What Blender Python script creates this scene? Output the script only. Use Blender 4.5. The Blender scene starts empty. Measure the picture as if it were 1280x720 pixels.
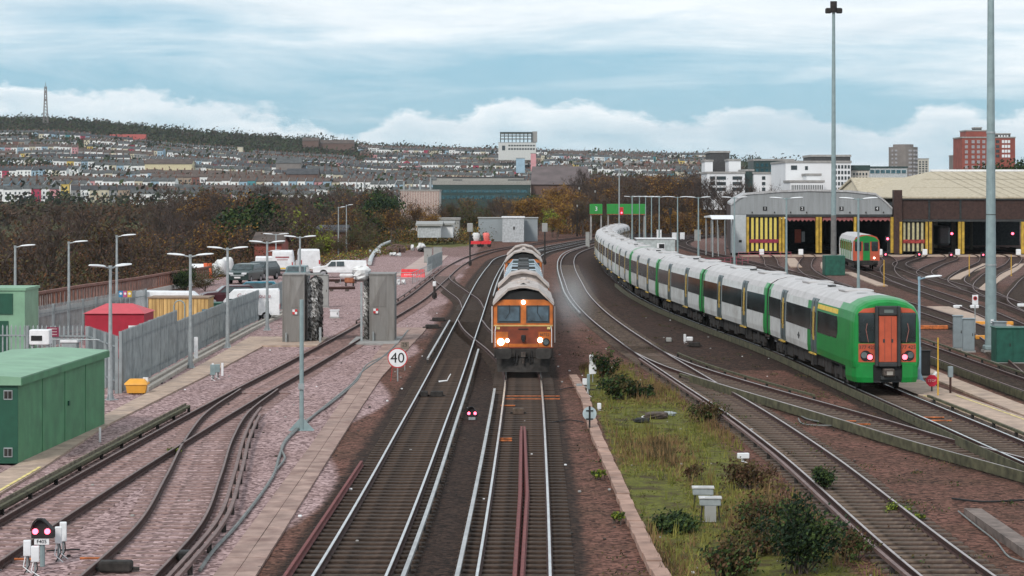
import bpy, math, random
import numpy as np
from mathutils import Vector, Matrix
R = math.radians
random.seed(7)
F, HC, VH, UC = 2850.0, 8.0, 244.0, 640.0   # focal length in photo pixels, eye height, horizon row, centre column
scene = bpy.context.scene
# ---------------------------------------------------------------- camera
cam = bpy.data.cameras.new('camera'); co = bpy.data.objects.new('camera', cam)
scene.collection.objects.link(co); scene.camera = co
co.location = (0, 0, HC); co.rotation_euler = (R(90), 0, 0)
cam.sensor_width = 36; cam.lens = 36*F/1280; cam.shift_y = -(360-VH)/1280
cam.clip_start = 1; cam.clip_end = 20000
# ---------------------------------------------------------------- world
SUN_EL, SUN_AZ = 38, 205       # azimuth measured clockwise from +Y
world = bpy.data.worlds.new('World'); scene.world = world; world.use_nodes = True
nt = world.node_tree; nt.nodes.clear()
def N(t, **k):
    n = nt.nodes.new(t)
    for a, b in k.items(): setattr(n, a, b)
    return n
def math_node(tree, op, a, b=None, clamp=False):
    n = tree.nodes.new('ShaderNodeMath'); n.operation = op; n.use_clamp = clamp
    for i, v in enumerate((a, b)):
        if v is None: continue
        if isinstance(v, (int, float)): n.inputs[i].default_value = v
        else: tree.links.new(v, n.inputs[i])
    return n.outputs[0]
def ramp_node(tree, fac, stops, mode='LINEAR'):
    n = tree.nodes.new('ShaderNodeValToRGB'); n.color_ramp.interpolation = mode
    e = n.color_ramp.elements
    while len(e) < len(stops): e.new(0.5)
    for q, (p, c) in zip(e, stops):
        q.position = p; q.color = (c[0], c[1], c[2], 1) if not isinstance(c, (int, float)) else (c, c, c, 1)
    tree.links.new(fac, n.inputs[0]); return n.outputs[0]
def mixc(tree, fac, a, b, mode='MIX'):
    n = tree.nodes.new('ShaderNodeMix'); n.data_type = 'RGBA'; n.blend_type = mode
    for i, v in ((0, fac), (6, a), (7, b)):
        if isinstance(v, (int, float)): n.inputs[i].default_value = v
        elif isinstance(v, (tuple, list)): n.inputs[i].default_value = (v[0], v[1], v[2], 1)
        else: tree.links.new(v, n.inputs[i])
    return n.outputs[2]
sky = N('ShaderNodeTexSky', sky_type='NISHITA', sun_disc=False, sun_elevation=R(SUN_EL), sun_rotation=R(SUN_AZ))
sky.air_density = 1.0; sky.dust_density = 0.6; sky.ozone_density = 1.0
tc = N('ShaderNodeTexCoord'); sep = N('ShaderNodeSeparateXYZ'); nt.links.new(tc.outputs['Generated'], sep.inputs[0])
yy = math_node(nt, 'MAXIMUM', math_node(nt, 'ABSOLUTE', sep.outputs[1]), 0.15)
px = math_node(nt, 'DIVIDE', sep.outputs[0], yy); pz = math_node(nt, 'DIVIDE', sep.outputs[2], yy)
def cnoise(sx, sz, ox, det, rough, dist=0.0, zwarp=None):
    cb = N('ShaderNodeCombineXYZ')
    nt.links.new(math_node(nt, 'ADD', math_node(nt, 'MULTIPLY', px, sx), ox), cb.inputs[0])
    nt.links.new(math_node(nt, 'MULTIPLY', pz, sz), cb.inputs[1]); cb.inputs[2].default_value = ox*1.7
    n = N('ShaderNodeTexNoise'); n.inputs['Scale'].default_value = 1; n.inputs['Detail'].default_value = det
    n.inputs['Roughness'].default_value = rough; n.inputs['Distortion'].default_value = dist
    nt.links.new(cb.outputs[0], n.inputs['Vector']); return n.outputs['Fac']
# high thin streaky cloud above, a bank of heaped cloud low down, clear blue strip between them
streak = cnoise(5.5, 42, 3.1, 8, .6, .6)
heap = cnoise(15, 34, 9.4, 10, .58, .25)
fine = cnoise(60, 170, 1.3, 6, .65)
edge = cnoise(9, 0, 5.2, 6, .55)
edge2 = cnoise(34, 70, 2.2, 7, .62)
# top edge of the low bank in tan(elevation)
TOPS = [(-400, .043), (-200, .047), (0, .0500), (90, .0455), (190, .0475), (300, .041), (400, .033), (440, .028), (475, .034), (505, .039), (545, .034), (580, .035), (630, .0435), (720, .040), (800, .0385), (860, .034), (960, .041), (1020, .036), (1060, .031), (1110, .030), (1150, .035), (1200, .040), (1280, .034), (1500, .045)]
bank_line = ramp_node(nt, math_node(nt, 'ADD', px, .5, True), [(((u_-640)/2850)+.5, t_*10) for u_, t_ in TOPS])
bank_top = math_node(nt, 'ADD', math_node(nt, 'MULTIPLY', bank_line, .1), math_node(nt, 'ADD', math_node(nt, 'MULTIPLY', math_node(nt, 'SUBTRACT', edge, .5), .012),
           math_node(nt, 'MULTIPLY', math_node(nt, 'SUBTRACT', edge2, .5), .030)))
d1 = math_node(nt, 'SUBTRACT', bank_top, pz)
bank = math_node(nt, 'MULTIPLY', d1, 230, True)
bankfade = math_node(nt, 'SUBTRACT', 1.0, math_node(nt, 'MULTIPLY', d1, 34, True), True)      # bright heads, greyer-blue below
low = math_node(nt, 'MULTIPLY', bank, math_node(nt, 'MAXIMUM', math_node(nt, 'MULTIPLY', bankfade, 1.0),
       math_node(nt, 'MULTIPLY', math_node(nt, 'SUBTRACT', heap, .36), 2.6, True)), True)
hi_amt = math_node(nt, 'ADD', math_node(nt, 'MULTIPLY', math_node(nt, 'SUBTRACT', pz, .046), 24), math_node(nt, 'MULTIPLY', math_node(nt, 'SUBTRACT', streak, .52), 3.2))
hi = math_node(nt, 'MULTIPLY', math_node(nt, 'ADD', hi_amt, .15, True), .86, True)
cov = math_node(nt, 'MAXIMUM', hi, low, True)
cov = math_node(nt, 'ADD', math_node(nt, 'MULTIPLY', cov, .84), math_node(nt, 'MULTIPLY', fine, .16), True)
SKYC = mixc(nt, .78, sky.outputs[0], (1.8, 4.5, 6.4))
cloudc = ramp_node(nt, cnoise(7, 55, 6.6, 5, .6, .4), [(.30, (.66, .74, .80)), (.60, (.98, .99, 1.0))])
vm = N('ShaderNodeVectorMath', operation='SCALE'); nt.links.new(cloudc, vm.inputs[0]); vm.inputs['Scale'].default_value = 10.2
final = mixc(nt, cov, SKYC, vm.outputs[0])
bg = N('ShaderNodeBackground'); bg.inputs['Strength'].default_value = 0.095
nt.links.new(final, bg.inputs[0]); wo = N('ShaderNodeOutputWorld'); nt.links.new(bg.outputs[0], wo.inputs[0])
# ---------------------------------------------------------------- sun (veiled by cloud)
sl = bpy.data.lights.new('sun', 'SUN'); sl.energy = 1.9; sl.angle = R(10); sl.color = (1, .95, .88)
so = bpy.data.objects.new('sun', sl); scene.collection.objects.link(so)
az, el = R(SUN_AZ), R(SUN_EL)
dvec = Vector((math.sin(az)*math.cos(el), math.cos(az)*math.cos(el), math.sin(el)))
so.rotation_euler = dvec.to_track_quat('Z', 'Y').to_euler(); so.location = (0, -50, 200)
vs = scene.view_settings; vs.view_transform = 'Standard'; vs.look = 'None'; vs.exposure = 0.26; vs.gamma = 1
scene.render.engine = 'CYCLES'
scene.cycles.max_bounces = 4; scene.cycles.diffuse_bounces = 2; scene.cycles.glossy_bounces = 2
scene.cycles.transparent_max_bounces = 8; scene.cycles.volume_bounces = 0
# ---------------------------------------------------------------- helpers
C = scene.collection
def P(u, v, z=0.0):
    Z = (HC-z)*F/(v-VH); return ((u-UC)*Z/F, Z)
def W(u, v, Z): return Vector(((u-UC)*Z/F, Z, HC-(v-VH)*Z/F))
MATS = {}
def pmat(name, col, rough=.7, metal=0, emis=None, es=0, var=.18, scale=3.0, bump=.0, bscale=40, dirt=None, dirt_amt=.0, dscale=1.2, streak=False, spec=.4):
    """procedural paint / stone / metal: base colour broken by noise, optional dirt and bump"""
    if name in MATS: return MATS[name]
    m = bpy.data.materials.new(name); m.use_nodes = True; t = m.node_tree; b = t.nodes['Principled BSDF']
    tcn = t.nodes.new('ShaderNodeTexCoord'); mp = t.nodes.new('ShaderNodeMapping'); t.links.new(tcn.outputs['Object'], mp.inputs[0])
    if streak: mp.inputs['Scale'].default_value = (3, 3, .35)
    nz = t.nodes.new('ShaderNodeTexNoise'); nz.inputs['Scale'].default_value = scale; nz.inputs['Detail'].default_value = 6; t.links.new(mp.outputs[0], nz.inputs['Vector'])
    c1 = tuple(max(0, x*(1-var*1.6)) for x in col); c2 = tuple(min(1, x*(1+var*1.2)) for x in col)
    cc = ramp_node(t, nz.outputs['Fac'], [(.3, c1), (.7, c2)])
    if dirt is not None:
        nd = t.nodes.new('ShaderNodeTexNoise'); nd.inputs['Scale'].default_value = dscale; nd.inputs['Detail'].default_value = 8; nd.inputs['Roughness'].default_value = .65
        t.links.new(mp.outputs[0], nd.inputs['Vector'])
        f = ramp_node(t, nd.outputs['Fac'], [(.45, 0), (.68, dirt_amt)])
        cc = mixc(t, f, cc, dirt)
    t.links.new(cc, b.inputs['Base Color'])
    b.inputs['Roughness'].default_value = rough; b.inputs['Metallic'].default_value = metal
    b.inputs['Specular IOR Level'].default_value = spec
    if bump:
        nb = t.nodes.new('ShaderNodeTexNoise'); nb.inputs['Scale'].default_value = bscale; nb.inputs['Detail'].default_value = 4; t.links.new(tcn.outputs['Object'], nb.inputs['Vector'])
        bp = t.nodes.new('ShaderNodeBump'); bp.inputs['Strength'].default_value = bump; bp.inputs['Distance'].default_value = .05
        t.links.new(nb.outputs['Fac'], bp.inputs['Height']); t.links.new(bp.outputs[0], b.inputs['Normal'])
    if emis: b.inputs['Emission Color'].default_value = (*emis, 1); b.inputs['Emission Strength'].default_value = es
    MATS[name] = m; return m
class MB:
    def __init__(s): s.v = []; s.f = []; s.m = []; s.mats = []
    def mi(s, mat):
        if mat not in s.mats: s.mats.append(mat)
        return s.mats.index(mat)
    def add(s, vs, fs, mat):
        o = len(s.v); k = s.mi(mat); s.v += [tuple(p) for p in vs]
        for f in fs: s.f.append(tuple(i+o for i in f)); s.m.append(k)
        return s
    def box(s, x0, x1, y0, y1, z0, z1, mat, bev=0.0):
        if bev > 0:
            b = min(bev, (x1-x0)/2.5, (y1-y0)/2.5, (z1-z0)/2.5); pts = []
            # chamfered box: octagon in plan, shrunken top and bottom
            def oc(e, z): return [(x0+b+e, y0+e, z), (x1-b-e, y0+e, z), (x1-e, y0+b+e, z), (x1-e, y1-b-e, z), (x1-b-e, y1-e, z), (x0+b+e, y1-e, z), (x0+e, y1-b-e, z), (x0+e, y0+b+e, z)]
            e = b*.6
            pts = oc(e, z0)+oc(0, z0+b)+oc(0, z1-b)+oc(e, z1); fs = [tuple(range(7, -1, -1)), tuple(range(24, 32))]
            for r in range(3):
                for i in range(8): j = (i+1) % 8; fs.append((r*8+i, r*8+j, r*8+8+j, r*8+8+i))
            return s.add(pts, fs, mat)
        return s.add([(x0, y0, z0), (x1, y0, z0), (x1, y1, z0), (x0, y1, z0), (x0, y0, z1), (x1, y0, z1), (x1, y1, z1), (x0, y1, z1)],
              [(0, 3, 2, 1), (4, 5, 6, 7), (0, 1, 5, 4), (1, 2, 6, 5), (2, 3, 7, 6), (3, 0, 4, 7)], mat)
    def tube(s, pts, r, mat, n=8, r2=None, cap=True):
        pts = [Vector(p) for p in pts]; rings = []; L = len(pts)
        for i, p in enumerate(pts):
            d = (pts[min(i+1, L-1)]-pts[max(i-1, 0)])
            if d.length < 1e-9: d = Vector((0, 0, 1))
            d.normalize(); a = d.orthogonal().normalized() if abs(d.z) > .95 else d.cross(Vector((0, 0, 1))).normalized(); b = d.cross(a)
            rr = r if r2 is None else r+(r2-r)*i/(L-1)
            rings += [p+(a*math.cos(t)+b*math.sin(t))*rr for t in [2*math.pi*k/n for k in range(n)]]
        fs = []
        for i in range(L-1):
            for k in range(n): j = (k+1) % n; fs.append((i*n+k, i*n+j, (i+1)*n+j, (i+1)*n+k))
        if cap: fs += [tuple(range(n-1, -1, -1)), tuple(range((L-1)*n, L*n))]
        return s.add(rings, fs, mat)
    def loft(s, rings, mat, close=True, cap=True):
        n = len(rings[0]); vs_ = [p for r in rings for p in r]; fs = []
        for i in range(len(rings)-1):
            for k in range(n if close else n-1):
                j = (k+1) % n; fs.append((i*n+k, i*n+j, (i+1)*n+j, (i+1)*n+k))
        if cap: fs += [tuple(range(n-1, -1, -1)), tuple(range((len(rings)-1)*n, len(rings)*n))]
        return s.add(vs_, fs, mat)
    def prism_y(s, prof, y0, y1, mat):   # profile of (x,z) swept along y
        return s.loft([[(x, y0, z) for x, z in prof], [(x, y1, z) for x, z in prof]], mat)
    def prism_x(s, prof, x0, x1, mat):   # profile of (y,z)
        return s.loft([[(x0, y, z) for y, z in prof], [(x1, y, z) for y, z in prof]], mat)
    def prism_z(s, prof, z0, z1, mat):
        return s.loft([[(x, y, z0) for x, y in prof], [(x, y, z1) for x, y in prof]], mat)
    def mesh(s, name, smooth=False):
        me = bpy.data.meshes.new(name); me.from_pydata(s.v, [], s.f)
        for m in s.mats: me.materials.append(m)
        me.polygons.foreach_set('material_index', s.m)
        if smooth: me.polygons.foreach_set('use_smooth', [True]*len(s.f))
        me.update(); return me
    def build(s, name, parent=None, smooth=False, loc=None):
        o = bpy.data.objects.new(name, s.mesh(name, smooth)); C.objects.link(o)
        if parent is not None: o.parent = parent
        if loc is not None: o.location = loc
        return o
def tag(o, label=None, cat=None, group=None, kind=None):
    if label: o['label'] = label
    if cat: o['category'] = cat
    if group: o['group'] = group
    if kind: o['kind'] = kind
    return o
def empty(name, label, cat, loc=(0, 0, 0), rz=0, group=None):
    o = bpy.data.objects.new(name, None); C.objects.link(o); o.location = loc; o.rotation_euler = (0, 0, rz); o.empty_display_size = .2
    return tag(o, label, cat, group)
KIDS = {}
def copy_tree(o, parent=None):
    c = o.copy(); C.objects.link(c)
    if parent is not None: c.parent = parent
    for ch in list(o.children): copy_tree(ch, c)
    return c
def place(o, loc, rz, label, group=None, s=None):
    o.location = loc; o.rotation_euler = (0, 0, rz); o['label'] = label
    if group: o['group'] = group
    if s: o.scale = s if isinstance(s, tuple) else (s, s, s)
    return o
ORD = ['zeroth', 'first', 'second', 'third', 'fourth', 'fifth', 'sixth', 'seventh', 'eighth', 'ninth', 'tenth', 'eleventh', 'twelfth', 'thirteenth', 'fourteenth', 'fifteenth', 'sixteenth', 'seventeenth', 'eighteenth', 'nineteenth']
def nth(n):
    if n < 20: return ORD[n]
    t = ['', '', 'twent', 'thirt', 'fort', 'fift', 'sixt', 'sevent', 'eight', 'ninet'][n//10]
    return t+'ieth' if n % 10 == 0 else t+('y' if True else '')+'-'+ORD[n % 10]
def text_mesh(txt, size, mat, depth=.004):
    cu = bpy.data.curves.new('lettering', 'FONT'); cu.body = txt; cu.size = size; cu.extrude = depth; cu.align_x = 'CENTER'; cu.align_y = 'CENTER'; cu.resolution_u = 3
    to = bpy.data.objects.new('lettering', cu); C.objects.link(to); bpy.context.view_layer.update()
    dg = bpy.context.evaluated_depsgraph_get(); me = bpy.data.meshes.new_from_object(to.evaluated_get(dg)); 
    bpy.data.objects.remove(to); me.materials.clear(); me.materials.append(mat); return me
def put_text(txt, size, mat, loc, rz=0, parent=None, name='lettering', tilt=90):
    o = bpy.data.objects.new(name, text_mesh(txt, size, mat)); C.objects.link(o); o.location = loc; o.rotation_euler = (R(tilt), 0, rz)
    if parent is not None: o.parent = parent
    return o
# ---------------------------------------------------------------- materials
steel_head = pmat('rail_steel_bright', (.62, .62, .62), .28, .9, var=.12, scale=2, spec=.5)
rail_rust = pmat('rail_rust', (.045, .018, .014), .85, 0, var=.3, scale=8)
steel_dull = pmat('rail_head_dull', (.15, .088, .075), .45, .35, var=.25, scale=3)
sleeper_c = pmat('sleeper_concrete_dirty', (.050, .032, .023), .9, var=.4, scale=5, bump=.3)
sleeper_p = pmat('sleeper_pale', (.27, .175, .16), .9, var=.4, scale=6, bump=.3, dirt=(.13, .08, .07), dirt_amt=.8, dscale=3)
sleeper_w = pmat('sleeper_weathered_wood', (.115, .082, .060), .9, var=.45, scale=5, bump=.3, dirt=(.07, .045, .04), dirt_amt=.9, dscale=3)
galv = pmat('galvanised_steel', (.33, .36, .37), .5, .3, var=.12, scale=6)
galv_post = pmat('grey_green_post_paint', (.24, .31, .32), .5, .1, var=.1, scale=3)
lamp_white = pmat('lamp_head_white', (.68, .70, .72), .4, var=.05)
black = pmat('black_rubber', (.012, .012, .013), .7, var=.2)
darkgrey = pmat('underframe_grime', (.03, .026, .024), .85, var=.4, scale=5)
white = pmat('white_paint', (.74, .75, .77), .4, var=.06, scale=4, dirt=(.40, .38, .36), dirt_amt=.25)
glass = pmat('dark_glass', (.018, .028, .03), .08, var=.3, scale=2, spec=.8)
glass_t = pmat('teal_glass', (.03, .09, .11), .08, var=.4, scale=1.5, spec=.8)
concrete = pmat('pale_concrete', (.43, .32, .25), .9, var=.15, scale=2.5, bump=.2, dirt=(.20, .155, .14), dirt_amt=.6, dscale=.8)
conc_grey = pmat('grey_concrete', (.30, .29, .28), .9, var=.15, scale=2.5, bump=.2)
yellow = pmat('yellow_paint', (.70, .47, .05), .5, var=.12)
yellow_pale = pmat('pale_yellow_line', (.66, .54, .22), .8, var=.3, scale=6)
red = pmat('red_paint', (.50, .03, .035), .5, var=.15)
red_lit = pmat('red_signal_light', (.6, .05, .08), .4, emis=(1, .10, .16), es=5)
tail_lit = pmat('tail_light_red', (.6, .05, .08), .4, emis=(1, .13, .17), es=3.2)
head_lit = pmat('headlight_warm', (1, .9, .7), .4, emis=(1, .80, .50), es=8)
head_lit2 = pmat('marker_light', (1, .95, .9), .4, emis=(1, .90, .78), es=6)
dark_green = pmat('dark_green_paint', (.014, .085, .06), .5, var=.2)
orange_cable = pmat('orange_plastic', (.46, .13, .035), .7, var=.35, scale=6)
# ---------------------------------------------------------------- terrain
SK = [(-600, 156), (0, 152), (60, 151), (110, 154), (180, 160), (240, 166), (300, 171), (360, 176), (410, 180), (470, 187), (560, 190), (640, 192), (750, 194), (860, 197), (900, 198), (1000, 203), (1080, 216), (1150, 226), (1280, 229), (2000, 229)]
def skyv(u): return float(np.interp(u, [a for a, _ in SK], [b for _, b in SK]))
Y0H, Y1H = 1200.0, 2600.0
def hill_v(u, t): return 262+(skyv(u)-262)*max(0, t)**0.85
def edgeX(Y): return -29.5 if Y < 200 else (-29.5+(Y-200)*.075 if Y < 330 else -19.7)
def terr(X, Y):
    u = UC+X/max(Y, 1)*F
    if Y <= 700:
        e = edgeX(Y)-X
        drop = -6*min(1, max(0, e-1)/12) if Y < 600 else -6*min(1, max(0, e-1)/12)*(700-Y)/100
        return -.06+drop
    if Y <= Y0H: t = (Y-700)/(Y0H-700); return -.06+t*(8-18*Y/F+.06)
    if Y <= Y1H:
        return 8+(244-hill_v(u, (Y-Y0H)/(Y1H-Y0H)))*Y/F + 1.2*math.sin(X*.011+Y*.006)*min(1, (Y-Y0H)/200)
    top = 8+(244-skyv(u))*Y1H/F
    return top*(1-min(1, (Y-Y1H)/2500))-((Y-Y1H)*.002)
def ground_mat():
    m = bpy.data.materials.new('ballast_and_soil'); m.use_nodes = True; t = m.node_tree; b = t.nodes['Principled BSDF']
    tcn = t.nodes.new('ShaderNodeTexCoord'); at = t.nodes.new('ShaderNodeAttribute'); at.attribute_name = 'zone'
    sp = t.nodes.new('ShaderNodeSeparateColor'); t.links.new(at.outputs['Color'], sp.inputs[0])
    def noise(s, d=5, r=.6):
        n = t.nodes.new('ShaderNodeTexNoise'); n.inputs['Scale'].default_value = s; n.inputs['Detail'].default_value = d; n.inputs['Roughness'].default_value = r
        t.links.new(tcn.outputs['Object'], n.inputs['Vector']); return n.outputs['Fac']
    vo = t.nodes.new('ShaderNodeTexVoronoi'); vo.inputs['Scale'].default_value = 10; t.links.new(tcn.outputs['Object'], vo.inputs['Vector'])
    vs_ = t.nodes.new('ShaderNodeSeparateColor'); t.links.new(vo.outputs['Color'], vs_.inputs[0])
    stone = vs_.outputs[0]
    big = noise(.35, 6); mid = noise(2.2, 6); fin = noise(9, 4)
    def stones(a, b_, c): return mixc(t, ramp_node(t, stone, [(.0, 0), (1, 1)]), mixc(t, mid, a, b_), c)
    rust = mixc(t, stone, (.034, .014, .010), (.235, .112, .086)); rust = mixc(t, ramp_node(t, big, [(.35, 0), (.65, 1)]), rust, mixc(t, stone, (.026, .014, .010), (.15, .078, .054)))
    pink = mixc(t, stone, (.085, .046, .045), (.56, .40, .395)); pink = mixc(t, ramp_node(t, big, [(.4, 0), (.75, .55)]), pink, mixc(t, stone, (.10, .055, .048), (.36, .235, .215)))
    dark = mixc(t, stone, (.009, .006, .005), (.060, .036, .027))
    grass = ramp_node(t, noise(1.1, 8, .7), [(.30, (.050, .030, .018)), (.42, (.085, .062, .026)), (.50, (.12, .12, .026)), (.58, (.17, .175, .03)), (.64, (.12, .09, .035)), (.74, (.060, .038, .024))])
    grass = mixc(t, ramp_node(t, fin, [(.35, .0), (.7, .6)]), grass, (.045, .05, .02))
    def soft(w, nz_, k=.55):
        return math_node(t, 'MULTIPLY', math_node(t, 'SUBTRACT', math_node(t, 'ADD', w, math_node(t, 'MULTIPLY', math_node(t, 'SUBTRACT', nz_, .5), k)), .35), 3.3, True)
    col = mixc(t, soft(sp.outputs[2], mid, .35), rust, pink)
    col = mixc(t, soft(sp.outputs[0], mid, .7), col, dark)
    col = mixc(t, soft(sp.outputs[1], noise(.8, 8, .7), 1.2), col, grass)
    t.links.new(col, b.inputs['Base Color']); b.inputs['Roughness'].default_value = .95; b.inputs['Specular IOR Level'].default_value = .15
    bp = t.nodes.new('ShaderNodeBump'); bp.inputs['Strength'].default_value = .8; bp.inputs['Distance'].default_value = .06
    h = math_node(t, 'ADD', math_node(t, 'MULTIPLY', stone, 1.4), math_node(t, 'MULTIPLY', fin, 1.0)); t.links.new(h, bp.inputs['Height']); t.links.new(bp.outputs[0], b.inputs['Normal'])
    return m
def hill_mat():
    m = bpy.data.materials.new('hillside_scrub'); m.use_nodes = True; t = m.node_tree; b = t.nodes['Principled BSDF']
    tcn = t.nodes.new('ShaderNodeTexCoord')
    n = t.nodes.new('ShaderNodeTexNoise'); n.inputs['Scale'].default_value = .012; n.inputs['Detail'].default_value = 9; n.inputs['Roughness'].default_value = .7; t.links.new(tcn.outputs['Object'], n.inputs['Vector'])
    c = ramp_node(t, n.outputs['Fac'], [(.3, (.030, .038, .018)), (.5, (.06, .058, .03)), (.62, (.095, .10, .045)), (.75, (.05, .045, .03))])
    t.links.new(c, b.inputs['Base Color']); b.inputs['Roughness'].default_value = 1; b.inputs['Specular IOR Level'].default_value = .1
    return m
# ---------------------------------------------------------------- track geometry (ground coordinates: X across, Y = distance)
def spline(pts, step=1.0, y0=None, y1=None):
    pts = sorted(pts, key=lambda p: p[1]); ys = np.array([p[1] for p in pts], float); xs = np.array([p[0] for p in pts], float)
    n = len(ys); h = np.diff(ys); s = np.diff(xs)/h; m_ = np.zeros(n)
    m_[0] = s[0]; m_[-1] = s[-1]
    for i in range(1, n-1): m_[i] = (s[i-1]*h[i]+s[i]*h[i-1])/(h[i]+h[i-1])
    a = ys[0] if y0 is None else y0; b = ys[-1] if y1 is None else y1; out = []; y = a
    def ev(y):
        i = int(np.clip(np.searchsorted(ys, y)-1, 0, n-2)); q = (y-ys[i])/h[i]
        return (2*q**3-3*q**2+1)*xs[i]+(q**3-2*q**2+q)*h[i]*m_[i]+(-2*q**3+3*q**2)*xs[i+1]+(q**3-q**2)*h[i]*m_[i+1]
    while y < b: out.append((ev(y), y)); y += step*max(1, (y/90)**1.3)
    out.append((ev(b), b)); return out
def offset(path, d, a=None, b=None):
    out = []
    for i, (x, y) in enumerate(path):
        p, q = path[max(i-1, 0)], path[min(i+1, len(path)-1)]; dx, dy = q[0]-p[0], q[1]-p[1]; L = math.hypot(dx, dy)
        if (a is None or y >= a) and (b is None or y <= b): out.append((x+dy/L*d, y-dx/L*d))
    return out
T1p = [(-3.55, 36), (-3.34, 46.7), (-3.02, 80.5), (-2.7, 142.5), (-2.35, 215), (-1.9, 250), (-1.1, 285), (4.8, 339), (13.3, 400), (26, 465), (44, 540)]
T2p = [(-.12, 36), (.03, 46.7), (.28, 70), (.42, 87), (.5, 100), (.84, 165), (1.25, 220), (2.4, 280), (4.6, 317), (7.3, 339), (14.2, 392), (29, 465), (47, 540)]
T3p = [(9.5, 36), (9.15, 46.7), (8.85, 70), (8.5, 80.5), (7.75, 95.4), (6.75, 115.8), (5.55, 152), (5.3, 178), (5.5, 204), (6.1, 250), (6.7, 274), (8.35, 309), (11.1, 339), (18, 392), (33, 465), (51, 540)]
T4p = [(21.5, 36), (18.1, 50), (15.3, 64), (13.35, 73), (12.25, 79.2), (11.15, 85), (9.25, 95), (7.8, 104), (6.9, 113), (6.55, 120)]
T5p = [(17.6, 36), (16.6, 50), (15.75, 66), (15.25, 79), (14.75, 91), (13.95, 112.7), (12.45, 134), (11.2, 154.7), (10.5, 175), (10.3, 205), (10.45, 239), (10.9, 262), (12.2, 290), (15.6, 325), (21.5, 365), (37, 440), (55, 520)]
L1p = [(-12.2, 36), (-11.75, 46.7), (-11.6, 55), (-11.35, 65), (-11.0, 76), (-10.6, 87), (-9.85, 104), (-9.05, 124), (-8.3, 145), (-7.5, 167), (-6.9, 208), (-6.3, 255), (-4.8, 295), (-2.0, 330), (2.6, 361), (10.5, 412), (22, 465), (38, 530)]
L2p = [(-8.25, 36), (-8.1, 46.7), (-8.15, 54), (-8.85, 63.2), (-9.75, 73.5), (-10.25, 82), (-10.2, 92)]
CAp = [(-2.7, 158), (-3.25, 171), (-4.4, 185), (-5.6, 200), (-6.6, 214), (-6.85, 224)]
CBp = [(.5, 96), (.25, 105), (-.45, 115), (-1.3, 124), (-2.0, 132), (-2.65, 143)]
T6p = [(22.3, 45), (21.4, 80), (21.1, 97), (21.0, 120), (20.5, 150), (19.5, 200), (19, 250), (19, 300), (21, 350), (27, 400), (40, 460), (56, 520)]
T7p = [(17.6, 60), (19.4, 72), (21.6, 88), (24.3, 108), (27, 130), (28.2, 160), (28.3, 200), (28.1, 245), (27.4, 280), (26.5, 330), (27.5, 370), (34, 420), (48, 480)]
T8p = [(25.5, 86), (27.6, 110), (30, 135), (32.5, 163), (34.3, 192), (36.2, 224), (38.4, 258), (41.5, 285), (43.6, 300), (43.6, 345)]
T9p = [(30.5, 110), (33.5, 138), (35.9, 161), (37.7, 184), (39.1, 207), (41.0, 232), (44.5, 262), (50.5, 286), (53.9, 300), (53.9, 345)]
B1p = [(28.2, 232), (28.7, 250), (31.2, 275), (33, 295), (33, 345)]
B2p = [(28.4, 195), (28.9, 212), (31.5, 245), (35.5, 275), (38.6, 296), (38.9, 345)]
B4p = [(34.6, 196), (35.8, 212), (39.5, 240), (44.5, 268), (48.1, 296), (48.3, 345)]
B6p = [(39.6, 214), (41.4, 229), (47.5, 256), (54.8, 284), (57.8, 302), (57.8, 345)]
B7p = [(38.2, 190), (40.2, 206), (47, 236), (56.5, 272), (61.7, 300), (61.9, 345)]
B8p = [(36.7, 170), (38.6, 186), (46, 220), (58, 264), (65.2, 298), (65.8, 345)]
B9p = [(34.6, 148), (37, 166), (45, 200), (60, 256), (69.4, 296), (70, 345)]
B10p = [(32.5, 128), (35.5, 146), (45, 182), (62, 244), (73.8, 294), (74.5, 345)]
T10p = [(26, 120), (30, 150), (31.7, 175), (32.0, 190)]
paths = {k: spline(v) for k, v in dict(T1=T1p, T2=T2p, T3=T3p, T4=T4p, T5=T5p, L1=L1p, L2=L2p, CA=CAp, CB=CBp, T6=T6p, T7=T7p, T8=T8p, T9=T9p, B1=B1p, B2=B2p, B4=B4p, B6=B6p, B7=B7p, B8=B8p, B9=B9p, B10=B10p).items()}
def xat(k, y):
    p = paths[k]; return float(np.interp(y, [q[1] for q in p], [q[0] for q in p]))
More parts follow.
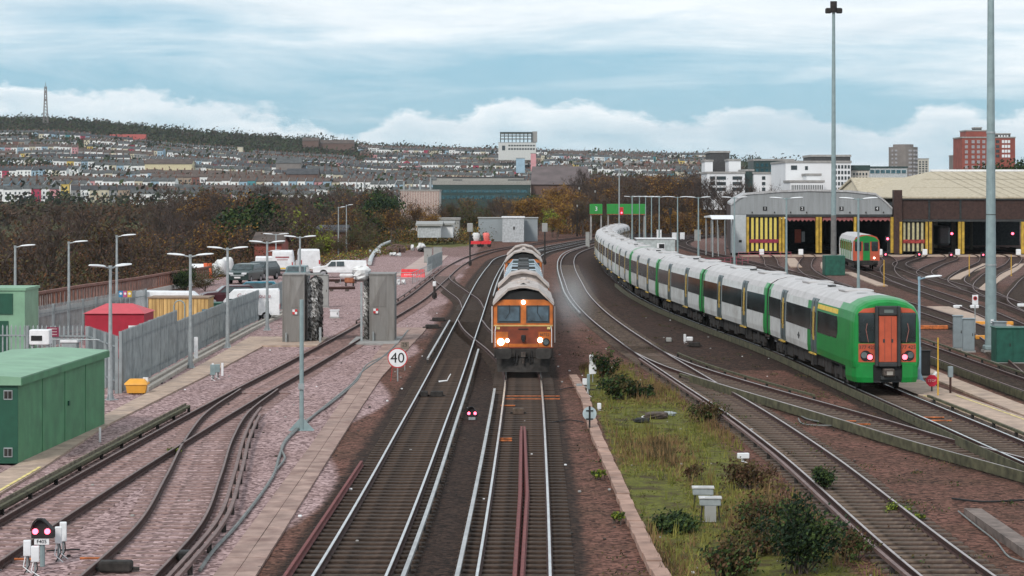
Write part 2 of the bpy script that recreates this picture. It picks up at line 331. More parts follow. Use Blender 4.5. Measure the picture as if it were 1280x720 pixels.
# ---------------------------------------------------------------- ground sheet with zones
def build_ground():
    ys = [34.0]
    while ys[-1] < 600: ys.append(ys[-1]+.45*max(1, (ys[-1]/60)**1.25))
    xs = np.concatenate([np.arange(-60, -30, 2), np.arange(-30, 36, .45), np.arange(36, 140, 1.0)])
    X, Y = np.meshgrid(xs, np.array(ys)); nx, ny = len(xs), len(ys)
    Zg = np.array([[terr(x, y)+.06 for x in xs] for y in ys])
    rng = np.random.RandomState(3); Zg += rng.uniform(-.012, .012, Zg.shape)
    zone = np.zeros((ny, nx, 4)); zone[..., 3] = 1
    def near(k, w, soft_=.6):
        p = paths[k]; px_ = np.interp(Y, [q[1] for q in p], [q[0] for q in p], left=1e4, right=1e4)
        return np.clip((w-np.abs(X-px_))/soft_+.5, 0, 1)
    dk = np.zeros_like(X)
    for k, w in (('T1', 1.75), ('T2', 1.6), ('T3', 1.2), ('T4', 1.7), ('T5', 1.9), ('T6', 1.5), ('CB', 1.5), ('T7', 1.5), ('T8', 1.4), ('T9', 1.4), ('B1', 1.2), ('B2', 1.2), ('B4', 1.3), ('B6', 1.3), ('B7', 1.3), ('B8', 1.3), ('B9', 1.3), ('B10', 1.3)):
        dk = np.maximum(dk, near(k, w)*(.62 if k in ('T3', 'T4') else .6 if k[0] == 'B' else .9))
    for k in ('L1', 'L2'): dk = np.maximum(dk, near(k, 1.0, 1.2)*.05)
    x1 = np.interp(Y, [q[1] for q in paths['T1']], [q[0] for q in paths['T1']]); x2 = np.interp(Y, [q[1] for q in paths['T2']], [q[0] for q in paths['T2']])
    dk = np.maximum(dk, ((X > x1) & (X < x2)) * .95)
    x3 = np.interp(Y, [q[1] for q in paths['T3']], [q[0] for q in paths['T3']]); x5 = np.interp(Y, [q[1] for q in paths['T5']], [q[0] for q in paths['T5']])
    dk = np.maximum(dk, ((X > 24) & (X < 66) & (Y > 120) & (Y < 296))*.42)
    dk = np.maximum(dk, ((X > x3+1) & (X < x5) & (Y > 104)) * .62)
    zone[..., 0] = dk
    xg0 = np.interp(Y, [45, 60, 97, 112], [3.2, 3.05, 3.0, 4.2]); xg1 = x3-1.35
    g = np.clip((X-xg0)/.3, 0, 1)*np.clip((xg1-X)/1.2, 0, 1)*np.clip((112-Y)/14, 0, 1)
    lv = ((X < -17) & (Y > 150)) | (X < -29.0)
    far = np.clip((Y-330)/40, 0, 1)*np.clip((-4-X)/6+.2, 0, 1)
    zone[..., 1] = np.maximum(np.maximum(g*.95, np.clip((-29.2-X)/2, 0, 1)), far)
    pk = np.clip((-5.0-X+.6*np.sin(Y*.23))/.8, 0, 1)*np.clip((330-Y)/60, 0, 1)
    pk = np.maximum(pk, np.clip((X-24)/3, 0, 1)*np.clip((Y-150)/60, 0, 1)*.42)
    pk = np.maximum(pk, np.clip((-3.6-X)/1.5, 0, 1)*np.clip((Y-100)/30, 0, 1)*.5)
    zone[..., 2] = pk
    vs_ = np.stack([X, Y, Zg], -1).reshape(-1, 3); idx = np.arange(nx*ny).reshape(ny, nx)
    fs = np.stack([idx[:-1, :-1], idx[:-1, 1:], idx[1:, 1:], idx[1:, :-1]], -1).reshape(-1, 4)
    me = bpy.data.meshes.new('ground'); me.from_pydata(vs_.tolist(), [], fs.tolist())
    at = me.color_attributes.new('zone', 'FLOAT_COLOR', 'POINT'); at.data.foreach_set('color', zone.reshape(-1).astype(np.float32))
    me.polygons.foreach_set('use_smooth', [True]*len(fs)); me.materials.append(ground_mat())
    o = bpy.data.objects.new('ground', me); C.objects.link(o); tag(o, kind='structure')
    # far land: valley and hills, one sheet from beside the yard to the horizon
    ys = [20.0]
    while ys[-1] < 6000: ys.append(ys[-1]*1.035)
    us = np.linspace(-700, 2100, 150); vs2 = []
    for y in ys:
        for u in us:
            x = (u-UC)/F*y if y > 600 else (u-UC)/F*600
            z = terr(x, y)-(1.5 if y < 600 and -62 < x < 142 else 0.25)
            vs2.append((x, y, z))
    n = len(us); fs2 = [(j*n+i, j*n+i+1, (j+1)*n+i+1, (j+1)*n+i) for j in range(len(ys)-1) for i in range(n-1)]
    me = bpy.data.meshes.new('hills'); me.from_pydata(vs2, [], fs2); me.materials.append(hill_mat()); me.polygons.foreach_set('use_smooth', [True]*len(fs2))
    o = bpy.data.objects.new('hills', me); C.objects.link(o); tag(o, kind='structure')
build_ground()
def ribbon(name, pts, z, mat, kind='structure', thick=.06):
    """pts: list of (xl, xr, y)"""
    m = MB(); v = []
    for xl, xr, y in pts: v += [(xl, y, z), (xr, y, z), (xr, y, z-thick), (xl, y, z-thick)]
    fs = [(0, 1, 2, 3)]
    for i in range(len(pts)-1):
        a = i*4
        for k in range(4): fs.append((a+k, a+(k+1) % 4, a+4+(k+1) % 4, a+4+k))
    a = (len(pts)-1)*4; fs.append((a+3, a+2, a+1, a)); m.add(v, fs, mat); o = m.build(name)
    if kind: tag(o, kind=kind)
    return o
slab_path = pmat('worn_path_slabs', (.34, .235, .20), .9, var=.2, scale=1.5, bump=.3, dirt=(.17, .10, .085), dirt_amt=.85, dscale=1.0)
def slabbed(name, fn, y0, y1, step, nacross, mat, z=.06):
    m = MB(); y = y0
    while y < y1:
        xa, xb = fn(y); xc, xd = fn(y+step); g = .008
        for k in range(nacross):
            p, q = k/nacross, (k+1)/nacross; jz = random.uniform(-.006, .006)
            m.add([(xa+(xb-xa)*p+g, y+g, z+jz), (xa+(xb-xa)*q-g, y+g, z+jz), (xc+(xd-xc)*q-g, y+step-g, z+jz), (xc+(xd-xc)*p+g, y+step-g, z+jz),
                   (xa+(xb-xa)*p+g, y+g, -.02), (xa+(xb-xa)*q-g, y+g, -.02), (xc+(xd-xc)*q-g, y+step-g, -.02), (xc+(xd-xc)*p+g, y+step-g, -.02)],
                  [(0, 1, 2, 3), (4, 5, 1, 0), (5, 6, 2, 1), (6, 7, 3, 2), (7, 4, 0, 3)], mat)
        y += step
    o = m.build(name); tag(o, kind='structure'); return o
ip = lambda y, t: float(np.interp(y, [a for a, _ in t], [b for _, b in t]))
slabbed('walkway', lambda y: (ip(y, [(36, -6.3), (48, -6.25), (72, -6.4), (100, -6.75), (130, -6.9), (150, -7.0)]), ip(y, [(36, -5.2), (48, -5.35), (80, -5.62), (100, -5.7), (134, -5.1), (150, -5.3)])), 38, 137, 1.5, 2, slab_path)
slabbed('side_path', lambda y: (ip(y, [(36, -14.9), (66, -14.6), (79, -14.75), (104, -14.6), (170, -14.9)]), ip(y, [(36, -13.5), (66, -13.65), (79, -14.0), (104, -13.35), (126, -13.0), (170, -12.9)])), 38, 128, 3.0, 1, concrete, .07)
# pale concrete strips between the far yard tracks
for (xa, xb, ya, yb) in ((15.9+1.2, 18.0, 60, 112),):
    slabbed('crossing_path', lambda y: (xat('T5', y)+1.35, xat('T5', y)+3.0+max(0, (92-y)*.012)), 55, 110, 2.4, 1, concrete, .09)
slabbed('yard_path', lambda y: (xat('T6', y)-2.9, xat('T6', y)-1.9), 62, 112, 3, 1, concrete, .08)
# painted yellow edge lines on the crossing path, 4 mm above it
def line(name, fn, y0, y1, w, z, mat):
    pts = [(fn(y)-w/2, fn(y)+w/2, y) for y in np.linspace(y0, y1, 30)]
    m = MB(); v = []; 
    for xl, xr, y in pts: v += [(xl, y, z), (xr, y, z)]
    m.add(v, [(2*i, 2*i+1, 2*i+3, 2*i+2) for i in range(len(pts)-1)], mat); o = m.build(name); tag(o, kind='structure'); return o
line('painted_line', lambda y: xat('T5', y)+1.46, 56, 90, .09, .104, yellow_pale)
line('painted_line', lambda y: xat('T5', y)+2.72+max(0, (92-y)*.012), 60, 90, .09, .104, yellow_pale)
line('painted_line', lambda y: ip(y, [(60, -13.75), (66, -13.75), (70, -13.9)]), 55, 66.5, .1, .082, yellow_pale)
for i, (k, dx, w_, ya, yb) in enumerate((('T7', 2.0, 1.6, 120, 160), ('B8', -3.0, 1.1, 215, 262), ('B9', -3.2, 1.1, 190, 262), ('B10', -3.4, 1.1, 180, 250), ('B2', 2.6, 1.6, 238, 268), ('T8', -2.3, 1.0, 200, 232), ('B1', 2.6, 1.3, 252, 285))):
    slabbed('yard_path', lambda y, k=k, dx=dx, w_=w_: (xat(k, y)+dx-w_/2, xat(k, y)+dx+w_/2), ya, yb, 3.5, 1, concrete, .1)
# depot apron
m = MB(); m.box(30, 110, 296, 306, -.1, .08, concrete); tag(m.build('apron'), kind='structure')
# ---------------------------------------------------------------- tracks
def sweep(mb, path, prof, mat, closed=True):
    rings = []
    for i, (x, y) in enumerate(path):
        p, q = path[max(i-1, 0)], path[min(i+1, len(path)-1)]; dx, dy = q[0]-p[0], q[1]-p[1]; L = math.hypot(dx, dy) or 1
        rings.append([(x+dy/L*a, y-dx/L*a, z) for a, z in prof])
    if closed: mb.loft(rings, mat)
    else: mb.loft(rings, mat, close=False, cap=False)
def rail_mesh(name, path, parent, bright, label=None, hw=.036):
    m = MB(); sweep(m, path, [(-.07, .045), (.07, .045), (.03, .085), (.038, .15), (.038, .192), (-.038, .192), (-.038, .15), (-.03, .085)], rail_rust)
    v = []; hp = [(-hw, .186), (-hw+.008, .2), (hw-.008, .2), (hw, .186)]
    sweep(m, path, hp, bright, closed=False)
    o = m.build(name, parent); 
    if label: o['label'] = label
    return o
def conductor(path, parent, mat, name='conductor_rail', z=.21, w=.045, label=None):
    m = MB(); sweep(m, path, [(-w, z), (w, z), (w, z+.085), (-w, z+.085)], mat)
    for i in range(0, len(path), 3):
        x, y = path[i]; m.box(x-.05, x+.05, y-.05, y+.05, .0, z-.002, darkgrey)
    o = m.build(name, parent)
    if label: o['label'] = label
    return o
SLP = {}
def sleeper_proto(mat):
    if mat not in SLP: m = MB(); m.box(-1.28, 1.28, -.13, .13, -.02, .055, mat, .02); SLP[mat] = m.mesh('sleeper')
    return SLP[mat]
def track(k, label, bright, smat, y0=None, y1=None, n_ind=0, far=0, spacing=.65, zoff=0, group='tracks of the railway'):
    p = [q for q in paths[k] if (y0 is None or q[1] >= y0) and (y1 is None or q[1] <= y1)]
    r = empty('railway_track', label, 'railway track', (0, 0, 0), 0, group)
    for s in (-.7525, .7525): rail_mesh('rail', offset(p, s), r, bright)
    # sleepers
    acc = 0; nxt = 0; pos = []
    for i in range(len(p)-1):
        a, b = p[i], p[i+1]; L = math.dist(a, b)
        while nxt <= acc+L:
            q = (nxt-acc)/L; pos.append((a[0]+(b[0]-a[0])*q, a[1]+(b[1]-a[1])*q, math.atan2(-(b[0]-a[0]), b[1]-a[1]))); nxt += spacing
        acc += L
    vis = [q for q in pos if abs(UC+q[0]/q[1]*F-UC) < 690 and q[1] > 46]
    me = sleeper_proto(smat)
    for x, y, a in vis[:n_ind]:
        o = bpy.data.objects.new('sleeper', me); C.objects.link(o); o.parent = r; o.location = (x, y, random.uniform(-.012, .006)-(.032 if k[0] == 'L' else 0)); o.rotation_euler = (0, 0, a+random.uniform(-.008, .008))
    rest = [q for q in vis[n_ind:] if q[1] < far]
    if rest:
        m = MB()
        for x, y, a in rest:
            c, s = math.cos(a), math.sin(a); pts = [(-1.28, -.13), (1.28, -.13), (1.28, .13), (-1.28, .13)]; w = [(x+c*u_-s*v_, y+s*u_+c*v_) for u_, v_ in pts]
            m.add([(u_, v_, .05) for u_, v_ in w]+[(u_, v_, -.02) for u_, v_ in w], [(0, 1, 2, 3), (4, 5, 1, 0), (5, 6, 2, 1), (6, 7, 3, 2), (7, 4, 0, 3)], smat)
        tag(m.build('sleepers', r), kind='stuff')
    return r
steel_mid = pmat('rail_steel_mid', (.42, .36, .35), .35, .7, var=.2, scale=1)
t1 = track('T1', 'shining main line track left of the orange locomotive, running past the round 40 sign', steel_head, sleeper_c, n_ind=100, far=260)
t2 = track('T2', 'shining main line track that carries the oncoming orange locomotive', steel_head, sleeper_c, n_ind=100, far=260)
t3 = track('T3', 'curved track along the right edge of the grass and past the dark bush', steel_mid, sleeper_w, n_ind=100, far=260)
t4 = track('T4', 'branch track that leaves to the lower right in front of the green nosed train', steel_mid, sleeper_w, n_ind=80, far=260)
t5 = track('T5', 'long curved track under the green and white train', steel_head, sleeper_w, n_ind=60, far=130)
l1 = track('L1', 'rusty siding running past the green cabin and between the two train wash cabinets', steel_dull, sleeper_p, n_ind=100, far=260)
l2 = track('L2', 'rusty curved siding that joins the cabin siding beside the twin red lights', steel_dull, sleeper_p, n_ind=70, far=200)
track('CA', 'far rusty crossover curving from the siding onto the main line', steel_dull, sleeper_c, n_ind=0, far=230)
track('CB', 'near crossover curving under the front of the orange locomotive', steel_dull, sleeper_c, n_ind=0, far=230)
yl = {'T6': 'yard track just right of the green train, passing the tall grey mast', 'T7': 'first ladder track of the depot yard behind the green train',
      'T8': 'yard track carrying the small orange nosed train', 'T9': 'ladder track leading to the dark shed bay with the striped door',
      'B1': 'curved track into shed bay 1', 'B2': 'curved track into shed bay 2', 'B4': 'curved track into shed bay 4',
      'B6': 'curved track into the first open bay of the dark brick shed', 'B7': 'curved track into the second open bay of the dark brick shed',
      'B8': 'curved track into the third open bay of the dark brick shed', 'B9': 'curved yard track at the right edge ending in the dark shed', 'B10': 'rightmost curved yard track heading out of the picture'}
for k, lb in yl.items(): track(k, lb, steel_dull, sleeper_c, n_ind=0, far=240, group='tracks of the depot yard')
# conductor rails and stored rails
cond_b = pmat('conductor_rail_steel', (.42, .42, .42), .4, .6, var=.15, scale=2)
cond_r = pmat('conductor_rail_brown', (.17, .11, .10), .6, .2, var=.2, scale=3)
cond_g = pmat('conductor_board_mossy', (.085, .08, .045), .8, var=.35, scale=3)
def cr(k, d, a, b, mat, par, **kw): conductor(offset(paths[k], d, a, b), par, mat, **kw)
cr('T1', 1.14, 36, 115, cond_b, t1); cr('T1', 1.14, 175, 330, cond_b, t1); cr('T1', -1.14, 107, 142, cond_b, t1)
cr('T2', -1.14, 36, 92, cond_b, t2); cr('T2', -1.14, 165, 330, cond_b, t2)
cr('T3', -1.12, 36, 108, cond_r, t3); cr('T3', -1.12, 150, 360, cond_b, t3)
cr('T4', -1.16, 60, 100, cond_g, t4, w=.06, z=.16); cr('T4', 1.14, 88, 112, cond_g, t4)
cr('T5', -1.18, 68, 200, cond_g, t5, w=.07, z=.16); cr('T5', 1.2, 36, 88, cond_g, t5)
cr('L1', -1.2, 36, 84, cond_g, l1, w=.06, z=.18); cr('L2', 1.14, 36, 83, cond_r, l2); cr('L2', 1.32, 36, 80, cond_r, l2)
cr('L1', -1.16, 140, 250, cond_r, l1); cr('T6', 1.2, 70, 130, cond_g, t5)
# side boards of the conductor rails
def board(k, d, a, b, mat, par, h=.30):
    m = MB(); sweep(m, offset(paths[k], d, a, b), [(-.02, .04), (.02, .04), (.02, .04+h), (-.02, .04+h)], mat); m.build('protection_board', par)
board('L1', -1.31, 36, 84, pmat('weathered_board', (.17, .14, .10), .9, var=.35, scale=4), l1); board('T5', -1.33, 64, 200, cond_g, t5); board('T4', -1.30, 58, 98, cond_g, t4)
board('T6', -1.3, 70, 140, cond_g, t5)
# loose replacement rails lying on the sleepers
red_rail = pmat('loose_rail_red_brown', (.16, .045, .042), .75, .1, var=.2, scale=5)
def loose(path, label):
    m = MB(); sweep(m, path, [(-.065, .056), (.065, .056), (.035, .1), (.035, .2), (-.035, .2), (-.035, .1)], red_rail); o = m.build('loose_rail'); tag(o, label, 'rail', 'loose rails left beside and between the tracks')
loose([(-.02-.08, 36), (.06, 46.7), (.22, 60), (.32, 77)], 'left one of the two red-brown loose rails lying between the locomotive rails')
loose([(.1, 36), (.20, 46.7), (.40, 60), (.42, 77)], 'right one of the two red-brown loose rails lying between the locomotive rails')
loose([(-4.95, 36), (-4.67, 46.7), (-4.55, 56), (-4.42, 67)], 'long red-brown loose rail lying left of the left main line track')
# rails' timber baulk lying at lower right
m = MB(); a_ = P(1205, 640, .1); b_ = P(1290, 700, .1)
m.add([(a_[0], a_[1], 0), (a_[0]+.42, a_[1]-.1, 0), (b_[0]+.4, b_[1]-.1, 0), (b_[0], b_[1], 0), (a_[0], a_[1], .2), (a_[0]+.42, a_[1]-.1, .2), (b_[0]+.4, b_[1]-.1, .2), (b_[0], b_[1], .2)],
      [(3, 2, 1, 0), (4, 5, 6, 7), (0, 1, 5, 4), (1, 2, 6, 5), (2, 3, 7, 6), (3, 0, 4, 7)], pmat('old_beam', (.16, .125, .11), .9, var=.3))
tag(m.build('concrete_beam'), 'long grey beam lying on brown ballast at the lower right', 'beam')
# ---------------------------------------------------------------- trains
g_green = pmat('train_green_paint', (.010, .23, .045), .35, var=.08, scale=2, dirt=(.015, .14, .035), dirt_amt=.5)
g_white = pmat('train_white_paint', (.60, .61, .60), .4, var=.06, scale=3, dirt=(.30, .28, .25), dirt_amt=.55, dscale=.9)
g_roof = pmat('train_roof_grey', (.48, .46, .46), .5, var=.08, scale=3, dirt=(.27, .26, .25), dirt_amt=.6, dscale=1.5)
g_band = pmat('window_band_glass', (.028, .034, .034), .12, var=.5, scale=.8, spec=.7)
g_door = pmat('door_slate_paint', (.075, .10, .105), .45, var=.1)
g_yel = pmat('door_yellow_film', (.55, .36, .06), .5, var=.45, scale=9)
g_orange = pmat('coral_orange_paint', (.46, .085, .040), .5, var=.1, scale=3)
g_frame = pmat('gangway_frame_grey', (.035, .037, .038), .6, var=.15)
buf = pmat('coupler_dirty', (.10, .08, .07), .6, .4, var=.4, scale=12)
PROF = [(-1.36, .98), (-1.40, 1.25), (-1.40, 2.0), (-1.38, 2.85), (-1.33, 3.20), (-1.18, 3.46), (-.85, 3.66), (-.4, 3.77), (0, 3.80), (.4, 3.77), (.85, 3.66), (1.18, 3.46), (1.33, 3.20), (1.38, 2.85), (1.40, 2.0), (1.40, 1.25), (1.36, .98)]
def strip_loft(m, profs, ys, matfn):
    n = len(profs[0])
    for i in range(len(ys)-1):
        for k in range(n-1):
            a, b, c, d = profs[i][k], profs[i][k+1], profs[i+1][k+1], profs[i+1][k]
            m.add([(a[0], ys[i], a[1]), (b[0], ys[i], b[1]), (c[0], ys[i+1], c[1]), (d[0], ys[i+1], d[1])], [(0, 3, 2, 1)], matfn(i, k))
        a, b, c, d = profs[i][n-1], profs[i][0], profs[i+1][0], profs[i+1][n-1]
        m.add([(a[0], ys[i], a[1]), (b[0], ys[i], b[1]), (c[0], ys[i+1], c[1]), (d[0], ys[i+1], d[1])], [(0, 3, 2, 1)], darkgrey)
def bogie(m, yc, mat):
    for s in (-1, 1):
        m.box(s*1.12-.06, s*1.12+.06, yc-1.7, yc+1.7, .42, .72, mat); m.box(s*1.1-.12, s*1.1+.12, yc-.35, yc+.35, .3, .9, mat)
        for w in (-1.3, 1.3):
            m.tube([(s*.70, yc+w, .42), (s*.83, yc+w, .42)], .42, mat, 16); m.box(s*1.08-.12, s*1.08+.12, yc+w-.2, yc+w+.2, .25, .6, mat)
def make_car(L=21.1, front=False, rear_green=True, y_nose=0):
    """one carriage in local coordinates: y=0 is the end nearest the eye"""
    r = bpy.data.objects.new('carriage', None); C.objects.link(r); r.empty_display_size = .2
    gap = .32; y0, y1 = gap, L-gap
    # shell
    if front:
        def sc(kx, kz, dz=0): return [(x*kx, (z-2.2)*kz+2.2+dz) for x, z in PROF]
        ys = [.0, .12, .35, .8, 1.6, 3.0, 6, 10.6, y1-.75, y1-.05, y1]
        profs = [sc(.86, .90, -.06), sc(.93, .95, -.04), sc(.965, .975, -.02), sc(.99, .99, -.01)]+[sc(1, 1)]*6+[sc(.97, .98)]
        def mf(i, k):
            roof = 4 <= k <= 11
            if i <= 3: return g_green
            if i == 4: return g_roof if 5 <= k <= 10 else g_green
            if i in (5, 6): return g_roof if roof else g_green
            if i >= 8: return g_roof if 5 <= k <= 10 else g_green
            return g_roof if roof else g_white
    else:
        ys = [y0, y0+.05, y0+.75, y0+3, y1-3, y1-.75, y1-.05, y1]
        s = [(x*.97, (z-2.2)*.98+2.2) for x, z in PROF]; profs = [s]+[PROF]*6+[s]
        def mf(i, k):
            if i in (0, 1, 5, 6) and rear_green: return g_roof if 5 <= k <= 10 else g_green
            return g_roof if 4 <= k <= 11 else g_white
    m = MB(); strip_loft(m, profs, ys, mf)
    for pr, y, fl in ((profs[0], ys[0], 1), (profs[-1], ys[-1], 0)):
        idx = tuple(range(len(pr))); m.add([(x, y, z) for x, z in pr], [idx if fl else idx[::-1]], g_green if (front and fl) else g_frame)
    body = m.build('body', r)
    # roof ribs and units
    m = MB()
    for k in range(1, 7):
        y = y0+(y1-y0)*k/7
        m.box(-.55, .55, y-.012, y+.012, 3.785, 3.80, g_frame)
        if k in (2, 5): m.box(-.6, .6, y-.9, y+.9, 3.74, 3.83, g_roof, .03)
    m.box(-.45, -.15, L*.46, L*.46+.5, 3.78, 3.84, g_frame); m.box(.1, .5, L*.7, L*.7+.35, 3.78, 3.835, g_frame)
    m.build('roof_vents', r)
    # doors at a third and two thirds
    dy = (8.9, 17.4) if front else (L*.31, L*.69)
    hw = .72
    for s in (-1, 1):
        for y in dy:
            x = s*1.408; d = MB()
            pts = [(1.02, 1.0), (1.25, 1.012), (2.0, 1.012), (2.85, .998), (3.22, .96), (3.34, .92)]
            def pan(mb, ya, yb, za, zb, off, mat):
                zz = [za]+[z for z, _ in pts if za < z < zb]+[zb]; rg = []
                for z in zz:
                    xx = s*(1.40*float(np.interp(z, [p[0] for p in pts], [p[1] for p in pts]))+off); rg.append([(xx, ya, z), (xx, yb, z), (xx-s*.05, yb, z), (xx-s*.05, ya, z)])
                mb.loft(rg, mat)
            pan(d, y-hw, y+hw, 1.02, 3.34, .004, g_door); o = d.build('door', r)
            for sg in (-1, 1):
                w = MB(); pan(w, y+sg*.36-.17, y+sg*.36+.17, 1.75, 2.75, .010, g_band); w.build('window', o)
            e = MB(); pan(e, y-.2, y+.2, 1.55, 2.98, .018, g_yel); pan(e, y-.02, y+.02, 1.05, 3.3, .022, g_frame); e.build('yellow_panel', o)
            st = MB(); st.box(min(x, x+s*.1), max(x, x+s*.1), y-hw, y+hw, .93, .99, g_yel); st.build('step', o)
        # windows between the doors
        segs = ([(3.2, dy[0]-hw-.15), (dy[0]+hw+.12, dy[1]-hw-.12), (dy[1]+hw+.12, y1-.3)] if front else [(y0+.35, dy[0]-hw-.12), (dy[0]+hw+.12, dy[1]-hw-.12), (dy[1]+hw+.12, y1-.35)])
        for ya, yb in segs:
            n = max(1, round((yb-ya)/1.75)); w = (yb-ya)/n
            for k in range(n):
                a, b = ya+k*w+.015, ya+(k+1)*w-.015; m = MB()
                f_ = 1.41; 
                if front and a < 3.4:
                    m.loft([[(s*(f_-.002), a+.25, 1.95), (s*(f_-.002), b, 1.95), (s*1.36, b, 1.95), (s*1.36, a+.25, 1.95)], [(s*1.405, a, 2.2), (s*1.405, b, 2.2), (s*1.35, b, 2.2), (s*1.35, a, 2.2)],
                            [(s*1.393, a, 2.6), (s*1.393, b, 2.6), (s*1.33, b, 2.6), (s*1.33, a, 2.6)], [(s*1.385, a+.2, 2.85), (s*1.388, b, 2.85), (s*1.33, b, 2.85), (s*1.33, a+.2, 2.85)]], g_band)
                else:
                    m.loft([[(s*f_, a, 1.93), (s*f_, b, 1.93), (s*1.36, b, 1.93), (s*1.36, a, 1.93)], [(s*1.408, a, 2.0), (s*1.408, b, 2.0), (s*1.35, b, 2.0), (s*1.35, a, 2.0)], [(s*1.388, a, 2.85), (s*1.388, b, 2.85), (s*1.33, b, 2.85), (s*1.33, a, 2.85)]], g_band)
                m.build('window', r)
    # underframe
    m = MB(); m.box(-1.25, 1.25, y0+.5 if not front else 1.2, y1-.5, .86, .99, darkgrey); rng = random.Random(4)
    y = 5.6
    while y < L-5.6:
        w = rng.uniform(.6, 1.9)
        for s in (-1, 1): m.box(min(s*.5, s*1.22), max(s*.5, s*1.22), y, y+w-.15, rng.uniform(.3, .5), .88, darkgrey, .03)
        y += w
    m.build('underframe', r)
    for yc in (3.4, L-3.4): m = MB(); bogie(m, yc, darkgrey); m.build('bogie', r)
    # corridor bellows to the next carriage
    m = MB()
    for k in range(4): m.box(-.75, .75, y1+.02+k*.15, y1+.11+k*.15, 1.0, 3.25, g_frame)
    m.build('gangway_bellows', r)
    return r
def make_nose(r, number):
    # bumper skirt
    sk = pmat('train_green_paint', ())
    m = MB()
    for s in (-1, 1):
        prof = [(s*.58, -.10), (s*1.0, -.08), (s*1.22, .06), (s*1.32, .5), (s*1.38, 1.5), (s*1.0, 1.5), (s*.58, .5)]
        if s > 0: prof = prof
        pr2 = [(x*.96, y+.05) for x, y in prof]
        rings = [[(x, y, z) for x, y in p_] for p_, z in ((pr2, .42), (prof, .62), (prof, 1.12))]
        if s < 0: rings = [q[::-1] for q in rings]
        m.loft(rings, sk)
    m.box(-.58, .58, .0, .4, .42, .5, g_frame); m.build('bumper', r)
    m = MB(); m.box(-.6, .6, -.03, .3, .5, 1.12, black); m.build('coupler_recess', r)
    m = MB(); m.box(-.22, .22, -.42, -.02, .68, .98, buf, .04); m.box(-.3, .3, -.25, -.05, .55, .68, g_frame); m.tube([(.24, -.35, .78), (.24, -.05, .78)], .09, black, 10); m.box(-.1, .14, -.45, -.41, .74, .88, pmat('bare_metal', (.5, .45, .4), .4, .7)); m.build('coupler', r)
    # orange lower panels with lamps
    for s in (-1, 1):
        m = MB(); xs = (s*.46, s*1.14); a, b = min(xs), max(xs)
        m.loft([[(a, -.012, 1.22), (b, -.012, 1.22), (b, .1, 1.22), (a, .1, 1.22)], [(a, -.012, 1.95), (b, -.012, 1.95), (b, .1, 1.95), (a, .1, 1.95)]], g_orange); pn = m.build('lower_panel', r)
        m = MB(); m.box(a-.02 if s < 0 else a, b if s < 0 else b+.02, -.03, .1, 1.97, 3.16, glass, .05); m.build('windscreen', r)
        m = MB(); m.loft([[(s*(.46 if s > 0 else .46), -.025, 3.17), (s*1.13, -.02, 3.17), (s*1.13, .1, 3.17), (s*.46, .1, 3.17)][::s], [(s*.46, -.02, 3.38), (s*.95, -.01, 3.32), (s*.95, .1, 3.32), (s*.46, .1, 3.38)][::s]], g_orange); m.build('upper_panel', r)
        cx = s*.86
        m = MB(); m.tube([(cx, -.03, 1.47), (cx, .02, 1.47)], .21, black, 18); m.tube([(s*.70, -.028, 1.42), (s*.70, .02, 1.42)], .16, black, 16); lc = m.build('lamp_cluster', r)
        m = MB(); m.tube([(s*.92, -.045, 1.5), (s*.92, -.02, 1.5)], .125, pmat('headlamp_glass', (.25, .30, .32), .1, .6), 16); m.build('headlight', lc)
        m = MB(); m.tube([(s*.69, -.05, 1.42), (s*.69, -.02, 1.42)], .105, tail_lit, 16); m.build('tail_light', lc)
        put_text(number, .2, g_frame, (s*.80, -.018, 1.80), 0, r, 'unit_number')
        m = MB(); m.tube([(s*.75, -.035, 2.0), (s*.85, -.05, 2.5), (s*.8, -.04, 2.75)], .014, pmat('wiper_grey', (.3, .12, .1), .5), 6); m.build('wiper', r)
    # gangway
    m = MB(); m.box(-.50, -.37, -.22, .05, 1.05, 3.44, g_frame, .04); m.box(.37, .50, -.22, .05, 1.05, 3.44, g_frame, .04); m.box(-.37, .37, -.22, .05, 3.06, 3.44, g_frame, .04); m.box(-.37, .37, -.22, .05, 1.05, 1.22, g_frame, .03)
    gw = m.build('gangway_frame', r)
    m = MB(); m.box(-.36, .36, -.17, -.05, 1.23, 3.05, g_orange, .02)
    for x in (-.13, .13): m.box(x-.006, x+.006, -.176, -.168, 1.27, 3.0, g_frame)
    m.box(-.2, -.14, -.185, -.168, 2.0, 2.14, g_frame); m.box(.14, .2, -.185, -.168, 2.0, 2.14, g_frame)
    m.build('gangway_door', gw)
    m = MB(); m.box(-.16, .2, -.235, -.215, 3.17, 3.30, pmat('dim_display', (.14, .17, .16), .3)); m.build('destination_display', gw)
    m = MB(); m.box(-.25, .25, .12, .3, 3.55, 3.66, g_green, .03); m.tube([(-.1, .1, 3.6), (-.1, .14, 3.6)], .05, white, 10); m.build('top_lamp', r)
def pos_on(k, s0):
    """point at arc length s0 from Y=90 on path k"""
    p = [(xat(k, 89.9), 89.9)]+[q for q in paths[k] if q[1] > 89.9]; acc = 0
    for a, b in zip(p, p[1:]):
        L = math.dist(a, b)
        if acc+L >= s0: q = (s0-acc)/L; return (a[0]+(b[0]-a[0])*q, a[1]+(b[1]-a[1])*q)
        acc += L
    return p[-1]
ZR = .2-.2
def set_car(o, k, s0, s1, root):
    a, b = pos_on(k, s0), pos_on(k, s1); ang = math.atan2(-(b[0]-a[0]), b[1]-a[1])
    o.location = (a[0]-root.location[0], a[1]-root.location[1], .2); o.rotation_euler = (0, 0, ang); o.parent = root
Lc = 21.1; FR = 22.6
base = pos_on('T5', 0)
def unit(label, s, n, first_special=False):
    a = pos_on('T5', s); return empty('electric_train', label, 'train', (a[0], a[1], 0), 0, 'green and white electric trains coupled together')
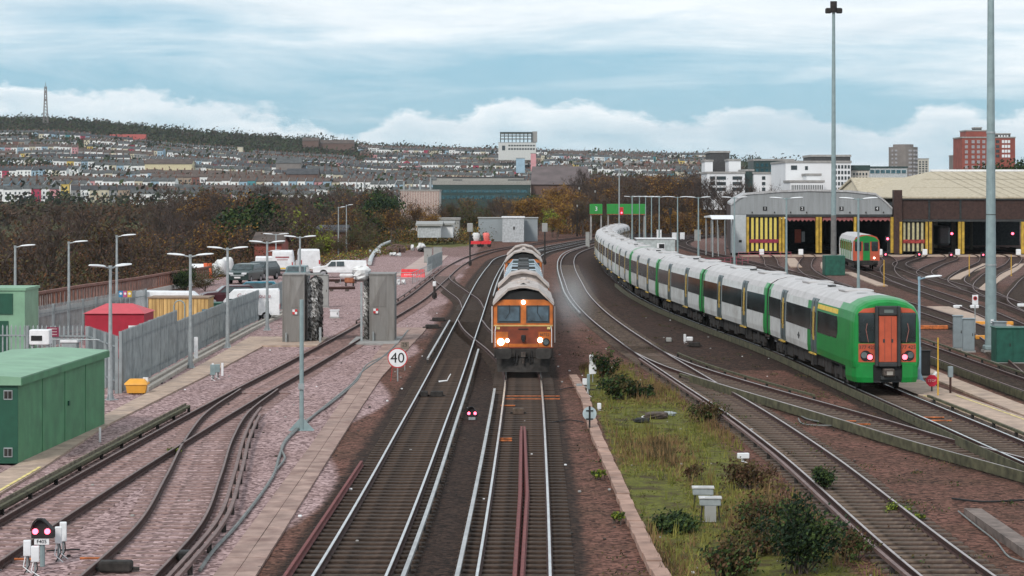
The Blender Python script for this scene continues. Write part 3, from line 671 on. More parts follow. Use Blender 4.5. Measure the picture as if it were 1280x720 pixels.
u1 = unit('nearest green and white electric train with orange gangway door and red tail lights', 0, 4)
f = make_car(FR, True); make_nose(f, '377 425'); set_car(f, 'T5', 0, FR, u1)
# yellow first class stripe above the first windows, crest dot
m = MB(); 
for s in (-1, 1): m.loft([[(s*1.391, 3.3, 2.95), (s*1.391, 8.0, 2.95), (s*1.34, 8.0, 2.95), (s*1.34, 3.3, 2.95)], [(s*1.355, 3.3, 3.14), (s*1.355, 8.0, 3.14), (s*1.30, 8, 3.14), (s*1.30, 3.3, 3.14)]], yellow)
m.build('yellow_stripe', f)
for s in (-1,):
    m = MB(); m.tube([(s*1.412, 12.9, 1.5), (s*1.402, 12.9, 1.5)], .16, g_frame, 8); m.box(s*1.412-.002, s*1.412+.004, 12.6, 13.2, 1.46, 1.54, g_frame); m.build('crest', f)
car = make_car(Lc); set_car(car, 'T5', FR, FR+Lc, u1)
ends = FR+Lc
for i in range(2): c = copy_tree(car); set_car(c, 'T5', ends, ends+Lc, u1); ends += Lc
u2 = unit('second electric train coupled behind the first, its grey banded side curving away in shade', ends, 4)
# its green cab end next to the first train
c = copy_tree(car); set_car(c, 'T5', ends, ends+Lc, u2)
m = MB(); P2 = [(x*1.004, (z-2.2)*1.004+2.2) for x, z in PROF]
m2 = MB(); strip_loft(m2, [P2, P2], [.36, 1.5], lambda i, k: g_green); m2.build('green_cab_end', c)
ends += Lc
plain = make_car(Lc, rear_green=False); pu = False
for i in range(3):
    c = plain if i == 0 else copy_tree(plain)
    set_car(c, 'T5', ends, ends+Lc, u2); ends += Lc
u3 = unit('farthest electric train of the row, only its pale roof showing at the bend', ends, 2)
for i in range(3): c = copy_tree(plain); set_car(c, 'T5', ends, ends+Lc, u3); ends += Lc
# ---- locomotive
l_or = pmat('loco_orange_paint', (.50, .135, .022), .45, var=.15, scale=3, dirt=(.25, .075, .02), dirt_amt=.8, dscale=2)
l_red = pmat('loco_red_brown_panel', (.20, .038, .014), .5, var=.25, scale=3, dirt=(.12, .03, .015), dirt_amt=.7, dscale=2.5)
l_roof = pmat('loco_roof_pale', (.46, .40, .37), .6, var=.15, scale=3, dirt=(.20, .16, .14), dirt_amt=.75, dscale=2)
l_blue = pmat('loco_blue_paint', (.05, .12, .18), .5, var=.2)
def make_loco():
    r = bpy.data.objects.new('diesel_locomotive', None); C.objects.link(r)
    def body_prof(w, ze, zt): return [(-w, 1.15), (-w, ze), (-w*.52, zt-.13), (-.16, zt), (.16, zt), (w*.52, zt-.13), (w, ze), (w, 1.15)]
    m = MB(); ys = [.18, .9, 2.4, 10.6, 10.7, 18.8, 18.9, 20.6, 21.2]
    A = body_prof(1.30, 3.05, 3.62); Bp = body_prof(1.32, 3.12, 3.74); D = body_prof(1.25, 2.95, 3.4)
    pr = [A, A, Bp, Bp, D, D, Bp, Bp, A]
    for i in range(len(ys)-1):
        for k in range(8):
            j = (k+1) % 8; a, b, c_, d = pr[i][k], pr[i][j], pr[i+1][j], pr[i+1][k]
            mat = darkgrey if k == 7 else (l_or if k in (0, 6) and not (3 < i < 5) else (l_roof if k not in (0, 6) else l_or))
            m.add([(a[0], ys[i], a[1]), (b[0], ys[i], b[1]), (c_[0], ys[i+1], c_[1]), (d[0], ys[i+1], d[1])], [(0, 3, 2, 1)], mat)
    m.add([(x, ys[0], z) for x, z in A], [tuple(range(8))], l_or); m.add([(x, ys[-1], z) for x, z in A], [tuple(range(7, -1, -1))], l_or); m.build('body', r)
    # roof brow overhanging the cab, pale on top, dark soffit
    m = MB(); t = .10
    def vee(y, w, ze, zt): return [(-w, y, ze), (-w*.5, y, zt-.12), (-.14, y, zt), (.14, y, zt), (w*.5, y, zt-.12), (w, y, ze)]
    for (ya, yb) in ((-.02, 2.9), (18.6, 21.4)):
        m = MB()
        a = vee(ya, 1.34, 3.10, 3.86); b = vee(yb, 1.34, 3.16, 3.88)
        lo = lambda q: [(x*.98, y, z-t) for x, y, z in q]
        rings = [a+lo(a)[::-1], b+lo(b)[::-1]]; m.loft(rings, l_roof); m.build('cab_roof', r)
    # black panel painting in the shade under the brow, above the cab face
    m = MB(); m.add([(-1.28, .14, 3.03), (1.28, .14, 3.03), (1.28, .14, 3.12), (.66, .14, 3.62), (-.66, .14, 3.62), (-1.28, .14, 3.12), (-1.28, .3, 3.03), (1.28, .3, 3.03), (1.28, .3, 3.12), (.66, .3, 3.62), (-.66, .3, 3.62), (-1.28, .3, 3.12)],
          [(0, 1, 2, 3, 4, 5), (1, 0, 6, 7), (2, 1, 7, 8), (3, 2, 8, 9), (4, 3, 9, 10), (5, 4, 10, 11), (0, 5, 11, 6)], black); m.build('under_brow_shade', r)
    # cab face
    m = MB(); m.loft([[(-1.27, .06, 2.13), (1.27, .06, 2.13), (1.27, .25, 2.13), (-1.27, .25, 2.13)], [(-1.27, .12, 3.10), (1.27, .12, 3.10), (1.27, .25, 3.10), (-1.27, .25, 3.10)]], l_or)
    m.add([(-1.27, .125, 3.1), (1.27, .125, 3.1), (.9, .13, 3.25), (-.9, .13, 3.25)], [(0, 1, 2, 3)], l_or); fc = m.build('cab_face', r)
    for s in (-1, 1):
        m = MB(); a, b = sorted((s*.12, s*1.14)); m.loft([[(a, .035, 2.24), (b, .035, 2.24), (b, .11, 2.24), (a, .11, 2.24)], [(a, .06, 2.33), (b, .06, 2.33), (b, .2, 2.33), (a, .2, 2.33)], [(a, .09, 3.0), (b, .09, 3.0), (b, .2, 3.0), (a, .2, 3.0)]], g_frame)
        m.build('window_frame', fc)
        m = MB(); a, b = sorted((s*.18, s*1.09)); m.loft([[(a, .02, 2.32), (b, .02, 2.32), (b, .1, 2.32), (a, .1, 2.32)], [(a, .07, 2.94), (b, .07, 2.94), (b, .12, 2.94), (a, .12, 2.94)]], pmat('cab_glass', (.045, .075, .10), .12, var=.5, scale=2, spec=.7)); m.build('windscreen', r)
    m = MB(); m.tube([(0, .03, 3.14), (0, .13, 3.14)], .09, head_lit2, 14); m.build('top_headlight', r)
    m = MB(); m.box(-1.29, 1.29, -.03, .2, 2.10, 2.15, pmat('yellow_trim', (.55, .40, .15), .5)); m.build('trim_strip', r)
    m = MB(); m.loft([[(-1.26, -.06, 1.15), (1.26, -.06, 1.15), (1.26, .3, 1.15), (-1.26, .3, 1.15)], [(-1.28, -.02, 2.10), (1.28, -.02, 2.10), (1.28, .3, 2.10), (-1.28, .3, 2.10)]], l_red)
    lp = m.build('lower_panel', r)
    m = MB()
    for s in (-1, 1):
        a, b = sorted((s*.66, s*1.24)); m.box(a, b, -.075, 0, 1.2, 1.86, l_or)
    m.box(-.64, .64, -.07, 0, 1.2, 1.34, l_or); m.build('orange_corner', lp)
    m = MB(); m.box(-.1, .1, -.10, -.02, 1.5, 1.72, black, .03); m.box(-.06, .06, -.22, -.08, 1.44, 1.56, black); m.build('jumper_box', lp)
    for s in (-1, 1):
        m = MB(); m.box(s*1.1-.07, s*1.1+.07, -.07, 0, 1.97, 2.07, yellow_pale); m.build('marker', lp)
    put_text('66722', .17, g_frame, (.92, -.082, 1.73), 0, r, 'loco_number')
    m = MB(); m.box(-.22, .22, -.052, -.03, 1.95, 2.0, black); m.build('dark_strip', r)
    m = MB(); m.tube([(-.98, -.12, 1.42), (-.98, -.05, 1.42)], .15, head_lit, 18); m.build('headlight', r)
    m = MB(); m.tube([(-.70, -.12, 1.48), (-.70, -.05, 1.48)], .085, head_lit2, 14); m.build('marker_light', r)
    m = MB(); m.tube([(.73, -.12, 1.50), (.73, -.05, 1.50)], .11, head_lit, 14); m.build('marker_light', r)
    m = MB(); m.tube([(.98, -.12, 1.42), (.98, -.05, 1.42)], .165, black, 18); m.tube([(.98, -.13, 1.42), (.98, -.06, 1.42)], .12, pmat('headlamp_glass', ()), 16); m.build('unlit_headlight', r)
    for s in (-1, 1):
        m = MB(); m.tube([(s*.62, .0, 3.02), (s*.60, -.02, 2.7), (s*.78, -.03, 2.42)], .014, black, 5); m.build('wiper', r)
        m = MB(); m.tube([(s*1.2, -.03, 2.1), (s*1.23, -.09, 1.9), (s*1.23, -.11, 1.2)], .016, white, 5); m.tube([(s*.35, -.08, 1.05), (s*.4, -.2, .55), (s*.45, -.06, .3)], .022, black, 5); m.build('handrail', r)
    # buffer beam, buffers, plough
    m = MB(); m.box(-1.27, 1.27, -.05, .4, .72, 1.15, darkgrey, .04); m.build('buffer_beam', r)
    for s in (-1, 1):
        m = MB(); m.tube([(s*.86, -.5, .95), (s*.86, -.05, .95)], .13, darkgrey, 12); m.loft([[(s*.86+q[0]*.32, -.55, .95+q[1]*.23) for q in OV], [(s*.86+q[0]*.32, -.49, .95+q[1]*.23) for q in OV]], pmat('buffer_face', (.05, .045, .042), .5, .4, var=.3)); m.build('buffer', r)
    m = MB(); m.box(-.09, .09, -.45, 0, .8, .98, buf); m.tube([(0, -.3, .85), (0, -.33, .5)], .05, buf, 8); m.tube([(.25, -.15, .9), (.3, -.22, .5), (.34, -.1, .35)], .03, black, 6); m.tube([(-.25, -.15, .9), (-.3, -.22, .5), (-.34, -.1, .35)], .03, black, 6); m.build('coupler', r)
    m = MB(); m.loft([[(-1.12, -.1, .12), (0, -.32, .12), (1.12, -.1, .12), (1.12, 0, .12), (-1.12, 0, .12)], [(-1.18, .02, .72), (0, -.05, .72), (1.18, .02, .72), (1.18, .15, .72), (-1.18, .15, .72)]], darkgrey); m.build('snow_plough', r)
    m = MB(); m.box(-1.25, 1.25, .5, 21, .95, 1.15, darkgrey); m.box(-1.2, 1.2, 8.2, 13.2, .35, .95, darkgrey, .1)
    for s in (-1, 1): m.tube([(s*1.38, 1.35, 1.3), (s*1.38, 1.35, 2.9)], .025, white, 6)
    m.build('underframe', r)
    for yc in (4.2, 17.2): m = MB(); bogie(m, yc, darkgrey); m.build('bogie', r)
    # roof hatches
    m = MB()
    for i, y in enumerate((3.4, 5.2, 7.0, 8.8)):
        for s in (-1, 1): m.add([(s*.25, y, 3.76), (s*1.15, y, 3.28), (s*1.15, y+1.3, 3.28), (s*.25, y+1.3, 3.76), (s*.25, y, 3.70), (s*1.15, y, 3.2), (s*1.15, y+1.3, 3.2), (s*.25, y+1.3, 3.70)], [(0, 1, 2, 3), (4, 5, 1, 0), (5, 6, 2, 1), (6, 7, 3, 2), (7, 4, 0, 3)], l_roof)
    m.box(-.28, .28, 3.2, 4.4, 3.74, 3.93, l_roof, .05); m.box(-.15, .15, 6.4, 7.2, 3.74, 3.98, l_roof, .05)
    m.prism_y([(-1.02, 3.30), (-.9, 3.5), (-.02, 3.93), (.02, 3.93), (.9, 3.5), (1.02, 3.30), (0, 3.82)], 1.2, 1.35, black)
    m.build('roof_hatch', r)
    return r
OV = [(max(-1, min(1, 1.25*math.cos(t))), max(-1, min(1, 1.25*math.sin(t)))) for t in [2*math.pi*k/20 for k in range(20)]]
lo = make_loco()
def t2pos(y): return xat('T2', y)
def put_veh(o, y0, L, label, cat, group=None):
    a = (t2pos(y0), y0); b = (t2pos(y0+L), y0+L); o.location = (a[0], a[1], .2); o.rotation_euler = (0, 0, math.atan2(-(b[0]-a[0]), L)); o['label'] = label; o['category'] = cat
    if group: o['group'] = group
    return o
lo2 = copy_tree(lo)
put_veh(lo, 99.2, 21.3, 'oncoming orange diesel locomotive with two lit headlights and pale brow roof', 'locomotive')
put_veh(lo2, 162, 21.3, 'rear orange locomotive at the far end of the short train, behind the teal wagons', 'locomotive')
teal = pmat('tank_teal', (.02, .20, .20), .5, var=.25, scale=2); paleb = pmat('module_pale_blue', (.36, .44, .50), .5, var=.12, dirt=(.2, .22, .24), dirt_amt=.5)
def make_wagon():
    r = bpy.data.objects.new('tank_wagon', None); C.objects.link(r)
    m = MB(); m.box(-1.25, 1.25, .3, 20.2, .9, 1.12, darkgrey); m.build('underframe', r)
    for yc in (2.8, 17.6): m = MB(); bogie(m, yc, darkgrey); m.build('bogie', r)
    def hood(y0_, y1_, mat, w=1.2, ze=2.7, zt=3.3):
        m = MB(); m.prism_y([(-w, 1.12), (-w, ze), (-w*.62, zt), (w*.62, zt), (w, ze), (w, 1.12)], y0_, y1_, mat); return m
    for (a, b, mt) in ((.6, 5.0, paleb), (5.3, 9.7, paleb), (14.3, 18.2, paleb)):
        hood(a, b, mt).build('equipment_module', r)
    hood(10.0, 14.0, teal, 1.15, 2.6, 3.25).build('water_tank', r)
    m = MB()
    for y in (.65, 5.0, 5.35, 9.7, 14.0, 18.2): m.box(-1.22, 1.22, y-.06, y+.02, 2.6, 2.72, white); m.box(-.72, .72, y-.06, y+.02, 3.26, 3.36, g_frame)
    for y in (2, 3.6, 6.6, 8.2, 15.5, 17): m.box(-.35, .35, y, y+.9, 3.28, 3.42, g_frame, .05)
    m.build('roof_fittings', r); hood(18.6, 20.0, teal, 1.1, 2.4, 2.9).build('hose_locker', r)
    return r
w1 = make_wagon(); w2 = copy_tree(w1)
put_veh(w1, 120.9, 20.4, 'pale blue and teal tank wagon coupled directly behind the front orange locomotive', 'wagon', 'tank wagons between the two orange locomotives')
put_veh(w2, 141.4, 20.4, 'pale blue and teal tank wagon coupled just in front of the rear orange locomotive', 'wagon', 'tank wagons between the two orange locomotives')
# ---- old suburban unit standing outside the shed
def make_old():
    r = bpy.data.objects.new('commuter_train', None); C.objects.link(r)
    pf = [(-1.36, .95), (-1.38, 2.2), (-1.33, 3.0), (-1.1, 3.42), (-.5, 3.66), (.5, 3.66), (1.1, 3.42), (1.33, 3.0), (1.38, 2.2), (1.36, .95)]
    m = MB(); strip_loft(m, [pf]*3, [0, .5, 20], lambda i, k: g_roof if 2 <= k <= 6 else (g_orange if i == 0 else g_white)); m.add([(x, 0, z) for x, z in pf], [tuple(range(10))], g_orange); m.add([(x, 20, z) for x, z in pf], [tuple(range(9, -1, -1))], g_frame); m.build('body', r)
    m = MB(); m.box(-.36, .36, -.05, .1, 1.0, 3.0, g_green); d = m.build('cab_door', r); m = MB(); m.box(-.25, .25, -.07, 0, 2.0, 2.85, glass); m.build('window', d)
    for s in (-1, 1):
        a, b = sorted((s*.5, s*1.22)); m = MB(); m.box(a, b, -.04, .1, 1.95, 2.95, glass, .08); m.build('windscreen', r)
        m = MB(); m.tube([(s*.8, -.08, 1.25), (s*.8, 0, 1.25)], .09, head_lit2, 12); m.build('headlight', r)
        for k in range(6):
            m = MB(); y = 1.6+k*3; m.box(min(s*1.36, s*1.395), max(s*1.36, s*1.395), y, y+1.7, 1.9, 2.8, g_band); m.build('window', r)
        for k in range(5):
            m = MB(); y = 3.55+k*3; m.box(min(s*1.36, s*1.40), max(s*1.36, s*1.40), y, y+.8, 1.0, 3.0, g_green); m.build('door', r)
    m = MB(); m.prism_y([(-1.3, 3.0), (-.9, 3.4), (0, 3.6), (.9, 3.4), (1.3, 3.0), (1.2, 2.97), (-1.2, 2.97)], -.03, 0, g_green); m.build('green_brow', r)
    m = MB(); m.box(-1.2, 1.2, -.06, .3, .5, .98, darkgrey, .05); m.box(-1.1, 1.1, .5, 19.5, .5, .95, darkgrey); m.build('underframe', r)
    for s in (-1, 1): m = MB(); m.tube([(s*.86, -.4, .8), (s*.86, 0, .8)], .16, darkgrey, 12); m.build('buffer', r)
    for yc in (3, 17): m = MB(); bogie(m, yc, darkgrey); m.build('bogie', r)
    return r
ot = make_old(); x_ = xat('T8', 238); x2_ = xat('T8', 258); ot.location = (x_, 238, .2); ot.rotation_euler = (0, 0, math.atan2(-(x2_-x_), 20)); tag(ot, 'small orange faced train with green middle door standing outside the grey shed', 'train')
# ---------------------------------------------------------------- vegetation
bark = pmat('bark_grey_brown', (.085, .065, .055), .9, var=.3, scale=6)
LEAF = {n: pmat('leaf_'+n, c, .8, var=.35, scale=.8, spec=.15) for n, c in dict(brown=(.095, .052, .030), rust=(.12, .055, .026), olive=(.085, .068, .028), gold=(.26, .145, .032), green=(.055, .085, .025), dark=(.018, .035, .018), bright=(.20, .24, .035), plum=(.085, .05, .045)).items()}
twig = pmat('twig_brown', (.070, .050, .042), .9, var=.2)
def leaf_quad(m, p, s, rng, mat):
    a = Vector((rng.gauss(0, 1), rng.gauss(0, 1), rng.gauss(0, 1))).normalized(); b = a.orthogonal().normalized(); c = a.cross(b)
    m.add([p-b*s, p+c*s*.6, p+b*s, p-c*s*.6], [(0, 1, 2, 3)], mat)
def tree_parts(seed, h=11, r=4.2, mats=('brown', 'olive'), leaves=1800, ls=.14, twigs=900, evergreen=False):
    rng = random.Random(seed); tk = MB(); cr_ = MB()
    tips = []
    def branch(p, d, L, rad, depth):
        n = 3; pts = [p]; q = p.copy(); dd = d.copy()
        for i in range(n):
            dd = (dd+Vector((rng.gauss(0, .14), rng.gauss(0, .14), rng.gauss(.05, .08)))).normalized(); q = q+dd*L/n; pts.append(q)
        tk.tube(pts, rad, bark, 5 if depth < 2 else 3, rad*.45, cap=False)
        if depth >= 3: tips.append((q, dd)); tips.append((pts[2], dd)); return
        for k in range(4 if depth == 0 else 3):
            t = rng.choice((1, 2, 3)) if depth else rng.choice((2, 3, 3)); a = rng.uniform(0, 6.28)
            nd = (dd*rng.uniform(.35, .9)+Vector((math.cos(a), math.sin(a), rng.uniform(.0, .7)))*rng.uniform(.5, .9)*(r/h*2.0)).normalized()
            branch(pts[t], nd, L*rng.uniform(.6, .82), rad*.55, depth+1)
        tips.append((q, dd))
    branch(Vector((0, 0, -.3)), Vector((rng.gauss(0, .05), rng.gauss(0, .05), 1)), h*.42, h*.018, 0)
    branch(Vector((rng.gauss(0, .3), rng.gauss(0, .3), -.3)), Vector((rng.gauss(0, .15), rng.gauss(0, .15), 1)).normalized(), h*.38, h*.013, 0)
    mx = max(t[0].z for t in tips)
    tips = [(Vector((p.x, p.y, p.z*h/mx)), d) for p, d in tips]
    for v in range(len(tk.v)): x, y, z = tk.v[v]; tk.v[v] = (x, y, z*h/mx)
    clump = [(rng.choice(mats), rng.random()) for _ in tips]
    for i in range(twigs):
        p, d = rng.choice(tips); e = p+Vector((rng.gauss(0, .55), rng.gauss(0, .55), rng.gauss(.25, .5)))*h*.10; w = Vector((rng.gauss(0, 1), rng.gauss(0, 1), 0)).normalized()*rng.uniform(.018, .035)
        cr_.add([p-w, p+w, e], [(0, 1, 2)], twig)
    for i in range(leaves):
        j = rng.randrange(len(tips)); 
        if clump[j][1] < .3 and not evergreen: continue
        p = tips[j][0]+Vector((rng.gauss(0, 1), rng.gauss(0, 1), rng.gauss(0, .8)))*h*(.055 if not evergreen else .07)
        if p.z < .6: p.z = .6+rng.random()
        leaf_quad(cr_, p, ls*rng.uniform(.6, 1.3), rng, LEAF[clump[j][0] if rng.random() < .8 else rng.choice(mats)])
    return tk.mesh('trunk'), cr_.mesh('crown')
KINDS = {
 'bare': tree_parts(11, 11, 4.5, ('brown', 'plum'), 1000, .13, 2200), 'brown': tree_parts(12, 11, 4.2, ('brown', 'olive', 'brown', 'brown'), 2600, .13, 1900),
 'rust': tree_parts(13, 9, 4, ('rust', 'brown', 'gold'), 3600, .13, 1200), 'olive': tree_parts(14, 10, 4.6, ('olive', 'brown', 'green'), 4600, .14, 900),
 'gold': tree_parts(15, 7, 3.2, ('gold', 'rust', 'gold'), 5000, .13, 300), 'ever': tree_parts(16, 10, 4.6, ('dark', 'dark', 'green'), 6000, .2, 100, True),
 'lime': tree_parts(17, 6, 3, ('bright', 'olive'), 3600, .17, 100, True), 'bare2': tree_parts(18, 12, 4.0, ('plum', 'brown'), 500, .12, 2600)}
KW = {'bare': 'bare brown tree', 'bare2': 'tall bare tree with fine purple-brown twigs', 'brown': 'brown leaved tree', 'rust': 'rust coloured tree', 'olive': 'olive green tree', 'gold': 'small golden yellow tree', 'ever': 'dark evergreen tree', 'lime': 'bright lime green tree'}
TREES = []
def tree(kind, x, y, z, s, where, group):
    r = bpy.data.objects.new('tree', None); C.objects.link(r); a, b = KINDS[kind]
    for n, me in (('trunk', a), ('crown', b)): o = bpy.data.objects.new(n, me); C.objects.link(o); o.parent = r
    r.location = (x, y, z); r.rotation_euler = (0, 0, random.uniform(0, 6.28)); r.scale = (s*random.uniform(.9, 1.2), s*random.uniform(.9, 1.2), s); r['category'] = 'tree'; r['group'] = group
    TREES.append((r, kind, where, x/y)); return r
rg = random.Random(21)
# left wood below the railway, behind the brown railing
for row, (ya, off) in enumerate(((128, 4), (150, 5), (172, 4.5), (196, 5), (222, 5), (252, 6), (285, 8), (320, 9))):
    xe = edgeX(ya)
    n = 7 + row*2
    for k in range(n):
        x = xe-off-k*5.2-rg.uniform(0, 2.5)
        if UC+x/ya*F < -60: break
        kd = rg.choice(('bare', 'brown', 'brown', 'olive', 'bare2', 'rust' if row > 3 else 'brown')); hgt = 9.0+rg.uniform(-1.6, 1.0)
        tree(kd, x, ya+rg.uniform(-7, 7), terr(x, ya)-1, hgt/11*1.22, 'in the %s row of the left wood' % nth(row+1), 'trees of the wood left of the yard')
def pt(u, vtop, Y, kd, where, h=None, group='trees behind the railway'):
    X = (u-UC)*Y/F; zt = HC-(vtop-VH)*Y/F; zb = terr(X, Y)-.5 if Y > 600 or X < -19.7 else -.3
    base = {'bare': 11, 'brown': 11, 'rust': 9, 'olive': 10, 'gold': 7, 'ever': 10, 'lime': 6, 'bare2': 12}[kd]
    tree(kd, X, Y, zb, max(2.2, (zt-zb))/base, where, group)
for u in range(215, 745, 15):
    for Y, top in ((395, 262), (450, 248), (520, 240)):
        if Y == 395 and u > 470: continue
        if 500 < u < 720 and Y == 395: continue
        tp = top+rg.uniform(-9, 8)
        if 485 < u < 552: tp = max(tp, 268 if Y < 520 else 262)
        if 552 < u < 670: tp = max(tp, 246+rg.uniform(0, 10))
        if 670 < u < 745: tp = max(tp, 236+rg.uniform(0, 12))
        kd = rg.choice(('bare', 'bare', 'brown', 'rust', 'olive', 'bare2', 'bare2')) if u < 640 else rg.choice(('brown', 'olive', 'bare', 'gold', 'rust'))
        pt(u+rg.uniform(-7, 7), tp, Y+rg.uniform(-12, 12), kd, 'beyond the far end of the yard')
for u in range(735, 925, 12):
    for Y, top in ((470, 240), (530, 222), (600, 217)):
        pt(u+rg.uniform(-5, 5), top+rg.uniform(-5, 6), Y+rg.uniform(-12, 12), rg.choice(('bare', 'brown', 'rust', 'bare2', 'bare2', 'brown')), 'behind the green containers and twin lamps', group='trees beyond the bend')
for u, vt, Y, kd in ((475, 240, 380, 'ever'), (447, 262, 340, 'olive'), (360, 263, 330, 'lime'), (612, 268, 500, 'gold'), (560, 262, 470, 'rust'), (535, 266, 400, 'gold'), (640, 262, 480, 'rust'), (700, 232, 560, 'gold'), (713, 240, 500, 'gold'), (675, 245, 520, 'ever'), (690, 262, 430, 'lime'), (697, 270, 410, 'gold'), (420, 255, 420, 'ever'), (500, 258, 430, 'olive'), (318, 252, 300, 'ever'), (255, 330, 190, 'olive'), (232, 335, 185, 'ever'), (520, 255, 440, 'rust'), (488, 262, 360, 'rust'), (840, 262, 440, 'gold'), (860, 266, 420, 'rust'), (880, 264, 430, 'gold'), (820, 268, 430, 'rust'), (900, 268, 425, 'rust'), (405, 290, 290, 'lime'), (430, 285, 300, 'olive'), (455, 288, 320, 'olive'), (390, 300, 270, 'green' if False else 'olive')):
    pt(u, vt, Y, kd, 'at the scrubby yard edge', group='bright trees at the yard edge')
for u, vt, Y in ((1235, 208, 520), (1262, 205, 515), (1278, 207, 525), (1215, 210, 530)): pt(u, vt, Y, 'ever', 'above the tan shed roof', group='trees by the brick tower')
for u, vt, Y in ((884, 226, 430), (896, 236, 425), (907, 222, 428), (916, 240, 420), (955, 232, 430)): pt(u, vt, Y, 'bare2', 'in front of the white apartment block', group='bare trees by the white flats')
tl = {}
for t in TREES: tl.setdefault((t[1], t[2]), []).append(t)
for (kd, wh), L in tl.items():
    L.sort(key=lambda t: t[3])
    for i, t in enumerate(L): t[0]['label'] = (KW[kd]+' '+wh) if len(L) == 1 else (KW[kd]+' '+wh+', '+nth(i+1)+' from the left').replace('with fine purple-brown twigs ', '')
def stuff_leaves(name, gen, n, size, mats, seed):
    rng = random.Random(seed); m = MB()
    for i in range(n):
        q = gen(rng)
        if q is None: continue
        leaf_quad(m, Vector(q), size*rng.uniform(.6, 1.4), rng, LEAF[rng.choice(mats)])
    return tag(m.build(name), kind='stuff')
def g_left(r):
    y = 105+r.random()**.8*230; e = edgeX(y); x = e-1.2-abs(r.gauss(0, 1))*6-1; c = math.sin(x*.9)*math.sin(y*.35)
    return (x, y, terr(x, y)+abs(r.gauss(0, 1))*(1.5+c)+r.random()*.8)
stuff_leaves('undergrowth', g_left, 70000, .10, ('brown', 'brown', 'olive', 'rust', 'brown', 'plum'), 5)
def g_far(r):
    u = r.uniform(395, 745); y = r.uniform(345, 430); x = (u-UC)/F*y; lim = np.interp(y, [339, 400, 430], [-4, 5, 12])
    if x > lim-7 or (x > -24 and y < 372): return None
    return (x, y, max(-.1, terr(x, y)+.1)+abs(r.gauss(0, .9))*1.2)
stuff_leaves('scrub', g_far, 30000, .16, ('olive', 'rust', 'green', 'brown', 'gold', 'olive'), 6)
def g_far2(r):
    u = r.uniform(700, 925); y = r.uniform(425, 470); x = (u-UC)/F*y
    if x < xat('T6', y)+5 and y < 440: return None
    if x < xat('L1', y)+60 and x > xat('L1', y)-6: 
        if r.random() < .0: return None
    return (x, y+25, abs(r.gauss(0, 1))*1.5)
stuff_leaves('scrub', g_far2, 20000, .2, ('rust', 'gold', 'brown', 'rust', 'olive'), 8)
# banks just left of the yard edge (grass, golden weeds)
def g_bank(r):
    y = r.uniform(205, 345); e = edgeX(y); x = e+r.uniform(-5, 5)
    if x > e+.5 and y < 238: return None
    return (x, y, terr(x, y)+abs(r.gauss(0, .35)))
stuff_leaves('weeds', g_bank, 14000, .11, ('olive', 'green', 'gold', 'bright', 'brown', 'rust'), 9)
# ---- grass patch between the trough and the right-hand track
blade = {n: pmat('blade_'+n, c, .8, var=.3, scale=2, spec=.1) for n, c in dict(a=(.13, .145, .03), b=(.18, .17, .045), c=(.19, .12, .06), d=(.06, .05, .025)).items()}
def grass_patch():
    rng = random.Random(31); m = MB(); ks = list(blade)
    def inside(x, y): return 3.15 < x < xat('T3', y)-1.45
    for i in range(9000):
        y = 43+rng.random()**.8*64; x = rng.uniform(3.2, 8.2)
        if not inside(x, y): continue
        d = math.sin(x*1.3+y*.21)+math.sin(y*.33-x*.7)+math.sin(x*2.9)*.4
        if d < -0.7 and rng.random() < .8: continue
        tall = .06+.08*max(0, d)+(.30 if rng.random() < .10 else 0); mt = blade[ks[int((d+2.4)/4.8*3.2+rng.uniform(-.8, .8)) % 4]]
        for k in range(5):
            a = rng.uniform(0, 6.28); w = .016; p = Vector((x+rng.gauss(0, .09), y+rng.gauss(0, .12), 0)); t = p+Vector((rng.gauss(0, .07), rng.gauss(0, .07), tall*rng.uniform(.6, 1.3))); s = Vector((math.cos(a), math.sin(a), 0))*w
            m.add([p-s, p+s, t], [(0, 1, 2)], mt)
    tag(m.build('grass'), kind='stuff')
grass_patch()
def bush(x, y, w, h, mats, n, ls, label, stems=10, seed=1, name='bush', group=None):
    rng = random.Random(seed); r = empty(name, label, 'bush', (x, y, 0), 0, group); st = MB(); lf = MB(); tips = []
    for k in range(stems):
        a = rng.uniform(0, 6.28); rr = w*.5*math.sqrt(rng.random()); hh = h*rng.uniform(.55, 1.0)*(1-.35*rr/(w*.5)); b = Vector((rng.gauss(0, .12), rng.gauss(0, .12), -.03)); t = Vector((math.cos(a)*rr, math.sin(a)*rr, hh)); mid = b.lerp(t, .5)+Vector((0, 0, hh*.1))
        st.tube([b, mid, t], .016, bark, 4, .005); 
        for q in (.35, .5, .65, .8, .9, 1): tips.append(b.lerp(t, q)+Vector((0, 0, .1*math.sin(q*3.1))))
    st.build('stems', r); cl = [rng.choice(mats) for _ in tips]
    for i in range(n):
        j = rng.randrange(len(tips)); p = tips[j]+Vector((rng.gauss(0, 1), rng.gauss(0, 1), rng.gauss(0, .9)))*w*.075
        if p.z < .02: p.z = .02+rng.random()*.1
        leaf_quad(lf, p, ls*rng.uniform(.6, 1.4), rng, LEAF[cl[j] if rng.random() < .85 else rng.choice(mats)])
    lf.build('leaves', r); return r
def bp(u, v, w, h, mats, n, ls, label, **k): x, y = P(u, v); return bush(x, y, w, h, mats, n, ls, label, **k)
bp(1000, 716, 1.75, 1.9, ('dark', 'dark', 'green'), 5200, .042, 'tall dark green bush at the bottom edge beside the right-hand track', stems=34, seed=2)
bp(908, 722, 1.2, .8, ('dark', 'green', 'olive', 'brown'), 2000, .045, 'dark leafy bush at the bottom edge left of the tall bush', stems=22, seed=3)
bp(955, 668, 1.5, 1.0, ('green', 'olive', 'brown'), 2200, .045, 'loose olive bush just behind the tall dark bush', stems=18, seed=4)
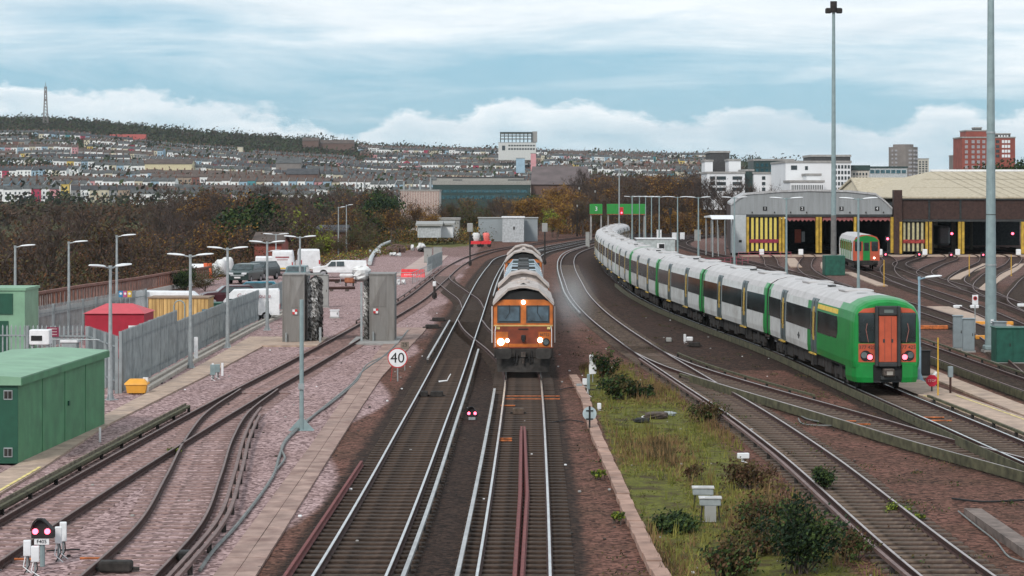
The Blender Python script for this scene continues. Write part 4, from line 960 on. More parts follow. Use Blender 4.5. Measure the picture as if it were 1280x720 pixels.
bp(1062, 700, 1.2, .7, ('olive', 'green', 'brown'), 1300, .04, 'straggly olive bush against the rail right of the tall bush', stems=14, seed=5)
bp(1030, 612, 1.0, .7, ('dark', 'green'), 1300, .04, 'small dark sapling growing in the middle of the right-hand track', stems=9, seed=6)
bp(775, 500, 1.6, 1.0, ('green', 'olive', 'green', 'dark'), 2600, .06, 'rounded green bush at the far end of the grass patch', stems=20, seed=7)
bp(757, 478, 1.3, 1.7, ('green', 'dark', 'brown'), 1600, .055, 'tall thin green bush behind the white board', stems=10, seed=8)
bp(805, 498, .9, .55, ('dark', 'green'), 900, .05, 'low dark bush right of the rounded green bush', stems=9, seed=9)
bp(843, 664, 1.3, .38, ('green', 'green', 'dark'), 2200, .045, 'low spreading green bramble left of the two grey boxes', stems=16, seed=10)
bp(885, 530, 1.5, .8, ('olive', 'brown', 'green'), 1500, .045, 'wispy brown-green bush near the right-hand track at mid patch', stems=14, seed=11)
bp(935, 612, 1.6, .8, ('olive', 'brown', 'brown'), 1600, .045, 'wispy dry bush right of the grass near the small white pot', stems=16, seed=12)
bp(868, 600, .7, .5, ('brown', 'olive'), 300, .04, 'thin dry stalks standing in the middle of the grass patch', stems=9, seed=13)
bp(1150, 652, .35, .16, ('bright', 'green'), 260, .03, 'small bright green weed by the right rail', stems=6, seed=14)
bp(1115, 640, .9, .12, ('bright', 'green'), 600, .03, 'flat bright green weed between the sleepers', stems=8, seed=15)
bp(772, 655, .4, .3, ('green', 'bright'), 350, .035, 'small green weed against the concrete trough', stems=6, seed=16)
bp(748, 600, .4, .3, ('green', 'bright'), 350, .035, 'small green weed tight against the trough farther up', stems=6, seed=17)
bp(960, 690, 2.4, .5, ('olive', 'olive', 'brown', 'green'), 2400, .045, 'low tangle of weeds around the tall dark bush', stems=26, seed=18)
bp(218, 568, .6, .12, ('bright', 'green'), 260, .035, 'tiny green tuft between the left sidings', stems=5, seed=19)
spots = [(rg.uniform(2, 15), 46+rg.random()**1.4*120, rg.uniform(.08, .35)) for _ in range(150)]
def g_weed(r):
    x, y, s = r.choice(spots)
    for k in ('T1', 'T2'):
        if abs(x-xat(k, y)) < 2.0: return None
    return (x+r.gauss(0, s), y+r.gauss(0, s*1.5), .03+abs(r.gauss(0, s*.3)))
stuff_leaves('trackside_weeds', g_weed, 5200, .032, ('green', 'olive', 'dark', 'brown', 'olive'), 12)
# ---------------------------------------------------------------- town on the hillside
HC_ = {'white': (.80, .80, .80), 'cream': (.58, .52, .40), 'brick': (.20, .085, .065), 'pale blue': (.30, .42, .52), 'pink': (.58, .28, .30), 'yellow': (.62, .45, .12), 'grey': (.28, .28, .28), 'teal': (.07, .26, .30), 'tan': (.34, .26, .20), 'crimson': (.42, .04, .09)}
hm = {k: pmat('house_'+k.replace(' ', '_'), c, .8, var=.1, scale=.3) for k, c in HC_.items()}
rfm = [pmat('roof_slate_grey', (.075, .078, .078), .8, var=.3, scale=.4), pmat('roof_tile_brown', (.085, .062, .052), .8, var=.3, scale=.4), pmat('roof_slate_dark', (.05, .05, .055), .8, var=.3, scale=.4)]
hwin = pmat('house_window', (.05, .06, .07), .3)
chm = pmat('chimney_brick', (.15, .075, .055), .9)
def house(m, x, y, z, w, d, h, rh, wall, roof, a, rng, bay=True):
    c, s = math.cos(a), math.sin(a)
    def T(p): return (x+p[0]*c-p[1]*s, y+p[0]*s+p[1]*c, z+p[2])
    hw = w/2
    m.add([T(p) for p in ((-hw, 0, -4), (hw, 0, -4), (hw, d, -4), (-hw, d, -4), (-hw, 0, h), (hw, 0, h), (hw, d, h), (-hw, d, h), (-hw, d/2, h+rh), (hw, d/2, h+rh))],
          [(0, 1, 5, 4), (2, 3, 7, 6), (1, 2, 6, 9, 5), (3, 0, 4, 8, 7)], wall)
    e = .3
    m.add([T(p) for p in ((-hw, -e, h-.1), (hw, -e, h-.1), (hw, d/2, h+rh+.1), (-hw, d/2, h+rh+.1), (hw, d+e, h-.1), (-hw, d+e, h-.1))], [(0, 1, 2, 3), (3, 2, 4, 5)], roof)
    for wx, wz, ww, wh in ((-w*.22, h*.58, w*.09, h*.10), (w*.22, h*.58, w*.09, h*.10), (-w*.2, h*.18, w*.14, h*.13), (w*.27, h*.13, w*.08, h*.17)):
        m.add([T(p) for p in ((wx-ww, -.06, wz), (wx+ww, -.06, wz), (wx+ww, -.06, wz+2*wh), (wx-ww, -.06, wz+2*wh))], [(0, 1, 2, 3)], hwin)
    cx = hw-.5; q = [T(p) for p in ((cx-.45, d/2-.8, h+rh-1), (cx+.45, d/2-.8, h+rh-1), (cx+.45, d/2+.8, h+rh-1), (cx-.45, d/2+.8, h+rh-1), (cx-.45, d/2-.8, h+rh+1.3), (cx+.45, d/2-.8, h+rh+1.3), (cx+.45, d/2+.8, h+rh+1.3), (cx-.45, d/2+.8, h+rh+1.3))]
    m.add(q, [(4, 5, 6, 7), (0, 1, 5, 4), (1, 2, 6, 5), (2, 3, 7, 6), (3, 0, 4, 7)], chm)
rh_ = random.Random(77); specs = []
NR = 16
for i in range(NR):
    t = (i+.25)/NR; Y = Y0H+40+(Y1H-Y0H-60)*t
    x0, x1 = (-40-UC)/F*Y, (905-UC)/F*Y; x = x0; runlen = 0; tone = None; nn = 0; yoff = rh_.uniform(-25, 25); slope = rh_.uniform(-.03, .03); stretch = rh_.random()
    while x < x1:
        if runlen <= 0: runlen = rh_.randint(5, 20); tone = rh_.random(); yoff = rh_.uniform(-38, 38); ang = rh_.uniform(-.25, .25); x += rh_.choice((0, 3, 9, 20)); rf = rh_.choice((0, 0, 1, 2)); hh = rh_.choice((5.6, 6.2, 7.2)); far_side = rh_.random() < .06
        w = rh_.uniform(4.9, 5.6); u = UC+x/Y*F; tt = (Y+yoff-Y0H)/(Y1H-Y0H)
        vis = True
        if u < 450 and tt > .80-.10*(u/450): vis = False      # wooded ridge
        if 640 < u and rh_.random() < .12: vis = False
        if vis:
            if tone < .72: cn = rh_.choice(('white', 'white', 'white', 'white', 'cream', 'white', 'white', 'pale blue', 'white', rh_.choice(('pink', 'yellow', 'teal', 'crimson', 'pale blue', 'brick'))))
            elif tone < .86: cn = rh_.choice(('brick', 'tan', 'brick', 'grey', 'white'))
            else: cn = rh_.choice(('grey', 'cream', 'tan', 'white'))
            specs.append((i, x, Y+yoff+slope*x*.1+math.sin(x*.02+i)*9, w, hh+rh_.uniform(-.25, .25), 2.4, cn, rf, ang+(1.45 if far_side else 0), nn)); nn += 1
        x += w if not far_side else 9.5; runlen -= 1
def visible_row(s):
    u = UC+s[1]/s[2]*F; return 0 <= u <= 880 and s[0] in (2, 3, 4) and not (483 < u < 745)
ind = [s for s in specs if visible_row(s)][:300]; indset = set(id(s) for s in ind)
cnt = {}
for s in ind: cnt.setdefault(s[0], []).append(s)
hmesh = {}
rown = {2: 'third', 3: 'fourth', 4: 'fifth'}
for rrow, L in cnt.items():
    L.sort(key=lambda s: s[1]/s[2])
    for j, s in enumerate(L):
        key = (s[6], s[7], round(s[4]*2))
        if key not in hmesh:
            m = MB(); house(m, 0, 0, 0, 5.25, 8.5, round(s[4]*2)/2, 2.4, hm[s[6]], rfm[s[7]], 0, rh_); hmesh[key] = m.mesh('terraced_house')
        o = bpy.data.objects.new('terraced_house', hmesh[key]); C.objects.link(o); o.location = (s[1], s[2], terr(s[1], s[2])-.3); o.rotation_euler = (0, 0, s[8])
        tag(o, '%s terraced house, %s from the left in the %s hillside row from the bottom' % (s[6], nth(j+1), rown[rrow]), 'house', 'terraced houses on the hillside')
m = MB()
for s in specs:
    if id(s) in indset: continue
    house(m, s[1], s[2], terr(s[1], s[2])-.3, s[3], 8.5, s[4], s[5], hm[s[6]], rfm[s[7]], s[8], rh_)
tag(m.build('distant_houses'), kind='stuff')
# hillside greenery and ridge wood
hl = [pmat('hill_foliage_'+n, c, 1, var=.3, scale=.2, spec=.1) for n, c in (('dark', (.028, .036, .02)), ('olive', (.055, .055, .028)), ('brown', (.06, .042, .03)), ('green', (.045, .062, .026)))]
def blobs(name, gen, n, seed, hl=hl):
    rng = random.Random(seed); m = MB()
    for i in range(n):
        q = gen(rng)
        if q is None: continue
        x, y, z, r = q; mt = rng.choice(hl)
        for k in range(34):
            a = Vector((rng.gauss(0, .5), rng.gauss(0, .4), abs(rng.gauss(.25, .38))))*r; s = r*rng.uniform(.12, .26)
            leaf_quad(m, Vector((x, y, z))+a, s, rng, mt if rng.random() < .8 else rng.choice(hl))
    return tag(m.build(name), kind='stuff')
def g_ridge(r):
    u = r.uniform(-30, 455); t = r.uniform(.74-.10*(u/450), 1.0); Y = Y0H+(Y1H-Y0H)*t; x = (u-UC)/F*Y; return (x, Y, terr(x, Y), r.uniform(4, 8))
blobs('ridge_wood', g_ridge, 3800, 41)
def g_town(r):
    u = r.uniform(-30, 1000); t = r.uniform(.0, 1.0); Y = Y0H+(Y1H-Y0H)*t; x = (u-UC)/F*Y
    if math.sin(x*.01+3)*math.sin(Y*.017)+r.gauss(0, .4) < .25: return None
    return (x, Y, terr(x, Y)+1, r.uniform(4.5, 9.5))
blobs('hillside_greenery', g_town, 3200, 42)
def g_valley(r):
    u = r.uniform(-40, 1000); Y = r.uniform(560, 1230); x = (u-UC)/F*Y; return (x, Y, terr(x, Y)-2, r.uniform(3, 5))
blobs('valley_wood', g_valley, 3800, 43, [hl[2], hl[2], hl[1], LEAF['brown']])
def g_sky(r):
    u = r.uniform(455, 900); Y = Y1H+r.uniform(-60, 0); x = (u-UC)/F*Y; return (x, Y, terr(x, Y), r.uniform(3, 7))
blobs('skyline_trees', g_sky, 900, 44)
# ---------------------------------------------------------------- far buildings
bwin = pmat('building_window', (.03, .04, .045), .15, var=.4, scale=.5, spec=.6)
bwhite = pmat('render_white', (.70, .71, .73), .7, var=.04, scale=.2)
def block(name, label, u0, u1, vt, vb, Y, depth, mat, cat='building', wins=(), roofmat=None, z0=None, parapet=.4):
    """a box building whose front stands at distance Y; wins = list of (u0,u1,v0,v1,cols,rows,fill,material)"""
    a = W(u0, vt, Y); b = W(u1, vb, Y); zb = b.z if z0 is None else z0
    r = empty(name, label, cat, ((a.x+b.x)/2, Y, zb)); cx = (a.x+b.x)/2; w = b.x-a.x; h = a.z-zb
    m = MB(); m.box(-w/2, w/2, 0, depth, 0, h, mat); m.build('wall', r)
    m = MB(); m.box(-w/2-.15, w/2+.15, -.15, depth+.15, h, h+parapet, roofmat or conc_grey); m.build('roof', r)
    for (p, q, v0, v1, nc, nr, fill, wm) in wins:
        A = W(p, v0, Y); B = W(q, v1, Y); dx = (B.x-A.x)/nc; dz = (A.z-B.z)/nr
        for i in range(nc):
            for j in range(nr):
                m = MB(); x = A.x-cx+dx*(i+.5); z = A.z-zb-dz*(j+.5); m.box(x-dx*fill/2, x+dx*fill/2, -.08, .05, z-dz*.3, z+dz*.3, wm or bwin); m.build('window', r)
    return r
dkglass = pmat('teal_dark_cladding', (.035, .060, .058), .3, var=.2)
gconc = pmat('grey_tower_concrete', (.20, .175, .165), .8, var=.1, scale=.3)
block('apartment_block', 'white flats with three columns of wide dark windows beside a dark glass slot', 884, 931, 217, 262, 455, 14, bwhite, wins=[(884.5, 897, 219, 240, 1, 3, .5, None), (894, 909, 219, 240, 1, 3, .78, None), (914, 929, 219, 240, 1, 3, .78, None)])
block('apartment_block', 'narrow dark glass stair tower between the two white flat buildings', 931.2, 942, 214, 262, 457, 12, dkglass)
block('apartment_block', 'plain white flats with two small window columns right of the glass slot', 942.2, 991, 217.5, 250, 455, 14, bwhite, wins=[(951, 958, 219, 240, 1, 3, .6, None), (969, 979, 219, 240, 1, 3, .75, None)])
block('tower_block', 'dark grey box rising above the white flats', 888, 912, 191, 219, 480, 12, pmat('charcoal_brick', (.06, .06, .062), .8), wins=())
block('tower_block', 'white wing left of the dark grey box on the flats', 881, 891, 202, 219, 470, 8, bwhite)
block('tower_block', 'white wing right of the dark grey box on the flats', 911, 926, 201, 219, 470, 8, bwhite)
block('tower_block', 'dark teal glass block behind the plain white flats', 942, 992, 201, 218, 490, 12, dkglass, wins=[(944, 990, 203, 216, 8, 2, .6, glass_t)])
block('office_building', 'big white office building with a grid of windows at its right end', 982, 1063.5, 203.5, 262, 430, 24, bwhite, wins=[(1042.5, 1063, 205, 240, 5, 5, .62, None), (988.5, 996.5, 205, 214, 1, 1, .95, None), (1006, 1010, 206, 214, 1, 1, .9, None)])
block('plant_room', 'dark plant room on top of the big white office building', 1014, 1063, 196, 203.2, 436, 12, pmat('charcoal_brick', ()), cat='roof room')
block('office_building', 'low white building with thin vertical fins in front of the big white office', 988, 1030, 228, 262, 420, 10, bwhite, wins=[(989, 1029, 229, 240, 18, 1, .45, None)])
block('office_building', 'small white box on the finned low building', 1008, 1026, 219.5, 227.8, 424, 6, bwhite, wins=())
block('office_building', 'cream stone building with many small square windows and a dark teal top', 1064, 1086.5, 213, 262, 440, 18, pmat('cream_stone', (.50, .47, .42), .8), wins=[(1065.5, 1085, 215, 240, 5, 5, .5, None)], roofmat=dkglass, parapet=1.0)
block('office_building', 'long low teal and white block between the cream building and the grey tower', 1086.8, 1134, 210, 225, 560, 18, pmat('pale_panel', (.42, .45, .46), .7), wins=[(1087, 1133, 211, 218, 7, 1, .8, glass_t)], roofmat=dkglass)
r = empty('tower_block', 'rounded grey tower block standing against the clouds', 'building', (W(1129, 218, 1000).x, 1000, W(1129, 240, 1000).z)); hh = W(0, 184, 1000).z-W(0, 240, 1000).z
m = MB(); m.prism_z([(6.5*math.cos(t)*(1 if abs(math.cos(t)) < .7 else .98), 6.5*math.sin(t)) for t in [2*math.pi*k/16 for k in range(16)]], 0, hh, gconc); m.prism_z([(4.5*math.cos(t), 4.5*math.sin(t)) for t in [2*math.pi*k/12 for k in range(12)]], hh, hh+1.2, gconc); m.build('wall', r)
for j in range(9):
    for k in (-3, -2, 1, 2, 3):
        t = -math.pi/2+k*.32; x, y = 6.45*math.cos(t), 6.45*math.sin(t); m = MB(); z = hh-2-j*1.75
        m.add([(x-.8*abs(math.sin(t)), y-.12, z), (x+.8*abs(math.sin(t)), y-.12, z), (x+.8*abs(math.sin(t)), y-.12, z+.8), (x-.8*abs(math.sin(t)), y-.12, z+.8)], [(0, 1, 2, 3)], pmat('tower_window_pale', (.32, .31, .33), .3)); m.build('window', r)
block('tower_block', 'small cream tower right beside the rounded grey tower', 1147.5, 1161, 199, 226, 1020, 12, pmat('cream_stone', ()), wins=[(1148, 1160, 201, 218, 3, 6, .6, None)])
brick = pmat('red_brick', (.26, .072, .055), .85, var=.15, scale=.5)
block('tower_block', 'tall red brick tower block right of the thick grey mast', 1202.5, 1269, 172.5, 226, 700, 14, brick, wins=[(1204, 1212, 174, 212, 1, 6, .45, pmat('tower_window_pale', ())), (1213, 1233, 174, 212, 3, 6, .55, pmat('tower_window_pale', ())), (1252, 1263, 174, 198, 3, 4, .8, white), (1244, 1250, 174, 198, 1, 4, .7, None)])
block('roof_room', 'brick upper storey on top of the red brick tower', 1208, 1236, 164, 172.3, 703, 10, brick, cat='roof room'); block('roof_room', 'dark lift room on top of the red brick tower', 1219, 1227, 160.5, 163.8, 704, 5, pmat('charcoal_brick', ()), cat='roof room')
block('roof_room', 'low windowed storey on the right shoulder of the brick tower', 1244, 1263, 168, 172.3, 703, 8, pmat('charcoal_brick', ()), cat='roof room', wins=[(1247, 1261, 168.5, 171.5, 4, 1, .6, white)])
block('tower_block', 'slim grey tower half hidden behind the red brick tower', 1193, 1202, 195, 226, 820, 10, gconc)
# long modern school building and neighbours, centre left
slab_c = pmat('slab_concrete', (.30, .29, .27), .8, var=.1)
block('college_building', 'long low modern building with green glass storeys and a pale concrete roof slab', 541, 663, 231, 268, 690, 30, dkglass, wins=[(543, 660, 236, 242, 12, 1, .9, glass_t), (543, 655, 243, 250, 16, 1, .86, glass_t)], roofmat=slab_c, parapet=1.3)
block('college_building', 'upper grey storey of the long modern building', 546, 655, 222.5, 230.6, 696, 20, slab_c, wins=[(566, 578, 223, 230.4, 1, 1, .98, None), (632, 660, 223, 230, 1, 1, .8, None)], roofmat=pmat('charcoal_brick', ()))
striped = pmat('striped_white_cladding', (.60, .55, .52), .7)
rb = block('warehouse', 'white box building with vertical pink-white striped cladding among the trees', 500, 549, 239, 290, 560, 16, striped)
m = MB(); A = W(500, 239, 560); B = W(549, 252, 560); w = B.x-A.x
for k in range(24): x = -w/2+w*(k+.5)/24; m.box(x-.1, x+.1, -.12, .02, 7.6 if False else 2, 9.9 if False else (A.z-W(0, 290, 560).z), pmat('stripe_pink', (.42, .27, .24), .7))
m.build('cladding_stripes', rb)
m = MB()
for k, (x, h_) in enumerate(((-4, 2), (-2.6, 1.2), (0, 2.4), (2.6, 3))): zt = A.z-W(0, 290, 560).z+.4; m.tube([(x, 3, zt), (x, 3, zt+h_)], .22, galv, 8)
m.build('flue', rb)
# hospital tower under scaffolding on the ridge
rb = block('hospital', 'tall white hospital building with open steel frame on top, on the ridge', 623, 670, 178.5, 200, 2050, 30, pmat('hospital_render', (.56, .56, .55), .8), wins=[(635, 669, 180.5, 183.5, 10, 1, .75, None), (635, 669, 184.5, 188, 10, 1, .75, None), (627, 632, 180, 190, 1, 1, .8, None)])
m = MB(); A = W(625, 178, 2050); B = W(664, 166, 2050); wx = (B.x-A.x)/2; h0 = A.z-W(0, 200, 2050).z+.5; h1 = B.z-W(0, 200, 2050).z
for k in range(9):
    x = -wx-1+2*wx*k/8; m.box(x-.35, x+.35, 2, 2.7, h0, h1, dkglass); m.box(x-.35, x+.35, 20, 20.7, h0, h1, dkglass)
for z in (h0+2.6, h0+5.3, h1-.8): m.box(-wx-1.5, wx-.5, 2, 21, z, z+.6, conc_grey)
m.box(-wx-1.5, wx-.5, 1.5, 21, h1, h1+.8, dkglass); m.box(wx-.4, wx+4, 4, 20, h0, h1+1.4, conc_grey); m.build('steel_frame', rb)
# big roofed hall
def gable(name, label, u0, u1, ve, vr, Y, depth, wall, roof, vb=262, cat='building', hip=0.0):
    a = W(u0, ve, Y); b = W(u1, ve, Y); zr = W(u0, vr, Y).z; zb = W(u0, vb, Y).z; r = empty(name, label, cat, ((a.x+b.x)/2, Y, zb)); w = (b.x-a.x)/2; e = a.z-zb; t = zr-zb
    m = MB(); m.box(-w, w, 0, depth, 0, e, wall); m.add([(-w, 0, e), (-w, depth, e), (-w+hip*w, depth/2, t-.2)], [(0, 1, 2)], wall); m.add([(w, 0, e), (w, depth, e), (w-hip*w, depth/2, t-.2)], [(0, 2, 1)], wall); m.build('wall', r)
    m = MB(); v = [(-w-.3, -.4, e-.05), (w+.3, -.4, e-.05), (w+.3-hip*w, depth/2, t), (-w-.3+hip*w, depth/2, t), (-w-.3, depth+.4, e-.05), (w+.3, depth+.4, e-.05)]
    v2 = [(x, y, z+.3) for x, y, z in v]; m.add(v+v2, [(0, 1, 2, 3), (3, 2, 5, 4), (6, 7, 8, 9), (9, 8, 11, 10), (0, 6, 7, 1), (4, 5, 11, 10), (1, 7, 8, 2), (2, 8, 11, 5), (0, 3, 9, 6), (3, 4, 10, 9)], roof); m.build('roof', r)
    return r
gable('hall', 'large hall with a steep brown-grey roof and dark gable end', 664, 738, 231, 208.5, 720, 26, pmat('hall_brick', (.14, .085, .07), .85), pmat('hall_roof', (.12, .095, .095), .8, var=.15, scale=.3), hip=.08)
gable('school', 'red roofed brick school standing alone high on the left hillside', 136, 181, 175, 168, 2240, 16, pmat('red_brick', ()), pmat('school_roof_red', (.30, .06, .05), .8), vb=186)
gable('church', 'grey roofed church hall on the hillside below the ridge', 345, 376, 204, 198, 1750, 16, gconc, rfm[0], vb=214)
gable('church', 'long dark slate roofed church lower on the hillside', 358, 397, 218, 211, 1480, 18, pmat('hall_brick', ()), rfm[2], vb=228)
gable('hill_house', 'long brick block half hidden on the wooded ridge', 400, 442, 179.5, 175, 2350, 14, pmat('hall_brick', ()), rfm[1], vb=188)
gable('hill_house', 'small brick block left of the long block on the ridge', 378, 398, 176, 172, 2340, 14, pmat('hall_brick', ()), rfm[1], vb=184)
gable('hall', 'low cream factory with a long pale front among the terraces', 181, 240, 205, 199, 1680, 16, hm['yellow'] if False else pmat('cream_front', (.60, .52, .34), .8), rfm[1], vb=214)
gable('hall', 'twin gabled brown hall at the lower right of the terraces', 262, 302, 238, 232, 1300, 16, pmat('hall_brick', ()), rfm[1], vb=250)
gable('house', 'low pitched red-brown villa behind the yard, left of the vans', 318, 352, 304, 294, 262, 8, brick, rfm[1], vb=326, cat='house')
gable('house', 'long grey roofed cottage behind the yard with white gable', 352, 432, 290, 284, 330, 8, pmat('hall_brick', ()), rfm[2], vb=306, cat='house')
block('hill_building', 'pale dome-topped building left of centre on the hillside', 297, 303, 184, 192, 2100, 8, hm['cream'], cat='building')
block('house', 'bright pink tall house end on the centre ridge', 663.5, 670, 192, 214, 1500, 9, hm['pink'], cat='house'); block('house', 'pale green tall house beside the pink one on the centre ridge', 645, 656, 198, 216, 1500, 9, hm['pale blue'], cat='house')
# communications mast on the left hill
mx, my = W(57, 160, 2450).x, 2450; zb = terr(mx, my)-2; zt = W(57, 108, 2450).z
r = empty('radio_mast', 'tall steel lattice mast on the wooded hill at far left', 'mast', (mx, my, zb)); m = MB(); H_ = zt-zb
for sx, sy in ((-1, -1), (1, -1), (1, 1), (-1, 1)): m.tube([(sx*2.9, sy*2.9, 0), (sx*1.5, sy*1.5, H_*.6), (sx*.9, sy*.9, H_)], .34, gconc, 4)
for k in range(14):
    z = H_*k/14; q = 2.9-(2.0*k/14); z2 = H_*(k+1)/14; q2 = 2.9-(2.0*(k+1)/14)
    for s in (-1, 1): m.tube([(-q, s*q, z), (q2, s*q2, z2)], .16, gconc, 3); m.tube([(q, s*q, z), (-q2, s*q2, z2)], .16, gconc, 3); m.tube([(s*q, -q, z), (s*q2, q2, z2)], .16, gconc, 3)
m.build('lattice', r); m = MB(); m.box(-1.6, 1.6, -1.6, 1.6, H_*.68, H_*.72, gconc); m.box(-1.4, 1.4, -1.4, 1.4, H_*.85, H_*.89, gconc); m.tube([(0, 0, H_), (0, 0, H_+4)], .3, gconc, 6); m.build('aerials', r)
# ---------------------------------------------------------------- depot sheds
YD = 304.0; X = lambda u: (u-UC)*YD/F; Zv = lambda v: HC-(v-VH)*YD/F
shed_grey = pmat('shed_grey_cladding', (.26, .275, .285), .6, var=.06, scale=.5, dirt=(.15, .15, .15), dirt_amt=.4, streak=True)
shed_pale = pmat('shed_pale_panel', (.42, .45, .47), .6, var=.05)
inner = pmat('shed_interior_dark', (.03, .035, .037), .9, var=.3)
r = empty('train_shed', 'grey arched train shed with four numbered bays', 'shed', (X(1014), YD, 0)); ox = X(1014)
def bx(m, u0, u1, v0, v1, ya, yb, mat): m.box(X(u0)-ox, X(u1)-ox, ya, yb, max(0, Zv(v1)), Zv(v0), mat)
m = MB(); arch = [(X(u)-ox, Zv(v)) for u, v in ((913.5, 268), (913.5, 257), (922, 250), (934, 243.6), (972, 240.6), (1011, 239.2), (1060, 240.5), (1094, 244), (1106, 253), (1115, 262), (1115, 268))]
m.prism_y(arch, -.2, .2, shed_grey); m.build('arched_gable', r)
m = MB(); rr = arch[1:-1]; m.loft([[(x, -.35, z+.02) for x, z in rr]+[(x, -.35, z+.3) for x, z in rr[::-1]], [(x+6.6, 75, z+.02) for x, z in rr]+[(x+6.6, 75, z+.3) for x, z in rr[::-1]]], pmat('shed_roof_pale', (.40, .40, .41), .7, dirt=(.25, .24, .22), dirt_amt=.5)); m.build('roof', r)
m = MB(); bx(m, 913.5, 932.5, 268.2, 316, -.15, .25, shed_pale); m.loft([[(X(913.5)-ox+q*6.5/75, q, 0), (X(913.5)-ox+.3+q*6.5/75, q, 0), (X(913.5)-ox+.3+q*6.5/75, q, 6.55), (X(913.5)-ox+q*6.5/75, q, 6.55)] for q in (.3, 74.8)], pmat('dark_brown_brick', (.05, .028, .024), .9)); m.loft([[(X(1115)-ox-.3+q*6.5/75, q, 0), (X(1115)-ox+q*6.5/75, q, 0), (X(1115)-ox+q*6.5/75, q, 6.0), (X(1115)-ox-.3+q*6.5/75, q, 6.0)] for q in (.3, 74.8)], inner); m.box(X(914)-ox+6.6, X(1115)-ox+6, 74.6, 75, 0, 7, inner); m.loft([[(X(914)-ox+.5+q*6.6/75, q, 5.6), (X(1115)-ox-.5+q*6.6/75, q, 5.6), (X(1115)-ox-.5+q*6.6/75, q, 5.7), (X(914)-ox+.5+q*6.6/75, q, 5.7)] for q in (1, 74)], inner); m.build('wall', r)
m = MB(); bx(m, 923.5, 927, 300, 303, -.2, -.14, black); m.build('vent', r)
m = MB(); bx(m, 933, 1114, 268.2, 271, -.22, .2, g_frame); m.build('lintel', r)
for u0, u1 in ((933, 936), (973.5, 976.5), (977.5, 980.5), (1019.5, 1023), (1024, 1027), (1067, 1070.2), (1113, 1116.4)):
    m = MB(); bx(m, u0, u1, 271.2, 316, -.3, .1, pmat('yellow_column', (.42, .27, .035), .6, var=.25, scale=2)); m.build('yellow_column', r)
yp = pmat('yellow_door_slat', (.62, .50, .11), .6, var=.08)
m = MB(); bx(m, 936.4, 973.2, 271.2, 316, .1, .3, black); d = m.build('striped_door', r)
for k in range(6): u = 939+k*5.7; m = MB(); bx(m, u, u+3.1, 272, 313.5, -.05, .09, yp); m.build('yellow_slat', d)
m = MB(); bx(m, 936.4, 973, 299, 303.5, -.12, -.06, pmat('door_band_maroon', (.24, .02, .05), .6)); m.build('red_band', d)
for u0, u1 in ((982, 1019), (1028.5, 1066), (1071, 1112.5)):
    m = MB(); n = 7; xs = np.linspace(X(u0)-ox, X(u1)-ox, n*2+1)
    v = [(xs[0], .0, Zv(271.5)), (xs[-1], .0, Zv(271.5))]+[(xs[i], .0, Zv(277 if i % 2 == 0 else 274.5)) for i in range(len(xs)-1, -1, -1)]
    m.loft([v, [(x, .12, z) for x, _, z in v]], pmat('strip_curtain_maroon', (.27, .09, .09), .7)); m.build('door_valance', r)
for i, (u, t) in enumerate(((956, '1'), (1002.5, '2'), (1051.5, '3'), (1096, '4'))):
    m = MB(); bx(m, u-2.6, u+2.6, 258.2, 263.4, -.26, -.2, black); p = m.build('number_plate', r); put_text(t, .56, white, (X(u)-ox, -.275, Zv(260.8)), 0, r, 'bay_number')
m = MB()
for u in (940, 968, 988, 1008, 1040, 1062, 1082, 1104): bx(m, u-.6, u+.6, 264.5, 266.5, -.35, -.2, darkgrey)
m.build('wall_lamp', r)
# interior lamps of bay two (lit in the photograph)
il = pmat('lit_tube_lamp', (.9, .95, .9), .4, emis=(.85, 1, .92), es=1.0)
for k, u in enumerate((990, 997, 1004, 1011)): m = MB(); m.box(X(u)-ox-.28, X(u)-ox+.28, 12+k*3, 12.3+k*3, 4.75, 4.85, il); m.build('interior_lamp', r)
m = MB(); bx(m, 1004, 1012, 288, 305, 9, 9.3, g_orange); m.box(X(1013)-ox, X(1017)-ox, 9, 9.3, 1.6, 3.0, galv); m.build('parked_cab', r)
dk_brick = pmat('dark_brown_brick', ())
# second shed
r = empty('train_shed', 'dark brick train shed with a tan hipped roof and red lights in its bays', 'shed', (X(1200), YD, 0)); ox = X(1200)
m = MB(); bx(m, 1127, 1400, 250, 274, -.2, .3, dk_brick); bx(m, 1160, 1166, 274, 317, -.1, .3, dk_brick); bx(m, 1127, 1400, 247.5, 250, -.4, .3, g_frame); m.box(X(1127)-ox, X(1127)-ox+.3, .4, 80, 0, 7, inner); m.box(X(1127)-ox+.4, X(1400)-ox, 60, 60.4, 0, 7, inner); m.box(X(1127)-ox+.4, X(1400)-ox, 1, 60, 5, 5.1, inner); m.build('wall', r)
m = MB(); bx(m, 1116.6, 1126.8, 237.5, 317, -.6, .8, dk_brick); m.build('brick_pier', r)
m = MB(); bx(m, 1127.5, 1400, 274.3, 277, -.25, .2, g_frame)
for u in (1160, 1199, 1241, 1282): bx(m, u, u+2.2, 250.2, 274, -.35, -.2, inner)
m.build('lintel', r)
for u0, u1 in ((1123.5, 1126.6), (1156.5, 1159.5), (1161, 1164.5), (1197.5, 1200.7), (1201.6, 1205), (1239, 1242), (1276, 1279.5)):
    m = MB(); bx(m, u0, u1, 277.2, 317, -.65 if u0 < 1127 else -.3, -.61 if u0 < 1127 else .1, pmat('yellow_column', ())); m.build('yellow_column', r)
m = MB(); bx(m, 1127.6, 1156, 277.2, 315, .1, .3, black); d = m.build('striped_door', r)
for k in range(5): u = 1129+k*5.6; m = MB(); bx(m, u, u+2.7, 278, 314, -.05, .09, pmat('door_slat_cream', (.42, .38, .22), .6, var=.15)); m.build('cream_slat', d)
m = MB(); bx(m, 1127.8, 1156, 299.5, 304, -.12, -.06, pmat('door_band_red', (.30, .035, .03), .6, var=.4, scale=3)); m.build('red_band', d)
